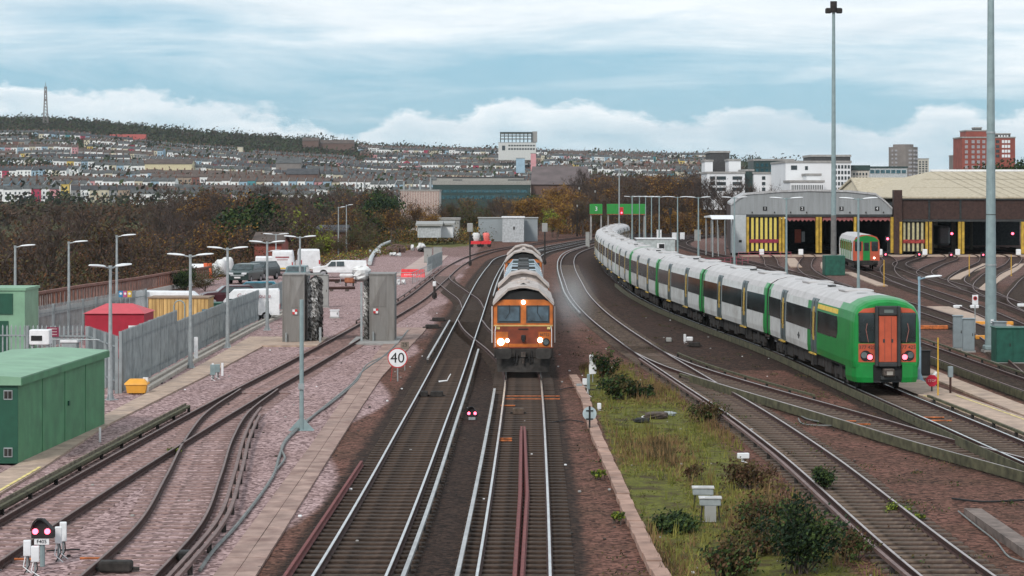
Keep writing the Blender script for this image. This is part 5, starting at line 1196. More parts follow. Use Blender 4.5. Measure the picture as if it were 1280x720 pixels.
tan = pmat('tan_roof_sheets', (.47, .41, .31), .85, var=.1, scale=.6, dirt=(.30, .24, .15), dirt_amt=.75, dscale=.7, streak=True)
zt = HC+28*344/F; m = MB(); xl = X(1126)-ox; xr = X(1420)-ox; xa = (1163-UC)*344/F-ox
v = [(xl, -.5, Zv(248)), (xr, -.5, Zv(248)), (xr, 40, zt), (xa, 40, zt), (xr, 80, Zv(248)), (xl, 80, Zv(248))]
m.add(v+[(x, y, z+.2) for x, y, z in v], [(0, 1, 2, 3), (3, 2, 4, 5), (0, 3, 5), (6, 7, 8, 9), (9, 8, 10, 11), (6, 9, 11), (0, 6, 7, 1), (0, 5, 11, 6)], tan); m.box(xa, xr, 39.8, 40.6, zt+.2, zt+.5, white); m.build('roof', r)
m = MB(); zs = Zv(248); sl_ = (zt-zs)/40.5; jm = pmat('roof_joint_brown', (.27, .22, .15), .9, var=.3, scale=.5)
for k in range(26):
    x = xl+(xa-xl)+k*1.55-.0
    m.add([(x-.04, -.4, zs+.2+sl_*.1+.03), (x+.04, -.4, zs+.2+sl_*.1+.03), (x+.04, 39.6, zt+.2+.01), (x-.04, 39.6, zt+.2+.01)], [(0, 1, 2, 3)], jm)
for q in (.33, .66): m.add([(xl+(xa-xl)*q, 40*q-.12, zs+.23+(zt-zs)*q), (xr, 40*q-.12, zs+.23+(zt-zs)*q), (xr, 40*q+.12, zs+.26+(zt-zs)*q), (xl+(xa-xl)*q, 40*q+.12, zs+.26+(zt-zs)*q)], [(0, 1, 2, 3)], jm)
m.build('sheet_joints', r)
for k, u in enumerate((1180, 1188, 1222, 1232, 1262)): m = MB(); m.box(X(u)-ox, X(u)-ox+.35, 10+k*4, 10.3+k*4, .1, 4.9, pmat('interior_column', (.12, .11, .08), .8)); m.build('interior_column', r)
for u in (1184, 1190, 1218, 1226): m = MB(); m.box(X(u)-ox-.35, X(u)-ox+.35, 14, 14.4, 4.35, 4.43, il); m.build('interior_lamp', r)
m = MB(); m.box(X(1208)-ox, X(1224)-ox, 20, 38, .9, 3.6, galv, .3); m.build('stabled_train_end', r)
for u, y_, v_ in ((1190, 15, 292), (1266, 12, 292)):
    m = MB(); zc = HC-(v_-VH)*(YD+y_)/F; xc = (u-UC)*(YD+y_)/F-ox; m.tube([(xc, y_, zc), (xc, y_+.2, zc)], .17, red_lit, 14); m.build('red_lamp', r)
gable('train_shed', 'tan roofed shed end between the grey shed and the white buildings', 1076, 1172, 243, 223.5, 345, 26, tan, tan, vb=315, cat='shed', hip=.12)
# canopy at the left end of the grey shed
cx, cy = (900-UC)*300/F, 300
r = empty('canopy', 'small open white roofed canopy left of the grey shed', 'shelter', (cx, cy, 0)); m = MB(); m.prism_x([(-6, 4.9), (-3, 5.4), (6, 5.2), (6, 5.0), (-3, 5.1)], -1.6, 1.4, white); m.build('roof', r)
for x, y in ((-1.4, -5), (1.2, -5), (-1.4, 5), (1.2, 5)): m = MB(); m.tube([(x, y, 0), (x, y, 5)], .09, galv, 6); m.build('post', r)
# red light on a post outside the shed
def glow_post(u, vl, Z, label, base=True, zb=0, lamp=.16):
    p = W(u, vl, Z); r = empty('stop_light', label, 'signal light', (p.x, Z, 0), 0, 'red lights by the sheds'); m = MB(); m.tube([(0, 0, 0), (0, 0, p.z-.3)], .06, darkgrey, 6); m.build('post', r)
    m = MB(); m.box(-.3, .3, 0, .3, p.z-.35, p.z+.35, black); hs = m.build('housing', r); m = MB(); m.tube([(0, -.06, p.z), (0, 0, p.z)], lamp, red_lit, 14); m.build('lens', hs); return r
glow_post(1109.5, 298.5, 296, 'bright red signal light at the right jamb of shed bay 4')
for u, v, lb in ((1107, 318, 'small red lamp on a short post right of the small orange train'), (1149, 318, 'small red lamp on the ground before the striped dark shed door'), (1189, 318.5, 'small red lamp before the first open dark bay'), (1229, 318.5, 'small red lamp before the second open dark bay')): glow_post(u, v, 292, lb, lamp=.1)
for i, (u, lb) in enumerate(((952, 'grey buffer box before the striped door of bay 1'), (1001, 'white box before shed bay 2'), (1100, 'white box before shed bay 4'), (1156, 'white box before the striped dark door'), (1197, 'white box between the open dark bays'), (1273, 'white box at the far right dark bay'))):
    x, y = (u-UC)*298/F, 298; r = empty('relay_box', lb, 'box', (x, y, 0), 0, 'small boxes in front of the sheds'); m = MB(); m.box(-.3, .3, -.2, .2, .2, .95, white, .04); m.build('case', r); m = MB(); m.box(-.22, -.16, -.05, .05, 0, .2, galv); m.build('leg', r); m = MB(); m.box(.16, .22, -.05, .05, 0, .2, galv); m.build('leg', r)
# ---------------------------------------------------------------- masts and lamps
def lamp_head(m, x0, sgn, z, L=1.0, tilt=.08):
    xs = (0, .18, .5, .85, 1.0); ring = []
    for t, w, h in ((.15, .05, .03), (.3, .13, .06), (.6, .17, .07), (.9, .14, .05), (1.0, .06, .03)):
        x = x0+sgn*L*t; zz = z+tilt*t; ring.append([(x, -w, zz), (x, -w*.6, zz+h), (x, w*.6, zz+h), (x, w, zz), (x, w*.5, zz-h*.5), (x, -w*.5, zz-h*.5)][::sgn])
    m.loft(ring, lamp_white)
def lamp_post(x, y, h, label, arms=2, L=1.1, group='lamp posts along the tracks', r_=.085, base_plate=False, mat=None, rz=0, bracket=False, side=1):
    mt = mat or galv; r = empty('lamp_post', label, 'lamp post', (x, y, 0), rz, group)
    m = MB(); m.tube([(0, 0, 0), (0, 0, h*.33)], r_*1.25, mt, 10); m.tube([(0, 0, h*.33), (0, 0, h-.05)], r_, mt, 10, r_*.7); m.tube([(0, 0, h-.1), (0, 0, h+.05)], r_*.9, mt, 8); m.build('pole', r)
    m = MB(); m.box(-.22, .22, -.22, .22, 0, .03, mt)
    for s in (-1, 1): m.add([(s*.2, -.01, .03), (s*.08, -.01, .03), (s*.08, -.01, .35), (s*.2, .01, .03), (s*.08, .01, .03), (s*.08, .01, .35)], [(0, 1, 2), (3, 5, 4), (0, 3, 4, 1), (0, 2, 5, 3)], mt)
    m.build('base_plate', r)
    for s in ((-1, 1) if arms == 2 else (side,)):
        m = MB(); m.tube([(0, 0, h-.06), (s*L*.3, 0, h)], .035, mt, 6); a = m.build('arm', r); m = MB(); lamp_head(m, s*.12, s, h, L); m.build('lamp_head', r)
    return r
G = 'twin lamp posts in line behind the green train'
tw = [(1073, 151, 'nearest twin lamp post behind the train roof, right of the small mast box'), (983, 174, 'second twin lamp post behind the train, before shed bay 2'), (918, 224, 'twin lamp post at the left corner of the grey shed'), (873, 240, 'twin lamp post just left of the white canopy'), (847, 280, 'twin lamp post right of the pale equipment cabin'), (824, 300, 'twin lamp post rising behind the pale equipment cabin'), (814.4, 322, 'twin lamp post fourth from the left of the distant row'), (807, 345, 'twin lamp post third from the left of the distant row'), (799.3, 368, 'thin twin lamp post second from the left of the distant row'), (790.2, 350, 'thicker twin lamp post at the left end of the distant row')]
for u, Z, lb in tw: lamp_post((u-UC)*Z/F, Z, 7.75, lb, 2, 1.15, G, .12 if u == 790.2 else .09, mat=galv_post)
G = 'lamp posts along the left yard'
for u, vb, Z, lb in ((138, 500, None, 'nearest left lamp post, beside the yellow grit bin'), (238, 460, None, 'second left lamp post, in front of the wooden box and fence'), (284.5, 435, None, 'third left lamp post, in front of the white van with writing'), (334, 413, None, 'fourth left lamp post, beside the left wash cabinet'), (375, None, 152, 'fifth left lamp post, rising behind the left wash cabinet')):
    x, y = P(u, vb) if vb else ((u-UC)*Z/F, Z); lamp_post(x, y, 5.2, lb, 2, .95, G, .085, rz=(.9 if u == 138 else 0))
lamp_post((19-UC)*128/F, 128, HC-64*128/F, 'single lamp post at far left behind the green cabin', 1, 1.0, G)
lamp_post((86-UC)*136/F, 136, HC-59*136/F, 'single lamp post in front of the brown railing', 1, 1.0, G)
lamp_post((146-UC)*134/F, 134, HC-51*134/F, 'taller single lamp post by the three coloured safety signs', 1, 1.0, G)
lamp_post((345-UC)*235/F, 235, HC-49*235/F, 'thin distant lamp post behind the white vans', 2, 1.2, G); lamp_post((334-UC)*200/F, 200, HC-70*200/F, 'thin single lamp post beside the dark car', 1, 1, G)
lamp_post((423-UC)*300/F, 300, 6.4, 'thin lamp post beyond the pickup truck', 1, .8, G); lamp_post((433-UC)*320/F, 320, 6.6, 'thin lamp post beyond the pickup truck, right one', 1, .8, G)
# plain post with triangular foot beside the cable
x, y = P(377, 538); r = empty('steel_post', 'grey steel post with flared foot standing beside the grey cables', 'post', (x, y, 0)); m = MB(); m.tube([(0, 0, 0), (0, 0, 4.45)], .075, galv_post, 8, .07); m.build('pole', r)
m = MB()
for s in (-1, 1): m.add([(s*.42, -.02, .02), (s*.06, -.02, .02), (s*.06, -.02, .42), (s*.42, .02, .02), (s*.06, .02, .02), (s*.06, .02, .42)], [(0, 1, 2), (3, 5, 4), (0, 3, 4, 1), (0, 2, 5, 3)], galv_post)
m.box(-.42, .42, -.2, .2, 0, .025, galv_post); m.build('base_plate', r); m = MB(); m.box(-.1, .1, -.12, -.07, 1.4, 1.6, galv); m.build('access_cover', r)
lamp_post((1149-UC)*98/F, 98, 4.45, 'short single lamp post right beside the nose of the green train', 1, .85, 'lamp posts by the depot path', .07, mat=pmat('pale_blue_post', (.24, .36, .44), .5))
# high mast behind the trains with green base
x, y = (1042-UC)*228/F, 228; r = empty('floodlight_mast', 'tall brown-grey floodlight mast with a green box at its foot', 'floodlight mast', (x, y, 0)); mt = pmat('mast_brown_grey', (.15, .145, .14), .6)
hm_ = HC+(VH-8)*228/F; m = MB(); m.tube([(0, 0, 0), (0, 0, 6)], .30, mt, 12, .27); m.tube([(0, 0, 6), (0, 0, hm_)], .25, galv_post, 12, .15); m.build('pole', r)
m = MB(); m.box(-1.0, 1.0, -1.1, 1.0, 0, 2.0, dark_green, .06); m.build('base_box', r)
m = MB(); m.tube([(0, 0, hm_-.6), (0, 0, hm_+.5)], .35, darkgrey, 10); m.box(-.7, .7, -.06, .06, hm_-.3, hm_-.15, darkgrey); m.build('head_frame', r)
for s in (-1, 1): m = MB(); m.box(s*.55-.28, s*.55+.28, -.4, .2, hm_-.7, hm_-.2, darkgrey, .08); m.build('floodlight', r)
# thick near mast
x, y = P(1238, 440); x = (1238.5-UC)*y/F; r = empty('floodlight_mast', 'thick blue-grey mast rising out of the top of the picture', 'floodlight mast', (x, y, 0)); m = MB()
m.tube([(0, 0, 0), (0, 0, 4.45)], .30, galv_post, 14, .265); m.tube([(0, 0, 4.45), (0, 0, 11.2)], .262, galv_post, 14, .21); m.tube([(0, 0, 11.2), (0, 0, 26)], .205, galv_post, 14, .12); m.tube([(0, 0, 4.4), (0, 0, 4.5)], .285, galv, 14); m.tube([(0, 0, 11.15), (0, 0, 11.25)], .235, galv, 14); m.tube([(0, 0, 7.0), (0, 0, 7.03)], .262, darkgrey, 14); m.build('pole', r)
m = MB(); m.box(-.42, .42, -.42, .42, 0, .12, conc_grey); m.box(-.36, .36, -.36, .36, .12, .35, galv_post, .05); m.build('base', r); m = MB(); m.box(-.07, .07, -.34, -.27, 1.5, 1.68, white); m.build('label_plate', r)
# thin tall post left of the row
x = (774-UC)*390/F; r = empty('signal_post', 'thin tall grey mast above the green containers', 'mast', (x, 390, 0)); m = MB(); m.tube([(0, 0, 0), (0, 0, HC+33*390/F)], .14, galv, 8, .1); m.box(-.5, .5, -.1, .1, HC+32*390/F, HC+33.5*390/F, galv); m.build('pole', r)
# ---------------------------------------------------------------- left yard
cab_green = pmat('cabin_green_paint', (.085, .25, .125), .6, var=.1, scale=1.2, dirt=(.06, .15, .085), dirt_amt=.6, dscale=1.4)
cab_roof = pmat('cabin_roof_pale_green', (.20, .36, .24), .6, var=.08, scale=1, dirt=(.14, .24, .17), dirt_amt=.5)
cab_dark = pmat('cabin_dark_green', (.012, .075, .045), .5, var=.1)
r = empty('equipment_cabin', 'long green equipment cabin with a panelled pale green roof beside the siding', 'cabin', (-14.62, 67.5, 0), R(-2.4)); W_, L_, H_ = 3.2, 11.6, 2.38
m = MB(); m.box(-W_, 0, .012, L_, .06, H_, cab_green); m.build('wall', r)
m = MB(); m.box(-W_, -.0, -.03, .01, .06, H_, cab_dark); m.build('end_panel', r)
for z in (.25, 1.95): m = MB(); m.box(-.42, -.16, -.06, -.031, z, z+.28, galv); v = m.build('vent', r); m = MB(); m.box(-.40, -.30, -.07, -.062, z+.03, z+.25, darkgrey); m.box(-.28, -.18, -.07, -.062, z+.03, z+.25, darkgrey); m.build('louvre', v)
m = MB()
for k, (ya, yb) in enumerate(((-.14, 3.6), (3.64, 7.6), (7.64, 11.8))): m.loft([[(-W_-.12, y, H_), (.12, y, H_), (.12, y, H_+.24), (-W_/2, y, H_+.34), (-W_-.12, y, H_+.24)] for y in (ya, yb)], cab_roof)
m.build('roof', r)
m = MB(); m.box(.121, .135, -.14, 11.8, H_+.0, H_+.2, cab_green); m.build('roof_edge', r)
m = MB()
for y in (2.9, 5.8, 8.7): m.box(.002, .018, y-.02, y+.02, .1, H_-.03, cab_green)
m.box(.0, .05, 0, L_, .0, .06, conc_grey); m.box(.001, .05, 6.2, 6.35, 1.2, 1.35, cab_dark); m.build('seam', r)
# second green cabin at far left
x = (31-UC)*104/F; r = empty('equipment_cabin', 'tall pale green cabin with dark panels at the left edge behind the palisade fence', 'cabin', (x, 104, 0)); m = MB()
zt = HC-(360-VH)*104/F; m.box(-2.6, 0, 0, 3, 0, zt-.12, cab_roof); m.build('wall', r); m = MB(); m.box(-2.7, .06, -.06, 3.1, zt-.118, zt, cab_roof); m.build('roof', r)
m = MB(); m.box(-2.5, -.55, -.05, -.003, zt-1.2, zt-.25, cab_dark); m.build('dark_panel', r); m = MB(); m.box(-2.5, -.75, -.05, -.003, .2, zt-1.5, cab_dark); m.build('door', r)
# fences
pale = pmat('palisade_galvanised', (.27, .30, .31), .55, .3, var=.15, scale=2)
def palisade(name, label, pts, h, sp=.155, rot=None, panel=2.75, cat='fence'):
    r = empty(name, label, cat, (pts[0][0], pts[0][1], 0), 0, 'grey palisade fences of the yard'); ox_, oy_ = pts[0]; pm = MB(); rm = MB()
    for (x0, y0), (x1, y1) in zip(pts, pts[1:]):
        L = math.dist((x0, y0), (x1, y1)); ux, uy = (x1-x0)/L, (y1-y0)/L; nx, ny = uy, -ux; n = int(L/sp)
        for i in range(n):
            t = (i+.5)*sp; x, y = x0+ux*t-ox_, y0+uy*t-oy_; w = .034; hh = h+random.uniform(-.01, .01)
            a = (x-ux*w-nx*.012, y-uy*w-ny*.012); b = (x+nx*.02, y+ny*.02); c = (x+ux*w-nx*.012, y+uy*w-ny*.012)
            pm.add([(*a, .06), (*b, .06), (*c, .06), (*a, hh-.1), (*b, hh-.06), (*c, hh-.1), (x, y, hh)], [(0, 1, 4, 3), (1, 2, 5, 4), (3, 4, 6), (4, 5, 6), (2, 0, 3, 5), (3, 6, 5)], pale)
        for z in (.45, h-.5): rm.loft([[(x0-ox_-nx*.03, y0-oy_-ny*.03, z), (x0-ox_-nx*.07, y0-oy_-ny*.07, z), (x0-ox_-nx*.07, y0-oy_-ny*.07, z+.06), (x0-ox_-nx*.03, y0-oy_-ny*.03, z+.06)], [(x1-ox_-nx*.03, y1-oy_-ny*.03, z), (x1-ox_-nx*.07, y1-oy_-ny*.07, z), (x1-ox_-nx*.07, y1-oy_-ny*.07, z+.06), (x1-ox_-nx*.03, y1-oy_-ny*.03, z+.06)]], pale)
        k = 0
        while k*panel <= L+.01:
            p = MB(); x, y = x0+ux*k*panel-ox_, y0+uy*k*panel-oy_; p.box(x-nx*.05-.06, x-nx*.05+.06, y-ny*.05-.05, y-ny*.05+.05, 0, h-.04, pale); p.build('post', r); k += 1
    pm.build('pales', r); rm.build('rails', r); return r
palisade('palisade_fence', 'tall grey palisade gate and fence section nearest the grit bin', [(-15.75, 92), (-16.0, 109)], 2.55)
palisade('palisade_fence', 'long lower grey palisade fence beside the white concrete kerb towards the wash cabinets', [(-16.05, 109.2), (-16.2, 135), (-16.1, 160)], 2.0)
palisade('palisade_fence', 'grey palisade fence in front of the red shelter and far left cabin', [(-15.9, 92), (-18.4, 99), (-24.6, 100)], 2.35, .2)
palisade('palisade_fence', 'grey palisade fence at the foot of the brown railing behind the coloured signs', [(-24.5, 118), (-22.4, 140)], 2.3, .2)
palisade('palisade_fence', 'small grey palisade fence around the pale concrete slab beyond the pickup', [(-6.2-12+9.5, 236), (-8.0, 262)], 1.6, .3)
# tubular handrails
def handrail(label, pts, h=1.1, mat=galv, name='handrail', sp=2.0, group='metal handrails'):
    r = empty(name, label, 'railing', (pts[0][0], pts[0][1], 0), 0, group); o0 = Vector((pts[0][0], pts[0][1], 0)); m = MB()
    P3 = [Vector((p[0], p[1], (p[2] if len(p) > 2 else 0)))-o0 for p in pts]
    for z in (h, h*.55): m.tube([p+Vector((0, 0, z)) for p in P3], .028, mat, 6)
    m.build('rail', r)
    for a, b in zip(P3, P3[1:]):
        n = max(1, int((b-a).length/sp))
        for i in range(n+1): q = a.lerp(b, i/n); m = MB(); m.tube([q, q+Vector((0, 0, h))], .028, mat, 6); m.build('post', r)
    return r
handrail('pale metal handrail between the air conditioning unit and the palisade gate', [(-19.5, 96.5), (-15.8, 96.0)], 1.9)
handrail('metal guard rail in front of the pickup truck and red barrier', [(-15.5, 206), (-9.0, 206), (-8.2, 232)], 1.0)
# brown bridge railing on a parapet
rust_r = pmat('railing_red_brown', (.20, .085, .06), .7, var=.25, scale=3)
par_w = pmat('parapet_pale_coping', (.50, .48, .45), .8, var=.1); par_b = pmat('parapet_brick', (.24, .14, .105), .9, var=.25, scale=1.5)
def zl(v, Z): return HC-(v-VH)*Z/F
ppts = [(-40, 404, 120), (30, 392, 128), (100, 378, 144), (172, 365, 168), (215, 356, 186), (262, 348, 205)]
pv = [Vector(((u-UC)*Z/F, Z, zl(v, Z))) for u, v, Z in ppts]; o0 = pv[0].copy()
r = empty('bridge_railing', 'long red-brown railing on a pale coped parapet along the left edge of the yard', 'railing', (o0.x, o0.y, 0))
m = MB(); m.loft([[(p.x-o0.x-.25, p.y-o0.y, 0 if False else -6), (p.x-o0.x+.15, p.y-o0.y, -6), (p.x-o0.x+.15, p.y-o0.y, p.z-.35), (p.x-o0.x-.25, p.y-o0.y, p.z-.35)] for p in pv], par_b); m.build('parapet_wall', r)
m = MB(); m.loft([[(p.x-o0.x-.32, p.y-o0.y, p.z-.345), (p.x-o0.x+.24, p.y-o0.y, p.z-.345), (p.x-o0.x+.24, p.y-o0.y, p.z), (p.x-o0.x-.32, p.y-o0.y, p.z)] for p in pv], par_w); m.build('coping', r)
m = MB(); m.loft([[(p.x-o0.x-.1, p.y-o0.y, p.z+.95), (p.x-o0.x+.12, p.y-o0.y, p.z+.95), (p.x-o0.x+.12, p.y-o0.y, p.z+1.1), (p.x-o0.x-.1, p.y-o0.y, p.z+1.1)] for p in pv], rust_r); 
for a, b in zip(pv, pv[1:]):
    n = int((b-a).length/.62)
    for i in range(n): q = a.lerp(b, i/n)-Vector((o0.x, o0.y, 0)); m.box(q.x-.04, q.x+.04, q.y-.08, q.y+.08, q.z, q.z+.95, rust_r)
for a, b in zip(pv, pv[1:]):
    n = int((b-a).length/1.24)
    for i in range(n): q = a.lerp(b, (i+.5)/n)-Vector((o0.x, o0.y, 0)); m.box(q.x-.02, q.x+.0, q.y-.42, q.y+.42, q.z+.12, q.z+.85, pmat('railing_infill_pale', (.36, .30, .27), .7))
m.build('balustrade', r)
# troughing (two pale concrete lines) at the foot of the fence
m = MB()
for d in (0, .42): m.loft([[(x+d, y, 0), (x+d+.2, y, 0), (x+d+.2, y, .16), (x+d, y, .16)] for x, y in ((-15.45, 93), (-15.7, 110), (-15.85, 135), (-15.6, 170))], pmat('kerb_pale', (.42, .38, .33), .9, var=.15))
tag(m.build('cable_trough'), 'double pale concrete cable trough running along the foot of the palisade fence', 'cable trough')
# red shelter
r = empty('shelter', 'bright red fabric covered shelter with a pink hipped roof behind the fence', 'shelter', ((143-UC)*112/F, 112, 0)); rb_ = pmat('red_fabric', (.36, .014, .035), .6, var=.08); rr_ = pmat('red_roof_fabric', (.52, .065, .085), .6, var=.05)
w = 37*112/F; zt = zl(381, 112); ze = zl(392, 112); m = MB(); m.box(-w, w, 0, 3, 0, ze, rb_); m.build('wall', r); m = MB(); v = [(-w-.08, -.1, ze), (w+.08, -.1, ze), (w+.08, 3.1, ze), (-w-.08, 3.1, ze), (-w*.45, 1.5, zt), (w*.45, 1.5, zt)]
m.add(v, [(0, 1, 5, 4), (1, 2, 5), (2, 3, 4, 5), (3, 0, 4), (3, 2, 1, 0)], rr_); m.build('roof', r); m = MB(); m.box(.7, 1.15, -.06, -.01, .5, 1.6, white); m.build('notice', r)
m = MB(); m.box(-w+.1, w-.6, -.5, -.1, .0, .45, rr_, .1); m.build('skirt', r)
# pallet crate hut
tim = pmat('raw_timber', (.56, .36, .14), .75, var=.22, scale=1.2, dirt=(.38, .22, .08), dirt_amt=.7, dscale=2, streak=True)
r = empty('timber_hut', 'pale timber boarded box hut between the red shelter and the white vans', 'hut', ((223-UC)*126/F, 126, 0)); w = 37.5*126/F; zt = zl(373, 126); m = MB(); m.box(-w, w, 0, 2.2, 0, zt, tim); m.build('wall', r)
m = MB()
for k in range(17): x = -w+2*w*k/16.; m.box(x-.012, x+.012, -.012, 0.0, .02, zt-.02, pmat('timber_gap', (.22, .12, .05), .9))
m.build('board_joint', r); m = MB(); m.box(-w-.05, w+.05, -.06, 2.25, zt, zt+.07, pmat('timber_top', (.25, .18, .13), .9)); m.build('roof', r); m = MB(); m.box(w-.35, w-.02, -.05, -.013, .9, 1.7, pmat('blue_sign', (.06, .18, .27), .5)); m.build('sign_panel', r)
x = (266-UC)*132/F; r = empty('bin', 'dark green container standing right of the timber hut', 'container', (x, 132, 0)); m = MB(); m.box(-.45, .45, 0, 1.2, 0, 1.7, dark_green, .05); m.build('body', r); m = MB(); m.box(-.48, .48, -.04, 1.24, 1.7, 1.78, dark_green, .02); m.build('lid', r)
# arched stand pipes
for u, Z, h, lb in ((231, 118, 2.55, 'taller arched green standpipe in front of the timber hut'), (186, 118, 2.0, 'shorter arched green standpipe at the left end of the timber hut')):
    r = empty('standpipe', lb, 'standpipe', ((u-UC)*Z/F, Z, 0)); m = MB(); m.tube([(0, 0, 0), (0, 0, h-.3)]+[(-.28+.28*math.cos(t), 0, h-.3+.3*math.sin(t)) for t in np.linspace(.3, 3.0, 8)]+[(-.56, 0, h-.6)], .035, galv_post, 6); m.build('pipe', r); m = MB(); m.box(-.08, .12, -.08, .08, .9, 1.4, galv_post); m.build('valve_box', r)
# air conditioning unit, maroon sign, table
x = (49-UC)*95/F; r = empty('air_conditioner', 'white air conditioning unit with a dark grille on the cabin behind the green roof', 'air conditioner', (x, 95, 0)); zb = zl(431, 95); m = MB(); m.box(-.42, .42, 0, .6, zb, zb+.62, white, .03); m.build('case', r); m = MB(); m.box(-.34, .12, -.02, .01, zb+.17, zb+.38, black); m.build('grille', r); m = MB(); m.box(-.36, -.28, .1, .4, 0, zb, galv); m.build('leg', r); m = MB(); m.box(.28, .36, .1, .4, 0, zb, galv); m.build('leg', r)
x = (66-UC)*98/F; r = empty('sign', 'maroon sign with pale lines fixed on the palisade fence', 'sign', (x, 98, 0)); z1, z2 = zl(409, 98), zl(421, 98); m = MB(); m.box(-.26, .26, -.02, 0, z2, z1, pmat('maroon_sign', (.20, .015, .05), .5)); m.build('panel', r); m = MB()
for k in range(3): m.box(-.18, .18, -.026, -.021, z2+.08+k*.12, z2+.12+k*.12, pmat('faded_lettering', (.5, .35, .36), .6))
m.build('lettering', r); m = MB(); m.tube([(0, .03, 0), (0, .03, z1)], .03, galv, 6); m.build('post', r)
r = empty('roof_box', 'low flat pale grey box between the air conditioner and the gate', 'box', ((86-UC)*97/F, 97, 0)); m = MB(); zb = zl(425, 97); m.box(-.38, .38, 0, .7, zb-.12, zb, white, .02); m.build('top', r); m = MB(); m.box(-.32, .32, .05, .6, 0, zb-.12, galv); m.build('body', r)
# safety signs
for k, (u, c, lb) in enumerate(((151, (.04, .22, .42), 'blue'), (156.5, (.45, .10, .22), 'pink-red'), (162, (.65, .42, .05), 'yellow'))):
    r = empty('safety_sign', lb+' square safety sign in the row of three on the fence', 'sign', ((u-UC)*131/F, 131, 0), 0, 'three coloured safety signs on the fence'); m = MB(); m.box(-.12, .12, -.02, 0, zl(371.5, 131), zl(363.5, 131), pmat('sign_'+lb.replace('-', '_'), c, .5)); m.build('panel', r); m = MB(); zc = zl(367, 131); m.tube([(0, -.03, zc), (0, -.021, zc)], .07, white, 10); m.build('pictogram', r); m = MB(); m.tube([(0, .02, 0), (0, .02, zc)], .02, galv, 6); m.build('post', r)
# grit bin
x, y = P(170, 493); r = empty('grit_bin', 'yellow-orange grit bin standing by the path in front of the palisade gate', 'bin', (x, y, 0)); yb = pmat('grit_bin_yellow', (.72, .34, .045), .5, var=.06)
m = MB(); m.loft([[(-.36, 0, .05), (.36, 0, .05), (.36, .5, .05), (-.36, .5, .05)], [(-.42, -.04, .38), (.42, -.04, .38), (.42, .55, .38), (-.42, .55, .38)]], yb); m.build('body', r); m = MB(); m.loft([[(-.46, -.08, .385), (.46, -.08, .385), (.46, .6, .385), (-.46, .6, .385)], [(-.46, -.06, .44), (.46, -.06, .44), (.46, .6, .44), (-.46, .6, .44)], [(-.30, .15, .60), (.30, .15, .60), (.30, .5, .60), (-.30, .5, .60)]], yb); m.build('lid', r)
for s in (-1, 1): m = MB(); m.box(s*.22-.07, s*.22+.07, 0, .4, 0, .05, black); m.build('foot', r)
def marker(u, v, h, w, label, mat=white, group='short white marker posts'):
    x, y = P(u, v); r = empty('marker_post', label, 'marker post', (x, y, 0), 0, group); m = MB(); m.box(-w, w, -w*.7, w*.7, 0, h, mat, .01); m.build('post', r); m = MB(); m.box(-w*1.02, w*1.02, -w*.8, w*.8, h, h+.03, mat, .01); m.build('cap', r)
marker(182, 492, .62, .1, 'slanted white board right of the yellow grit bin'); marker(125, 553, .45, .035, 'tiny white peg at the corner of the green cabin'); marker(278, 470, .55, .05, 'right slim white post on the gravel by the path'); marker(266, 472, .6, .045, 'left slim white post on the gravel by the path')
marker(245, 452, 1.15, .09, 'tall white post beside the second left lamp post'); marker(346, 385, 1.0, .07, 'white post on the fence line left of the wash cabinet')
# vehicles -----------------------------------------------------
car_glass = pmat('car_glass', (.03, .045, .05), .08, var=.3, spec=.8); tyre = pmat('tyre_black', (.012, .012, .012), .8)
hub = pmat('wheel_silver', (.4, .4, .42), .4, .7); lampr = pmat('car_tail_red', (.4, .02, .02), .3); lampw = pmat('car_headlamp', (.6, .62, .65), .2)
def wheels(r, xs, hw, rad):
    for x in xs:
        for s in (-1, 1):
            m = MB(); m.tube([(x, s*(hw-.2), rad), (x, s*hw, rad)], rad, tyre, 18); w = m.build('wheel', r); m = MB(); m.tube([(x, s*(hw-.02), rad), (x, s*(hw+.012), rad)], rad*.58, hub, 14); m.build('rim', w)
def vehicle(name, label, cat, x, y, rz, prof, hw, paint, wx, rad, glassp, z=0, group='vehicles parked in the yard'):
    """prof: side outline (x along, z); body lofted across the width with rounded shoulders"""
    r = empty(name, label, cat, (x, y, z), rz, group); m = MB(); cx = sum(p[0] for p in prof)/len(prof); zt = max(p[1] for p in prof)
    rings = []
    for yy_, k in ((-hw, .9), (-hw+.06, 1), (hw-.06, 1), (hw, .9)):
        rings.append([(px_, yy_*(1 if z_ < zt*.58 else 1-.13*(z_-zt*.58)/(zt*.42)), z_*(1 if k == 1 else (.985 if z_ > .6 else 1.02))) for px_, z_ in prof])
    m.loft(rings, paint); m.build('body', r)
    for nm, quad, mat in glassp:
        m = MB(); n = len(quad)
        a = Vector(quad[1])-Vector(quad[0]); b = Vector(quad[2])-Vector(quad[0]); nn = a.cross(b).normalized()*.02
        m.add([Vector(q)+nn for q in quad]+[Vector(q)-nn for q in quad], [tuple(range(n)), tuple(range(2*n-1, n-1, -1))]+[(i, n+i, n+(i+1) % n, (i+1) % n) for i in range(n)], mat); m.build(nm, r)
    wheels(r, wx, hw, rad); return r
def side_glass(prof_pts, hw): return [('window', [(x, s*(hw*(1-.13*0)+.0-.02*0)*k, z) for (x, z, k) in prof_pts][::s], car_glass) for s in (-1, 1)]
suv_prof = [(-2.2, .35), (-2.25, .95), (-1.9, 1.08), (-1.05, 1.15), (-.45, 1.62), (1.6, 1.66), (2.15, 1.15), (2.25, .95), (2.2, .35)]
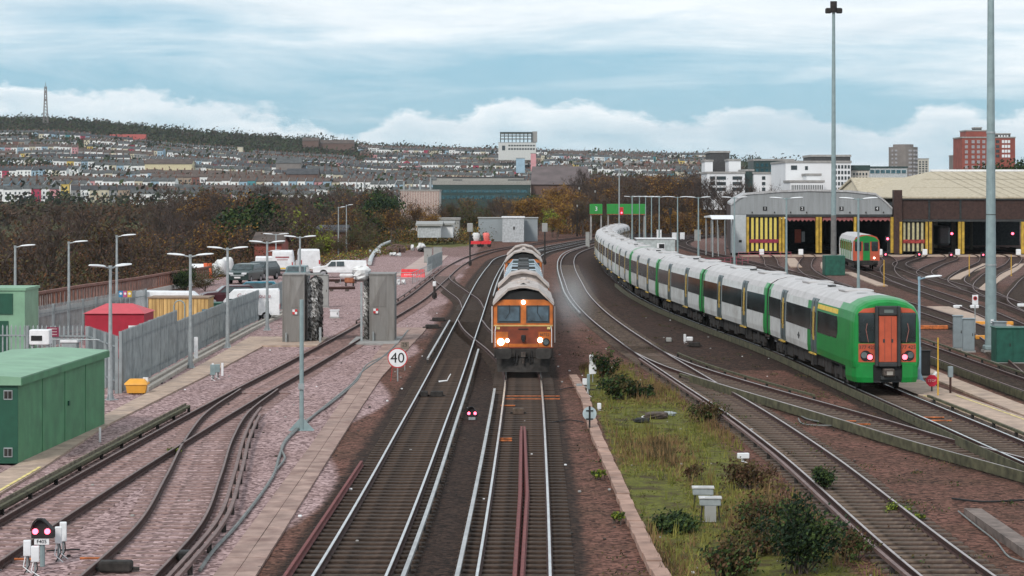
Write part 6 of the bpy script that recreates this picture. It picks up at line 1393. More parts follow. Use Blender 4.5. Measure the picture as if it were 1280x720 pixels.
def suv(label, u, vb, Z, rz, paint, s=1.0):
    x = (u-UC)*Z/F; g = [('windscreen', [(-1.02, -.78, 1.17), (-1.02, .78, 1.17), (-.5, .70, 1.58), (-.5, -.70, 1.58)], car_glass)]
    for sd in (-1, 1): g.append(('window', [(-.9, sd*.93, 1.12), (1.75, sd*.93, 1.12), (1.5, sd*.865, 1.55), (-.42, sd*.865, 1.55)], car_glass))
    g += [('headlight', [(-2.27, sd*.55-.22, .82), (-2.27, sd*.55+.22, .82), (-2.25, sd*.6+.22, .98), (-2.25, sd*.6-.22, .98)], lampw) for sd in (-1, 1)]
    g += [('number_plate', [(-2.27, -.26, .5), (-2.27, .26, .5), (-2.27, .26, .62), (-2.27, -.26, .62)], white), ('grille', [(-2.262, -.6, .68), (-2.262, .6, .68), (-2.262, .6, .8), (-2.262, -.6, .8)], galv)]
    r = vehicle('parked_car', label, 'car', x, Z, rz, suv_prof, .95, paint, (-1.4, 1.4), .36, g); r.scale = (s, s, s); return r
dgc = pmat('car_dark_green', (.018, .040, .038), .3, var=.1, spec=.6)
suv('dark green off-road car facing the camera at the left end of the parked row', 306.5, 352, 207, R(80), dgc, 1.08); suv('dark car half hidden behind the front dark green one', 326, 349, 216, R(72), pmat('car_black_green', (.02, .03, .032), .3), 1.05)
suv('teal-grey car parked in front of the white minibus', 371, 345, 205, R(88), pmat('car_grey_teal', (.10, .16, .17), .35), 1.0)
suv('maroon car roof showing over the white van', 287, 362, 165, R(15), pmat('car_maroon', (.05, .01, .015), .3), .9); suv('long teal blue car roof showing over the white van', 315, 362, 168, R(5), pmat('car_teal_blue', (.01, .14, .20), .35), 1.0)
van_prof = [(-2.6, .4), (-2.65, 1.0), (-2.0, 1.15), (-1.35, 1.9), (-1.0, 2.2), (2.55, 2.25), (2.65, 2.1), (2.65, .4)]
def van(label, x, y, rz, s=1.0, hw=1.0, tall=1.0, writing=None):
    g = [('windscreen', [(-1.95, -.8, 1.2), (-1.95, .8, 1.2), (-1.4, .74, 1.88), (-1.4, -.74, 1.88)], car_glass)]
    for sd in (-1, 1): g.append(('window', [(-1.75, sd*(hw+.0), 1.2), (-.85, sd*hw, 1.2), (-.85, sd*(hw-.03), 1.75), (-1.4, sd*(hw-.03), 1.75)], car_glass)); g.append(('tail_light', [(2.66, sd*.9-.06, .9), (2.66, sd*.9+.06, .9), (2.66, sd*.88+.06, 1.3), (2.66, sd*.88-.06, 1.3)], lampr))
    r = vehicle('parked_van', label, 'van', x, y, rz, [(a, b*tall) for a, b in van_prof], hw, white, (-1.7, 1.6), .36, g); r.scale = (s, s, s); return r
v1 = van('white van whose long pale roof shows behind the timber hut', (222-UC)*141/F, 141, R(182), .95, 1.0, .98)
v2 = van('white van with red-brown writing on its side behind the low fence', (308-UC)*146/F, 146, R(4), .80, 1.0, 1.12)
wr = pmat('van_writing', (.30, .10, .11), .6)
put_text('Colourhouse', .50, wr, (.65, -1.04, 1.98), 0, v2, 'van_lettering')
v3 = van('large white van with faded red lines on its back doors, parked beyond the cars', (354-UC)*228/F, 228, R(-86), 1.08, 1.02, 1.05)
m = MB(); m.box(2.66, 2.70, -.86, .86, .62, 2.1, white); bd = m.build('back_door', v3); m = MB(); m.box(2.66, 2.72, -.9, .9, .42, .56, black); m.build('bumper', v3)
m = MB(); m.box(2.705, 2.715, -.62, .62, 1.66, 1.80, wr); m.box(2.705, 2.715, -.5, .5, 1.47, 1.53, wr); m.build('faded_lettering', v3)
m = MB(); m.box(2.705, 2.72, -.3, .3, .66, .78, yellow); m.build('number_plate', v3)
van('second white van partly hidden behind the large one with writing', (385-UC)*236/F, 236, R(-80), 1.05, 1.02, 1.05); van('white minibus roof just left of the large white van', (330-UC)*232/F, 232, R(-84), .95, 1.0, .85)
# pickup
x, y = (425-UC)*222/F, 222; pk = [(-2.6, .5), (-2.62, .98), (-1.5, 1.12), (-.85, 1.62), (.45, 1.68), (.62, 1.66), (2.55, 1.62), (2.62, .95), (2.6, .5)]
g = [('windscreen', [(-1.45, -.75, 1.15), (-1.45, .75, 1.15), (-.9, .7, 1.6), (-.9, -.7, 1.6)], car_glass)]
for sd in (-1, 1): g += [('window', [(-1.2, sd*.955, 1.12), (-.42, sd*.955, 1.12), (-.42, sd*.89, 1.56), (-.82, sd*.89, 1.56)], car_glass), ('window', [(-.32, sd*.955, 1.12), (.42, sd*.955, 1.12), (.38, sd*.89, 1.57), (-.32, sd*.89, 1.57)], car_glass)]
g += [('tail_light', [(2.63, sd*.85-.07, .95), (2.63, sd*.85+.07, .95), (2.61, sd*.85+.07, 1.3), (2.61, sd*.85-.07, 1.3)], lampr) for sd in (-1, 1)]
vehicle('pickup_truck', 'white double cab pickup truck with a white rear canopy seen from its left side', 'pickup truck', x, y, R(4), pk, .95, white, (-1.6, 1.55), .40, g)
m = MB()
# bulk bags, tank, barriers
bag = pmat('white_bag', (.66, .66, .66), .8, var=.1)
def lumpy(m, cx, cy, cz, rx, ry, rz_, mat, seed, nu=12, nv=8, amp=.18):
    rng = random.Random(seed); rings = []
    for j in range(1, nv):
        ph = math.pi*j/nv; rings.append([(cx+rx*math.sin(ph)**.6*math.cos(2*math.pi*i/nu)*(1+rng.uniform(-amp, amp)), cy+ry*math.sin(ph)**.6*math.sin(2*math.pi*i/nu)*(1+rng.uniform(-amp, amp)), cz-rz_*math.cos(ph)+rng.uniform(-amp, amp)*rz_*.3) for i in range(nu)])
    m.loft(rings, mat)
for k, (u, v, Z, w, h, lb) in enumerate(((284, 344, 226, .95, 1.5, 'big white bulk bag at the right end of the heap left of the dark car'), (276, 346, 224, .8, 1.35, 'big white bulk bag next left in the heap by the barriers'), (269, 346, 222, .55, 1.0, 'smaller grey-white bag beside the orange barriers'))):
    r = empty('bulk_bag', lb, 'bag', ((u-UC)*Z/F, Z, 0), 0, 'white bulk bags left of the parked cars'); m = MB(); lumpy(m, 0, 0, h/2+.2, w*.75, .7, h/2+.2, bag, k+3); m.build('sack', r, True); m = MB()
    for s in (-1, 1): m.tube([(s*w*.4, 0, h), (s*w*.3, 0, h+.35), (s*w*.1, 0, h+.1)], .04, bag, 5)
    m.build('loops', r)
obm = pmat('orange_barrier', (.75, .15, .06), .5)
for u, lb in ((257, 'left orange plastic barrier standing on end by the tank'), (262.5, 'right orange plastic barrier standing on end by the tank')):
    r = empty('barrier', lb, 'barrier', ((u-UC)*210/F, 210, 0), R(8), 'orange barriers standing on end'); m = MB(); m.box(-.19, .19, -.06, .06, .15, 1.75, obm, .05); m.build('panel', r); m = MB(); m.box(-.25, .25, -.2, .2, 0, .14, black, .03); m.build('foot', r)
x = (249-UC)*215/F; r = empty('tank', 'grey cylindrical tank lying beside the orange barriers', 'tank', (x, 215, 0)); m = MB(); m.tube([(-.75, 0, .95), (-.7, 0, .95), (.7, 0, .95), (.75, 0, .95)], .58, white, 16); m.build('drum', r); m = MB()
for s in (-1, 1): m.box(s*.5-.1, s*.5+.1, -.4, .4, 0, .5, darkgrey)
m.build('cradle', r)
r = empty('barrier', 'long low bright red plastic barrier on the slab right of the pickup', 'barrier', ((516-UC)*222/F, 222, 0)); m = MB(); m.loft([[(-1.15, -.25, 0), (1.15, -.25, 0), (1.15, .25, 0), (-1.15, .25, 0)], [(-1.15, -.1, .35), (1.15, -.1, .35), (1.15, .1, .35), (-1.15, .1, .35)], [(-1.1, -.08, .8), (1.1, -.08, .8), (1.1, .08, .8), (-1.1, .08, .8)]], pmat('red_plastic', (.75, .05, .06), .5)); m.build('panel', r); m = MB()
for k in range(8): m.box(-.8+k*.2, -.72+k*.2, -.16, -.1, .18, .32, white)
m.build('stripe', r)
# slab, spoil heaps, hose beyond the pickup
m = MB(); m.box(-11.6, -8.4, 226, 300, -.1, .07, pmat('pinkish_slab', (.40, .30, .27), .9, var=.12, scale=.5)); tag(m.build('pavement'), kind='structure')
def heap(name, label, u, v, Z, w, h, mat, seed, n=7, group='heaps of material in the far yard'):
    r = empty(name, label, 'heap', ((u-UC)*Z/F, Z, 0), 0, group); rng = random.Random(seed); m = MB()
    for k in range(n): a = rng.uniform(-w, w); lumpy(m, a*.7, rng.uniform(-1, 1), h*.25, rng.uniform(.3, .6)*w*.6, .9, h*rng.uniform(.4, .9)*.6, mat, seed+k, 9, 6, .25)
    m.build('pile', r); return r
spoil = pmat('spoil_brown', (.12, .075, .06), .95, var=.4, scale=3); ww = pmat('white_sheeting', (.62, .62, .62), .7, var=.15, scale=3)
heap('spoil_heap', 'low brown spoil heap at the far end of the pale slab', 492, 310, 318, 1.8, 1.3, spoil, 51); heap('sheeted_heap', 'heap covered in white sheeting behind the cabinets', 522, 303, 330, 1.2, 1.6, ww, 52); heap('spoil_heap', 'dark heap under the white sheeting', 528, 309, 322, 1.5, 1.0, darkgrey, 53); heap('sheeted_heap', 'small white bags on the slab edge', 494, 309, 300, .9, .7, ww, 54, 4); heap('spoil_heap', 'brown heap left of the white sheeting', 505, 304, 335, 2.2, 1.2, spoil, 55); heap('sheeted_heap', 'small white heap right of the yard cabinets', 500, 340, 205, .55, .7, ww, 56, 3); heap('sheeted_heap', 'white bags by the long grey duct', 468, 305, 312, .9, .9, ww, 57, 3)
m = MB(); pts = [(462, 329, 236), (464, 322, 244), (469, 314, 258), (477, 306.5, 276), (488, 302, 290)]; m.tube([(*P(u, v, .3), .3) for u, v, Z in pts], .26, pmat('silver_duct', (.50, .52, .52), .5, .3, var=.2), 10); tag(m.build('duct'), 'long silver-grey bent duct lying on the bank right of the pickup', 'duct')
# grey cabinets in the far yard
cabg = pmat('cabinet_grey', (.30, .30, .29), .6, .1, var=.08, scale=2)
def cabinet(u, vb, w, h, label, mat=cabg, Z=None, d=.5, doors=2, group='grey equipment cabinets', name='equipment_cabinet', rz=0):
    if Z is None: x, y = P(u, vb)
    else: x, y = (u-UC)*Z/F, Z
    r = empty(name, label, 'cabinet', (x, y, 0), rz, group); m = MB(); m.box(-w/2, w/2, 0, d, .08, h, mat, .015); m.build('case', r); m = MB(); m.box(-w/2-.04, w/2+.04, -.05, d+.05, h, h+.05, mat, .01); m.build('lid', r)
    for k in range(doors): a = -w/2+w*k/doors; m = MB(); m.box(a+.015, a+w/doors-.015, -.02, -.002, .14, h-.05, mat); dd = m.build('door', r); m = MB(); m.box(a+w/doors*.8, a+w/doors*.8+.04, -.05, -.02, h*.5, h*.5+.14, darkgrey); m.build('handle', dd)
    m = MB(); m.box(-w/2-.06, w/2+.06, -.06, d+.06, 0, .08, conc_grey); m.build('base', r); return r
cabinet(535, 325, .95, 1.75, 'left grey cabinet of the pair in the far yard beyond the wash plant', Z=268); cabinet(547, 325, 1.0, 1.8, 'right grey cabinet of the pair in the far yard beyond the wash plant', Z=270)
cabinet(404, 372, .72, 2.3, 'grey cabinet standing just behind the left wash cabinet', Z=162, doors=1)
cabinet(418, 377, .55, .5, 'small white box standing low between the wash cabinets', mat=white, Z=148, doors=1, d=.4)
# train wash housings
stl = pmat('wash_steel', (.235, .225, .215), .55, .35, var=.12, scale=1.2, dirt=(.13, .115, .10), dirt_amt=.6, dscale=1.5, streak=True)
rag = [pmat('brush_white', (.55, .54, .53), .9, var=.3, scale=9), pmat('brush_grey', (.24, .235, .23), .9, var=.3, scale=9), pmat('brush_dark', (.06, .055, .05), .9, var=.3, scale=9)]
def wash(label, x0, x1, y, bx0, bx1, mirror, seed):
    r = empty('wash_unit', label, 'train wash', ((x0+x1)/2, y, 0), 0, 'steel housings of the train wash'); cx = (x0+x1)/2; w = (x1-x0)/2; H_ = 3.68; m = MB(); m.box(-w, w, 0, 2.6, .1, H_, stl); m.build('housing', r)
    m = MB(); m.box(-w-.03, w+.03, -.04, 2.65, H_, H_+.06, stl); 
    b0, b1 = bx0-cx, bx1-cx; m.box(min(b0, -w), max(b1, w), .6, 2.3, H_-.02, H_+.04, stl); m.build('top_plate', r)
    s = 1 if b0 > 0 else -1
    m = MB(); a = -w+ (.42 if s > 0 else 0); m.loft([[(a, -.012, .12), (a+2*w-.42, -.012, .12), (a+2*w-.42, -.012, H_-.05), (a, -.012, H_-.05)], [(a, -.002, .12), (a+2*w-.42, -.002, .12), (a+2*w-.42, -.002, H_-.05), (a, -.002, H_-.05)]], stl)
    c0 = a+(2*w-.42)/2; m.add([(a+.04, -.03, 1.95), (a+2*w-.46, -.03, 1.95), (c0, -.09, 2.8), (a+.04, -.03, H_-.1), (a+2*w-.46, -.03, H_-.1)], [(0, 1, 2), (1, 4, 2), (4, 3, 2), (3, 0, 2)], stl); m.build('door', r)
    m = MB(); q = .13; zc = 1.72; xc = c0-.12
    for i in range(2):
        for j in range(2): m.box(xc-q+i*q, xc+i*q, -.11, -.092, zc-q+j*q, zc+j*q, white if (i+j) % 2 else red)
    m.build('hazard_plate', r)
    m = MB(); m.box(-w-.02, -w+.05, -.03, .02, 0, H_, stl); m.box(w-.05, w+.02, -.03, .02, 0, H_, stl); m.tube([(-w+.2, -.15, 0), (-w+.2, -.15, .6)], .05, galv, 6); m.build('corner_frame', r)
    rng = random.Random(seed)
    for k, yb in enumerate((1.0, 1.9)):
        m = MB(); bc = (b0+b1)/2; br = abs(b1-b0)/2
        m.tube([(bc, yb, .2), (bc, yb, H_-.05)], .07, galv, 8)
        for i in range(1500):
            z = rng.uniform(.35, H_-.12); an = rng.uniform(0, 6.28); rr = br*rng.uniform(.5, 1.0); p = Vector((bc+math.cos(an)*rr*.4, yb+math.sin(an)*rr*.4, z)); e = Vector((bc+math.cos(an)*rr, yb+math.sin(an)*rr, z-rng.uniform(.05, .3))); t = Vector((-math.sin(an), math.cos(an), 0))*.05
            mt = rag[0] if z > 1.6 and rng.random() < .55 else (rag[1] if rng.random() < .6 else rag[2]); m.add([p-t, p+t, e+t*1.2+Vector((0, 0, -.1)), e-t*1.2], [(0, 1, 2, 3)], mt)
        m.build('brush', r)
    m = MB(); m.box(b0 if s > 0 else b0, b1, -.0, .1, 0, .08, galv); 
    xx = b1 if s > 0 else b0; m.box(xx-.06, xx+.06, -.4, -.28, 0, H_-.4 if s < 0 else .9, galv); m.build('frame', r); return r
wash('left steel train wash housing with ragged grey-white brushes on its right side', -12.35, -11.2, 122.8, -11.12, -10.3, False, 61)
wash('right steel train wash housing with ragged brushes on its left side', -7.72, -6.4, 123.8, -8.15, -7.8, True, 62)
m = MB(); lumpy(m, (452-UC)*124.5/F, 124.6, 3.75, .5, .6, .42, bag, 71, amp=.25); tag(m.build('white_wrapping'), 'crumpled white wrapping bundled on top of the right wash brushes', 'wrapping')
m = MB(); m.box(-8.7, -6.1, 121.5, 127.5, .0, .10, conc_grey); tag(m.build('wash_plinth'), kind='structure'); m = MB(); m.box(-13.2, -10.25, 120, 127, 0, .10, concrete); tag(m.build('wash_plinth'), kind='structure')
# pipes and ladder lengths lying between
for k, (u, v, L, lb) in enumerate(((432, 354, 3.2, 'upper dark rail length lying on blocks between the wash units'), (424, 364, 2.6, 'lower dark rail length lying on blocks between the wash units'))):
    x, y = P(u, v); m = MB(); m.tube([(x-L/2, y, .25), (x+L/2, y+.4, .25)], .12, rail_rust, 8); m.box(x-L*.3, x-L*.2, y-.3, y+.4, 0, .14, bark); m.box(x+L*.2, x+L*.3, y-.3, y+.4, 0, .14, bark); tag(m.build('stacked_pipe'), lb, 'rail length')
x, y = P(437, 358); m = MB(); m.box(x-.45, x+.4, y, y+.8, .3, .75, pmat('rust_orange', (.28, .10, .05), .8, var=.4), .08); m.box(x-.9, x+.3, y+.1, y+.7, .76, 1.1, bag, .12); m.box(x-.4, x-.3, y+.1, y+.7, 0, .3, darkgrey); m.box(x+.25, x+.35, y+.1, y+.7, 0, .3, darkgrey); tag(m.build('pump_unit'), 'rusty orange pump unit wrapped in white left of the right wash brush', 'pump')
# far sheds by the yard end
block('equipment_building', 'long flat grey panelled building in the far yard', 598, 672, 273, 300, 395, 8, pmat('panel_blue_grey', (.26, .29, .31), .6, var=.06, scale=.4), wins=[(631, 634, 277, 293, 1, 1, .9, darkgrey), (641, 642.5, 279, 286, 1, 1, .9, darkgrey)], roofmat=cabg, z0=0, parapet=.15)
block('equipment_building', 'taller pale grey box in front of the long grey panelled building', 628, 655, 272.5, 298, 388, 6, pmat('panel_pale_grey', (.42, .44, .46), .6), roofmat=white, z0=0, parapet=.25, wins=[(641.5, 643.5, 282, 288, 1, 1, .9, darkgrey)])
gable('storage_building', 'small white walled shed with a grey roof at the far left of the yard end', 522, 551, 282, 279, 365, 7, pmat('panel_pale_grey', ()), cabg, vb=297, cat='shed'); gable('storage_building', 'white gabled store right beside the small grey roofed shed', 550, 566, 281, 278.5, 372, 7, bwhite, cabg, vb=297, cat='shed'); block('storage_building', 'low grey flat roofed block behind the white stores', 546, 574, 275, 290, 400, 6, cabg, z0=0)
# red dumper with sheeted loads
for u, c, lb in ((594, 'red', 'small red dumper with a white sheet at the far yard end'), (607, 'red2', 'small red dumper with a pink-red sheet at the far yard end')):
    r = empty('dumper', lb, 'dumper', ((u-UC)*350/F, 350, 0), 0, 'red dumpers'); r.scale = (.8, .8, .8); m = MB(); m.loft([[(-.9, 0, .6), (.9, 0, .6), (.9, 1.4, .6), (-.9, 1.4, .6)], [(-1.15, -.1, 1.2), (1.15, -.1, 1.2), (1.15, 1.5, 1.2), (-1.15, 1.5, 1.2)]], pmat('red_plastic', ())); m.build('skip', r)
    m = MB(); lumpy(m, .1, .6, 1.9, .75, .6, .95, ww if c == 'red' else pmat('pink_red_sheet', (.72, .16, .14), .6), 80+len(c)); m.build('sheet', r, True); m = MB(); m.box(-.95, -.1 if c == 'red' else -.3, .2, 1.2, 1.22, 2.3, black if c == 'red' else dkglass, .1); m.build('cab', r)
    for x in (-.7, .7): m = MB(); m.tube([(x, 0, .4), (x, .25, .4)], .4, tyre, 12); m.build('wheel', r)
# signals -----------------------------------------------------
def colour_signal(label, u, vt, vb, Z, lens=None, hm=cabg, w=.32):
    x = (u-UC)*Z/F; zt = zl(vt, Z); zm = zl(vb, Z); r = empty('signal', label, 'railway signal', (x, Z, 0), 0, 'tall railway signals'); m = MB(); m.tube([(0, 0, 0), (0, 0, zm)], .09, darkgrey, 8); m.build('post', r); m = MB(); m.box(-w, w, 0, .35, zm, zt, hm, .05); h_ = m.build('head', r)
    m = MB(); m.box(-.18, .18, .1, .5, .1, .5, darkgrey); m.build('base', r)
    if lens: m = MB(); m.tube([(0, -.06, zm+.4), (0, 0, zm+.4)], .14, red_lit, 12); m.build('lens', h_)
    return r
colour_signal('grey headed signal post left of the loco, in front of the far sheds', 587.5, 279, 290, 258); colour_signal('grey headed signal post above the loco track, right of the far grey building', 681, 279, 290, 262)
colour_signal('black headed signal among the distant twin lamps', 838, 260, 268, 400, hm=black, w=.28); colour_signal('slim grey mast with small box among the golden scrub', 744, 238, 241, 480, w=.15); colour_signal('slim grey mast left of the green containers', 724, 234, 237, 470, w=.15); colour_signal('slimmer grey mast just left of the other one by the green containers', 721.5, 256, 259, 440, w=.12)
colour_signal('red lit junction signal with stacked white arms by the lamp row', 777, 259, 269, 372, lens=True, hm=red, w=.3)
# shunting signals with twin reds
def ground_signal(label, u, vb, hpost, s=1.0, plate=None):
    x, y = P(u, vb); r = empty('shunting_signal', label, 'railway signal', (x, y, 0), 0, 'twin red shunting signals'); h = hpost
    m = MB(); m.tube([(0, 0, 0), (0, 0, h)], .055*s, galv_post, 8); m.build('post', r)
    prof = [(-.22, 0), (.25, 0), (.25, .17), (.10, .32), (.02, .40), (-.08, .40), (-.16, .32), (-.22, .15)]
    m = MB(); m.loft([[(a*s, -.1, h+b*s) for a, b in prof], [(a*s, .14, h+b*s) for a, b in prof]], black); hd = m.build('head', r)
    m = MB(); m.loft([[(a*s*1.06, -.2, h+.02+b*s*1.05) for a, b in prof[3:8]]+[(a*s*.98, -.2, h+.02+b*s*.96) for a, b in prof[3:8][::-1]], [(a*s*1.06, -.1, h+.02+b*s*1.05) for a, b in prof[3:8]]+[(a*s*.98, -.1, h+.02+b*s*.96) for a, b in prof[3:8][::-1]]], black); m.build('hood', hd)
    for dx in (-.13, .13): m = MB(); m.tube([(dx*s, -.13, h+.15*s), (dx*s, -.1, h+.15*s)], .062*s, red_lit, 14); m.build('lens', hd)
    if plate: m = MB(); m.box(-.16*s, .16*s, -.08, -.06, h-.14*s, h-.005, white); m.build('number_plate', r); put_text(plate, .11*s, black, (0, -.086, h-.075*s), 0, r, 'plate_number')
    else: m = MB(); m.box(-.12, .12, -.16, .1, h-.1, h-.01, galv); m.build('bracket', r)
    return r
ground_signal('twin red shunting signal with a white number plate at the lower left', 53, 708, .62, 1.0, 'F405'); ground_signal('small twin red shunting signal between the two main line tracks', 590, 525, .12, .86)
def jbox(u, v, w, h, z0, label, group='white junction boxes on short posts', mat=white):
    x, y = P(u, v); r = empty('junction_box', label, 'junction box', (x, y, 0), R(12), group); m = MB(); m.box(-w/2, w/2, -.07, .07, z0, z0+h, mat, .015); m.build('case', r); m = MB(); m.tube([(0, 0, 0), (0, 0, z0)], .025, galv, 6); m.build('post', r); m = MB(); m.tube([(.03, -.04, z0), (.05, -.08, z0*.5), (-.06, -.1, .0)], .014, black, 5); m.tube([(-.04, -.04, z0), (-.08, -.07, z0*.4), (.1, -.12, .0)], .014, white, 5); m.build('cable', r)
jbox(34, 716, .16, .33, .36, 'left white junction box in front of the shunting signal'); jbox(44, 720, .17, .33, .30, 'right white junction box in front of the shunting signal'); jbox(73, 702, .15, .36, .40, 'left one of two white junction boxes behind the shunting signal'); jbox(79, 698, .15, .42, .38, 'right one of two white junction boxes behind the shunting signal')
jbox(266, 476, .22, .45, .25, 'grey junction boxes cluster on the gravel by the side path', mat=galv_post); jbox(272, 474, .2, .35, .3, 'right grey junction box in the cluster by the side path', mat=galv_post)
# speed signs
def roundsign(u, v, Z, rad, txt, label, size):
    p = W(u, v, Z); r = empty('speed_sign', label, 'speed sign', (p.x, Z, 0), R(-2)); m = MB(); m.tube([(0, 0, p.z), (0, .015, p.z)], rad, red, 36); m.build('rim', r); m = MB(); m.tube([(0, -.006, p.z), (0, .002, p.z)], rad*.9, white, 36); f_ = m.build('face', r); put_text(txt, size, black, (0, -.012, p.z-.01), 0, r, 'speed_number'); m = MB(); m.tube([(0, .04, 0), (0, .04, p.z)], .03, galv, 8); m.build('post', r)
    m = MB(); m.tube([(-.3, .05, 0), (-.25, .05, .4), (-.2, .04, p.z)], .012, red, 5); m.build('stay', r); return r
roundsign(497, 447.5, 98, .43, '40', 'round white 40 speed sign with a thin red rim beside the walkway', .62)
p = W(506, 431, 104); r = empty('speed_sign', 'small dull square board reading 25 just behind the round 40 sign', 'speed sign', (p.x, 104, 0)); m = MB(); m.box(-.19, .19, 0, .02, p.z-.2, p.z+.14, pmat('dull_board', (.20, .16, .13), .7)); m.build('panel', r); put_text('25', .24, black, (0, -.006, p.z), 0, r, 'speed_number'); m = MB(); m.tube([(0, .04, 0), (0, .04, p.z)], .02, galv, 6); m.build('post', r)
# disc with cross and white board right of the loco track
x, y = P(737, 540); r = empty('marker_disc', 'pale blue-grey disc with a black cross on a short post by the trough', 'marker', (x, y, 0)); m = MB(); m.tube([(0, 0, .62), (0, .02, .62)], .235, pmat('disc_pale_blue', (.36, .44, .47), .5), 24); m.build('disc', r); m = MB(); m.box(-.03, .03, -.02, -.004, .0, .88, black); m.box(-.12, .12, -.024, -.006, .70, .74, black); m.box(-.12, .12, -.024, -.006, .42, .46, black); m.build('cross', r)
x, y = P(741, 478); r = empty('white_board', 'white lobed board standing on a thin post at the top of the grass', 'marker', (x, y, 0)); zc = .35; prof = [(-.14, 0), (.12, .02), (.16, .1), (.15, .33), (.13, .42), (.16, .5), (.15, .78), (-.10, .85), (-.15, .8), (-.13, .48), (-.16, .38), (-.16, .05)]; m = MB(); m.loft([[(a, 0, zc+b) for a, b in prof], [(a, .03, zc+b) for a, b in prof]], white); m.build('panel', r); m = MB(); m.tube([(.0, .02, 0), (0, .02, zc)], .02, galv, 6); m.build('post', r)
jbox(731, 484, .18, .26, .1, 'small white box on the ground left of the white board'); jbox(724, 487, .22, .22, .02, 'low grey box at the top end of the concrete trough', mat=galv); jbox(735.5, 496, .1, .6, .3, 'slim grey-green post box below the white board', mat=galv_post); jbox(749, 513, .13, .22, .05, 'small white upright can right of the pale disc'); jbox(929, 578, .35, .16, .12, 'small white tilted box near the right-hand track')
# trough right of the loco track
rng = random.Random(5); m = MB(); y = 45.
tro = pmat('trough_lid_pinkish', (.33, .21, .165), .9, var=.25, scale=1.6, bump=.2)
def tx(y): return ip(y, [(44, 3.2), (48.4, 3.06), (57.6, 2.93), (66, 2.88), (75.7, 2.78), (82, 2.78), (89, 2.85), (98, 2.72), (104, 2.5)])
while y < 100:
    L = .98; dz = rng.uniform(-.015, .015); dx = rng.uniform(-.02, .02); x0, x1 = tx(y)+dx, tx(y+L)+dx
    m.add([(x0-.17, y, .0), (x0+.17, y, .0), (x1+.17, y+L, .0), (x1-.17, y+L, .0), (x0-.17, y, .15+dz), (x0+.17, y, .15+dz), (x1+.17, y+L, .15+dz), (x1-.17, y+L, .15+dz)], [(3, 2, 1, 0), (4, 5, 6, 7), (0, 1, 5, 4), (1, 2, 6, 5), (2, 3, 7, 6), (3, 0, 4, 7)], tro); y += 1.0
tag(m.build('cable_trough'), 'line of pinkish concrete trough lids between the brown ballast and the grass', 'cable trough')
# grey location boxes on legs in the grass
def legbox(u, v, label, z=.42, panel=False):
    x, y = P(u, v); r = empty('location_box', label, 'equipment box', (x, y, 0), R(-3), 'grey boxes on legs in the grass'); m = MB(); m.box(-.26, .26, 0, .34, z, z+.17, galv, .02); m.build('case', r); m = MB(); m.box(-.28, .28, -.03, .37, z+.172, z+.2, pmat('lid_pale_metal', (.5, .49, .48), .5, .3)); m.build('lid', r); m = MB(); m.box(-.23, -.13, .02, .1, z+.201, z+.206, white); m.build('label', r)
    for sx in (-.2, .2): m = MB(); m.tube([(sx, .1, z), (sx*1.15, .0, 0)], .02, darkgrey, 6); m.build('leg', r)
    if panel: m = MB(); m.box(-.14, .14, -.02, .1, .03, z, cabg); m.build('panel', r)
    return r
legbox(879, 640, 'rear one of the two grey boxes on legs in the grass'); legbox(888, 654, 'front one of the two grey boxes on legs, with a panel between its legs', panel=True)
# point machines and small gear between tracks
def pmach(u, v, label, w=.5, mat=galv):
    x, y = P(u, v); r = empty('point_machine', label, 'point machine', (x, y, 0), 0, 'point machines and trackside gear'); m = MB(); m.box(-w/2, w/2, -.15, .15, .03, .26, mat, .04); m.build('case', r); m = MB(); m.box(-w*.7, -w/2, -.05, .05, .05, .12, darkgrey); m.box(w/2, w*.7, -.05, .05, .05, .12, darkgrey); m.build('rod', r)
pmach(648, 519, 'brown gear box between the rails in front of the locomotive', .42, sleeper_w); pmach(546, 497, 'dark box between the rails of the left main line with a white rag on top', .5, darkgrey)
pmach(862, 427, 'pale point motor on the right of the curved track', .35, white); pmach(836, 428, 'round topped pale motor beside the curved track', .3, cabg); pmach(868, 434, 'dark point gear left of the green train', .6, darkgrey); pmach(530, 497, 'low dark box left of the rag box', .3, darkgrey)
jbox(856, 428, .12, .4, .05, 'upright pale post box among the point motors', mat=white)
pmach(540, 411, 'dark machinery beside the left main line track', .8, darkgrey); pmach(548, 402, 'second dark machine beside the left main line track', .8, darkgrey); pmach(145, 716, 'dark steel box at the bottom left between the rails', .7, darkgrey); pmach(232, 703, 'black box beside the lower left curved rails', .3, black)
# signal disc post left of main
colour_signal('white topped short signal post by the siding', 543, 352, 358, 175, hm=white, w=.13)
# tie rods, orange cable ducts across the sleepers
for u0, u1, v, lb in ((629, 700, 491, 'upper orange cable duct crossing under the loco track'), (629, 700, 494.5, 'lower orange cable duct crossing under the loco track')):
    (a, y), (b, _) = P(u0, v, .2), P(u1, v, .2); m = MB(); m.tube([(a, y, .07), (b, y, .07)], .022, orange_cable, 6); tag(m.build('cable_duct'), lb, 'cable')
for u0, u1, v, lb in ((626, 644, 503, 'short orange clamp bar on the left loco rail'), (622, 640, 546, 'second short orange bar on the left loco rail farther down'), (622, 640, 543.5, 'third short orange bar on the left loco rail'), (1052, 1070, 522, 'upper short orange bar across the branch track'), (1060, 1088, 526, 'lower short orange bar across the branch track'), (1152, 1180, 517.5, 'upper orange bar across the track in front of the green train'), (1158, 1190, 521.5, 'lower orange bar across the track in front of the green train'), (18, 42, 692, 'orange cable end by the shunting signal'), (100, 130, 691, 'orange cable sleeve right of the shunting signal')):
    (a, y), (b, _) = P(u0, v, .2), P(u1, v, .2); m = MB(); m.tube([(a, y, .08), (b, y, .08)], .028, orange_cable, 6); tag(m.build('cable_sleeve'), lb, 'cable')
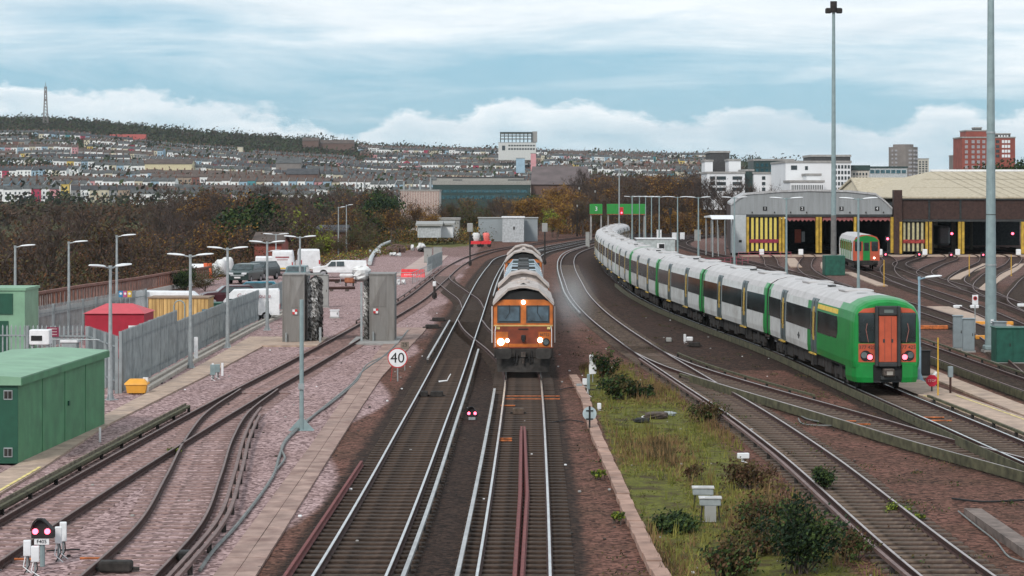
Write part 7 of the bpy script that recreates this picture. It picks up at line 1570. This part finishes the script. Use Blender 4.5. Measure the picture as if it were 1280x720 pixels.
def cable(label, pts, rad, mat, z=.06):
    v = [Vector((*P(u, w), z)) for u, w in pts]; 
    out = []
    for i in range(len(v)-1):
        p0, p1, p2, p3 = v[max(i-1, 0)], v[i], v[i+1], v[min(i+2, len(v)-1)]
        for t in (0, .25, .5, .75): out.append(.5*((2*p1)+(p2-p0)*t+(2*p0-5*p1+4*p2-p3)*t*t+(3*p1-p0-3*p2+p3)*t**3))
    out.append(v[-1]); m = MB(); m.tube(out, rad, mat, 6); return tag(m.build('cable'), label, 'cable', 'loose cables on the ballast')
gc = pmat('cable_grey_green', (.16, .17, .165), .6)
cable('thick grey cable winding along the left edge of the walkway', [(250, 716), (268, 690), (300, 655), (340, 600), (350, 570), (362, 548), (400, 515), (440, 482), (453, 466), (478, 448), (497, 430), (510, 414)], .045, gc); cable('second grey cable looping beside the thick one', [(345, 590), (356, 575), (352, 560), (372, 536), (415, 505), (446, 478), (458, 458), (485, 445)], .035, gc)
cable('thin black cable lying on brown ballast at the lower right', [(1190, 626), (1230, 630), (1280, 628)], .03, black); cable('thin pale cable curling beside the grey beam', [(1198, 642), (1220, 660), (1245, 680), (1262, 700), (1290, 708)], .02, gc)
cable('coiled grey cable on ballast between the right-hand tracks', [(998, 525), (1004, 532), (1030, 534), (1058, 533), (1030, 530), (1010, 526), (1000, 521)], .025, gc); cable('dark cable crossing below the right trackside gear', [(700, 489), (715, 486), (735, 489), (760, 486)], .02, black); cable('dark cable crossing the ballast left of the trough', [(690, 530), (712, 527), (730, 530)], .02, black); cable('black cable from the shunting signal towards the orange sleeve', [(58, 692), (75, 691), (100, 690)], .02, black)
# green containers at the bend
gm = pmat('container_green', (.03, .27, .05), .5, var=.08, streak=True)
for u0, u1, lb, t in ((737.5, 753, 'green container with a white 3 on its end', '3'), (759, 807, 'long plain green container behind the lamp row', None)):
    Y = 405; a, b = (u0-UC)*Y/F, (u1-UC)*Y/F; r = empty('shipping_container', lb, 'container', ((a+b)/2, Y, 0), 0, 'green containers at the bend'); w = (b-a)/2; z0, z1 = zl(267.5, Y), zl(255, Y)
    m = MB(); m.box(-w, w, 0, 2.4, z0, z1, gm); n = int(w*2/.3)
    for k in range(n): m.box(-w+(k+.25)*2*w/n, -w+(k+.75)*2*w/n, -.05, .0, z0+.1, z1-.1, gm)
    m.build('body', r); m = MB(); m.box(-w, w, -.08, 2.4, z0-.15, z0, pmat('rust_orange', ())); m.build('base_beam', r); m = MB()
    for x in (-w+.2, w-.2): m.box(x-.12, x+.12, .2, 2.2, 0, z0-.15, conc_grey)
    m.build('support', r)
    if t: put_text(t, 1.1, white, (0, -.08, (z0+z1)/2), 0, r, 'container_number')
# pale equipment cabin behind the train
Y = 262; r = empty('equipment_cabin', 'pale grey portable cabin with a small dark window behind the green train', 'cabin', ((820-UC)*Y/F, Y, 0)); w = 24*Y/F; zt = zl(299, Y); m = MB(); m.box(-w, w, 0, 3, 0, zt, pmat('cabin_pale_grey', (.42, .46, .46), .6, dirt=(.3, .32, .32), dirt_amt=.4)); m.build('wall', r); m = MB(); m.box(-w-.1, w+.1, -.1, 3.1, zt, zt+.12, white); m.build('roof', r); m = MB(); m.box(.1, 1.0, -.05, -.0, zt-1.25, zt-.45, white); f_ = m.build('window', r); m = MB(); m.box(.35, .95, -.07, -.052, zt-1.15, zt-.55, black); m.build('pane', f_); m = MB(); m.box(-1.35, -1.1, -.05, 0, zt-1.0, zt-.75, darkgrey); m.build('vent', r)
r = empty('equipment_cabinet', 'low white cabinet right of the pale portable cabin', 'cabinet', ((846-UC)*255/F, 255, 0)); m = MB(); m.box(-.8, .8, 0, .6, 0, 1.2, pmat('cabin_pale_grey', ()), .03); m.build('case', r); m = MB(); m.box(-.85, .85, -.05, .65, 1.2, 1.28, white); m.build('lid', r)
for u, v, w, h, Z, lb in ((824, 271, .9, 1.5, 425, 'white cabinet left of the black headed signal'), (843, 280, .8, 1.3, 405, 'white cabinet below the black headed signal'), (853, 280, .8, 1.3, 407, 'white cabinet right of the black headed signal'), (872, 280, 1.1, 1.9, 400, 'taller grey cabinet behind the twin lamp post right of the cabin'), (734.5, 300, .6, 2.3, 350, 'slim pale cabinet just left of the far train roofs')): cabinet(u, v, w, h, lb, white if 'white' in lb else cabg, Z=Z, doors=1)
# right-hand side gear
cabt = pmat('cabinet_blue_grey', (.22, .26, .28), .6, .1, var=.08)
cabinet(1197.5, 431, .48, 1.72, 'left grey-blue cabinet of the pair beside the thick mast', cabt, Z=118, doors=1, d=.6, rz=R(-8)); cabinet(1211, 434, .58, 1.68, 'right grey-blue cabinet of the pair beside the thick mast', cabt, Z=116, doors=1, d=.6, rz=R(-8))
cabinet(1266, 455, 1.55, 1.68, 'dark green cabinet at the right edge beside the thick mast', dark_green, Z=108, doors=2, d=1.2); cabinet(1250.5, 440, .62, 1.6, 'small pale blue-grey cabinet behind the dark green one', cabt, Z=114.5, doors=1)
cabinet(1157, 470, .42, 1.15, 'dark board cabinet between the train nose and the yellow post', black, Z=100, doors=1, d=.15)
x, y = P(1165, 492); r = empty('stop_sign', 'small red octagonal STOP board beside the nose of the green train', 'sign', (x, y, 0)); zc = .52; m = MB(); m.loft([[(.25*math.cos(R(22.5+45*k)), yy_, zc+.25*math.sin(R(22.5+45*k))) for k in range(8)] for yy_ in (0, .03)], pmat('stop_red', (.52, .01, .04), .5)); m.build('panel', r); put_text('STOP', .145, pmat('faded_stop_lettering', (.75, .45, .48), .5), (0, -.006, zc), 0, r, 'sign_lettering'); m = MB(); m.tube([(0, .04, 0), (0, .04, zc)], .03, darkgrey, 6); m.tube([(.08, .08, .7), (.2, .1, .85)], .08, white, 6); m.build('post', r)
def thin_post(u, vt, vb, label, mat, rad=.03, group='thin yellow posts'):
    x, y = P(u, vb); h = zl(vt, y); r = empty('marker_post', label, 'marker post', (x, y, 0), 0, group); m = MB(); m.tube([(0, 0, 0), (0, 0, h)], rad, mat, 6); m.build('post', r); m = MB(); m.box(-.1, .1, -.1, .1, 0, .03, mat); m.build('base', r)
yo = pmat('post_yellow_orange', (.62, .36, .04), .5)
thin_post(1172.5, 422, 497, 'thin yellow post beside the red STOP board', yo, .03); thin_post(1105, 325, 358, 'thin yellow post in front of the small orange train', yo, .04); thin_post(1211.5, 318, 346, 'thin yellow post at the end of a pale strip, left of the thick mast', yo, .04); thin_post(1264, 318, 345, 'thin yellow post right of the thick mast', yo, .04)
x, y = P(1188, 494); r = empty('telephone_post', 'brown post with a small grey box on its top by the depot path', 'telephone post', (x, y, 0)); m = MB(); m.tube([(0, 0, 0), (0, 0, .8)], .045, rail_rust, 8); m.build('post', r); m = MB(); m.box(-.1, .1, -.09, .09, .72, 1.15, cabt, .02); m.build('box', r)
p = W(1219, 375, 132); r = empty('sign', 'small white board with a red circle on a post left of the thick mast', 'sign', (p.x, 132, 0)); m = MB(); m.box(-.17, .17, 0, .02, p.z-.28, p.z+.3, white); m.build('panel', r); m = MB(); m.tube([(0, -.02, p.z+.1), (0, -.003, p.z+.1)], .12, red, 16); m.tube([(0, -.026, p.z+.1), (0, -.021, p.z+.1)], .07, darkgrey, 12); m.build('symbol', r); m = MB(); m.tube([(0, .04, 0), (0, .04, p.z)], .03, galv, 6); m.build('post', r)
for u, v, lb in ((1197, 386, 'small white point box left of the red circle sign'), (1218, 386, 'small white box below the red circle sign'), (1277, 384, 'small white box at the right edge among the yard tracks'), (1166, 412, 'long orange rail cover right of the train nose')): pmach(u, v, lb, .6 if 'orange' not in lb else 1.8, white if 'orange' not in lb else orange_cable)
for u, v, lb in ((1242, 407, 'orange rail cover behind the thick mast'), (1226, 425, 'short orange cover left of the thick mast foot')): pmach(u, v, lb, 2.4 if u > 1230 else .6, pmat('cover_orange', (.65, .28, .04), .6))
# small debris
for u, v, s, lb, mt in ((802, 528, .3, 'blue-black crumpled sheet on the grass', black), (808, 522, .14, 'small white litter on the blue-black sheet', white), (835, 520, .3, 'pale flat litter on the grass', galv), (820, 523, .45, 'dead brown brush pile on the grass', bark)):
    x, y = P(u, v); m = MB(); lumpy(m, x, y, s*.25, s, s*.8, s*.3, mt, int(u)); tag(m.build('litter'), lb, 'litter')
rng = random.Random(9); m = MB()
for i in range(420):
    x = rng.uniform(-16, 16); y = 44+rng.random()**1.5*120; s = rng.uniform(.02, .05); m.box(x-s, x+s, y-s, y+s, .0, s*1.2, rng.choice((white, conc_grey, conc_grey, bark, bark, darkgrey, darkgrey)), s*.4)
tag(m.build('scattered_litter'), kind='stuff')
m = MB(); x, y = P(559, 486); m.tube([(x-.35, y, .3), (x, y, .34), (x+.08, y, .5), (x+.15, y, .62)], .035, white, 5, .02); tag(m.build('rag'), 'white rag caught on the dark box between the left main line rails', 'rag')
# pink/red fence and clutter before the shed
handrail('pink-red low fence lines between the shed and the train roofs', [((845-UC)*250/F, 250), ((935-UC)*262/F, 262)], .9, pmat('pink_red_fence', (.42, .10, .14), .6), sp=1.2, group='low red fences by the shed'); handrail('maroon low fence before bay 1 of the grey shed', [(X(912), 292), (X(975), 292)], .7, pmat('pink_red_fence', ()), sp=1.2, group='low red fences by the shed')
for k, (u, v, lb) in enumerate(((889, 300, 'tall thin galvanised post under the canopy, left'), (897, 300, 'tall thin galvanised post under the canopy, middle'), (906, 300, 'tall thin galvanised post under the canopy, right'), (898, 306, 'thin post in front of the canopy'))): thin_post(u, v-25, v+14, lb, galv, .06, 'thin posts by the canopy')
# ---------------------------------------------------------------- haze
DENS = 0.00004
hz = bpy.data.materials.new('haze_air'); hz.use_nodes = True; t = hz.node_tree; t.nodes.clear(); o_ = t.nodes.new('ShaderNodeOutputMaterial'); pvn = t.nodes.new('ShaderNodeVolumePrincipled'); pvn.inputs['Color'].default_value = (.80, .90, .97, 1); pvn.inputs['Density'].default_value = DENS; pvn.inputs['Anisotropy'].default_value = 0.2; t.links.new(pvn.outputs[0], o_.inputs['Volume'])
m = MB(); m.box(-3200, 3200, -60, 5900, -40, 175, hz); tag(m.build('haze'), kind='stuff')

# faint exhaust drifting beside the locomotive
ex = bpy.data.materials.new('exhaust_air'); ex.use_nodes = True; t = ex.node_tree; t.nodes.clear(); o_ = t.nodes.new('ShaderNodeOutputMaterial'); pvn = t.nodes.new('ShaderNodeVolumePrincipled'); pvn.inputs['Color'].default_value = (.85, .88, .92, 1)
tcn = t.nodes.new('ShaderNodeTexCoord'); ln = t.nodes.new('ShaderNodeVectorMath'); ln.operation = 'LENGTH'; t.links.new(tcn.outputs['Object'], ln.inputs[0])
nz = t.nodes.new('ShaderNodeTexNoise'); nz.inputs['Scale'].default_value = 1.6; nz.inputs['Detail'].default_value = 3; t.links.new(tcn.outputs['Object'], nz.inputs['Vector'])
fall = math_node(t, 'SUBTRACT', 1.0, ln.outputs['Value'], True); d_ = math_node(t, 'MULTIPLY', math_node(t, 'MULTIPLY', fall, fall), math_node(t, 'MULTIPLY', nz.outputs['Fac'], .42)); t.links.new(d_, pvn.inputs['Density']); t.links.new(pvn.outputs[0], o_.inputs['Volume'])
m = MB(); rings = [[(math.sin(math.pi*j/10)*math.cos(2*math.pi*i/16), math.sin(math.pi*j/10)*math.sin(2*math.pi*i/16), -math.cos(math.pi*j/10)) for i in range(16)] for j in range(1, 10)]; m.loft(rings, ex)
o = m.build('exhaust_smoke'); o.location = (3.0, 117, 2.6); o.scale = (1.7, 5, 2.3); tag(o, kind='stuff')
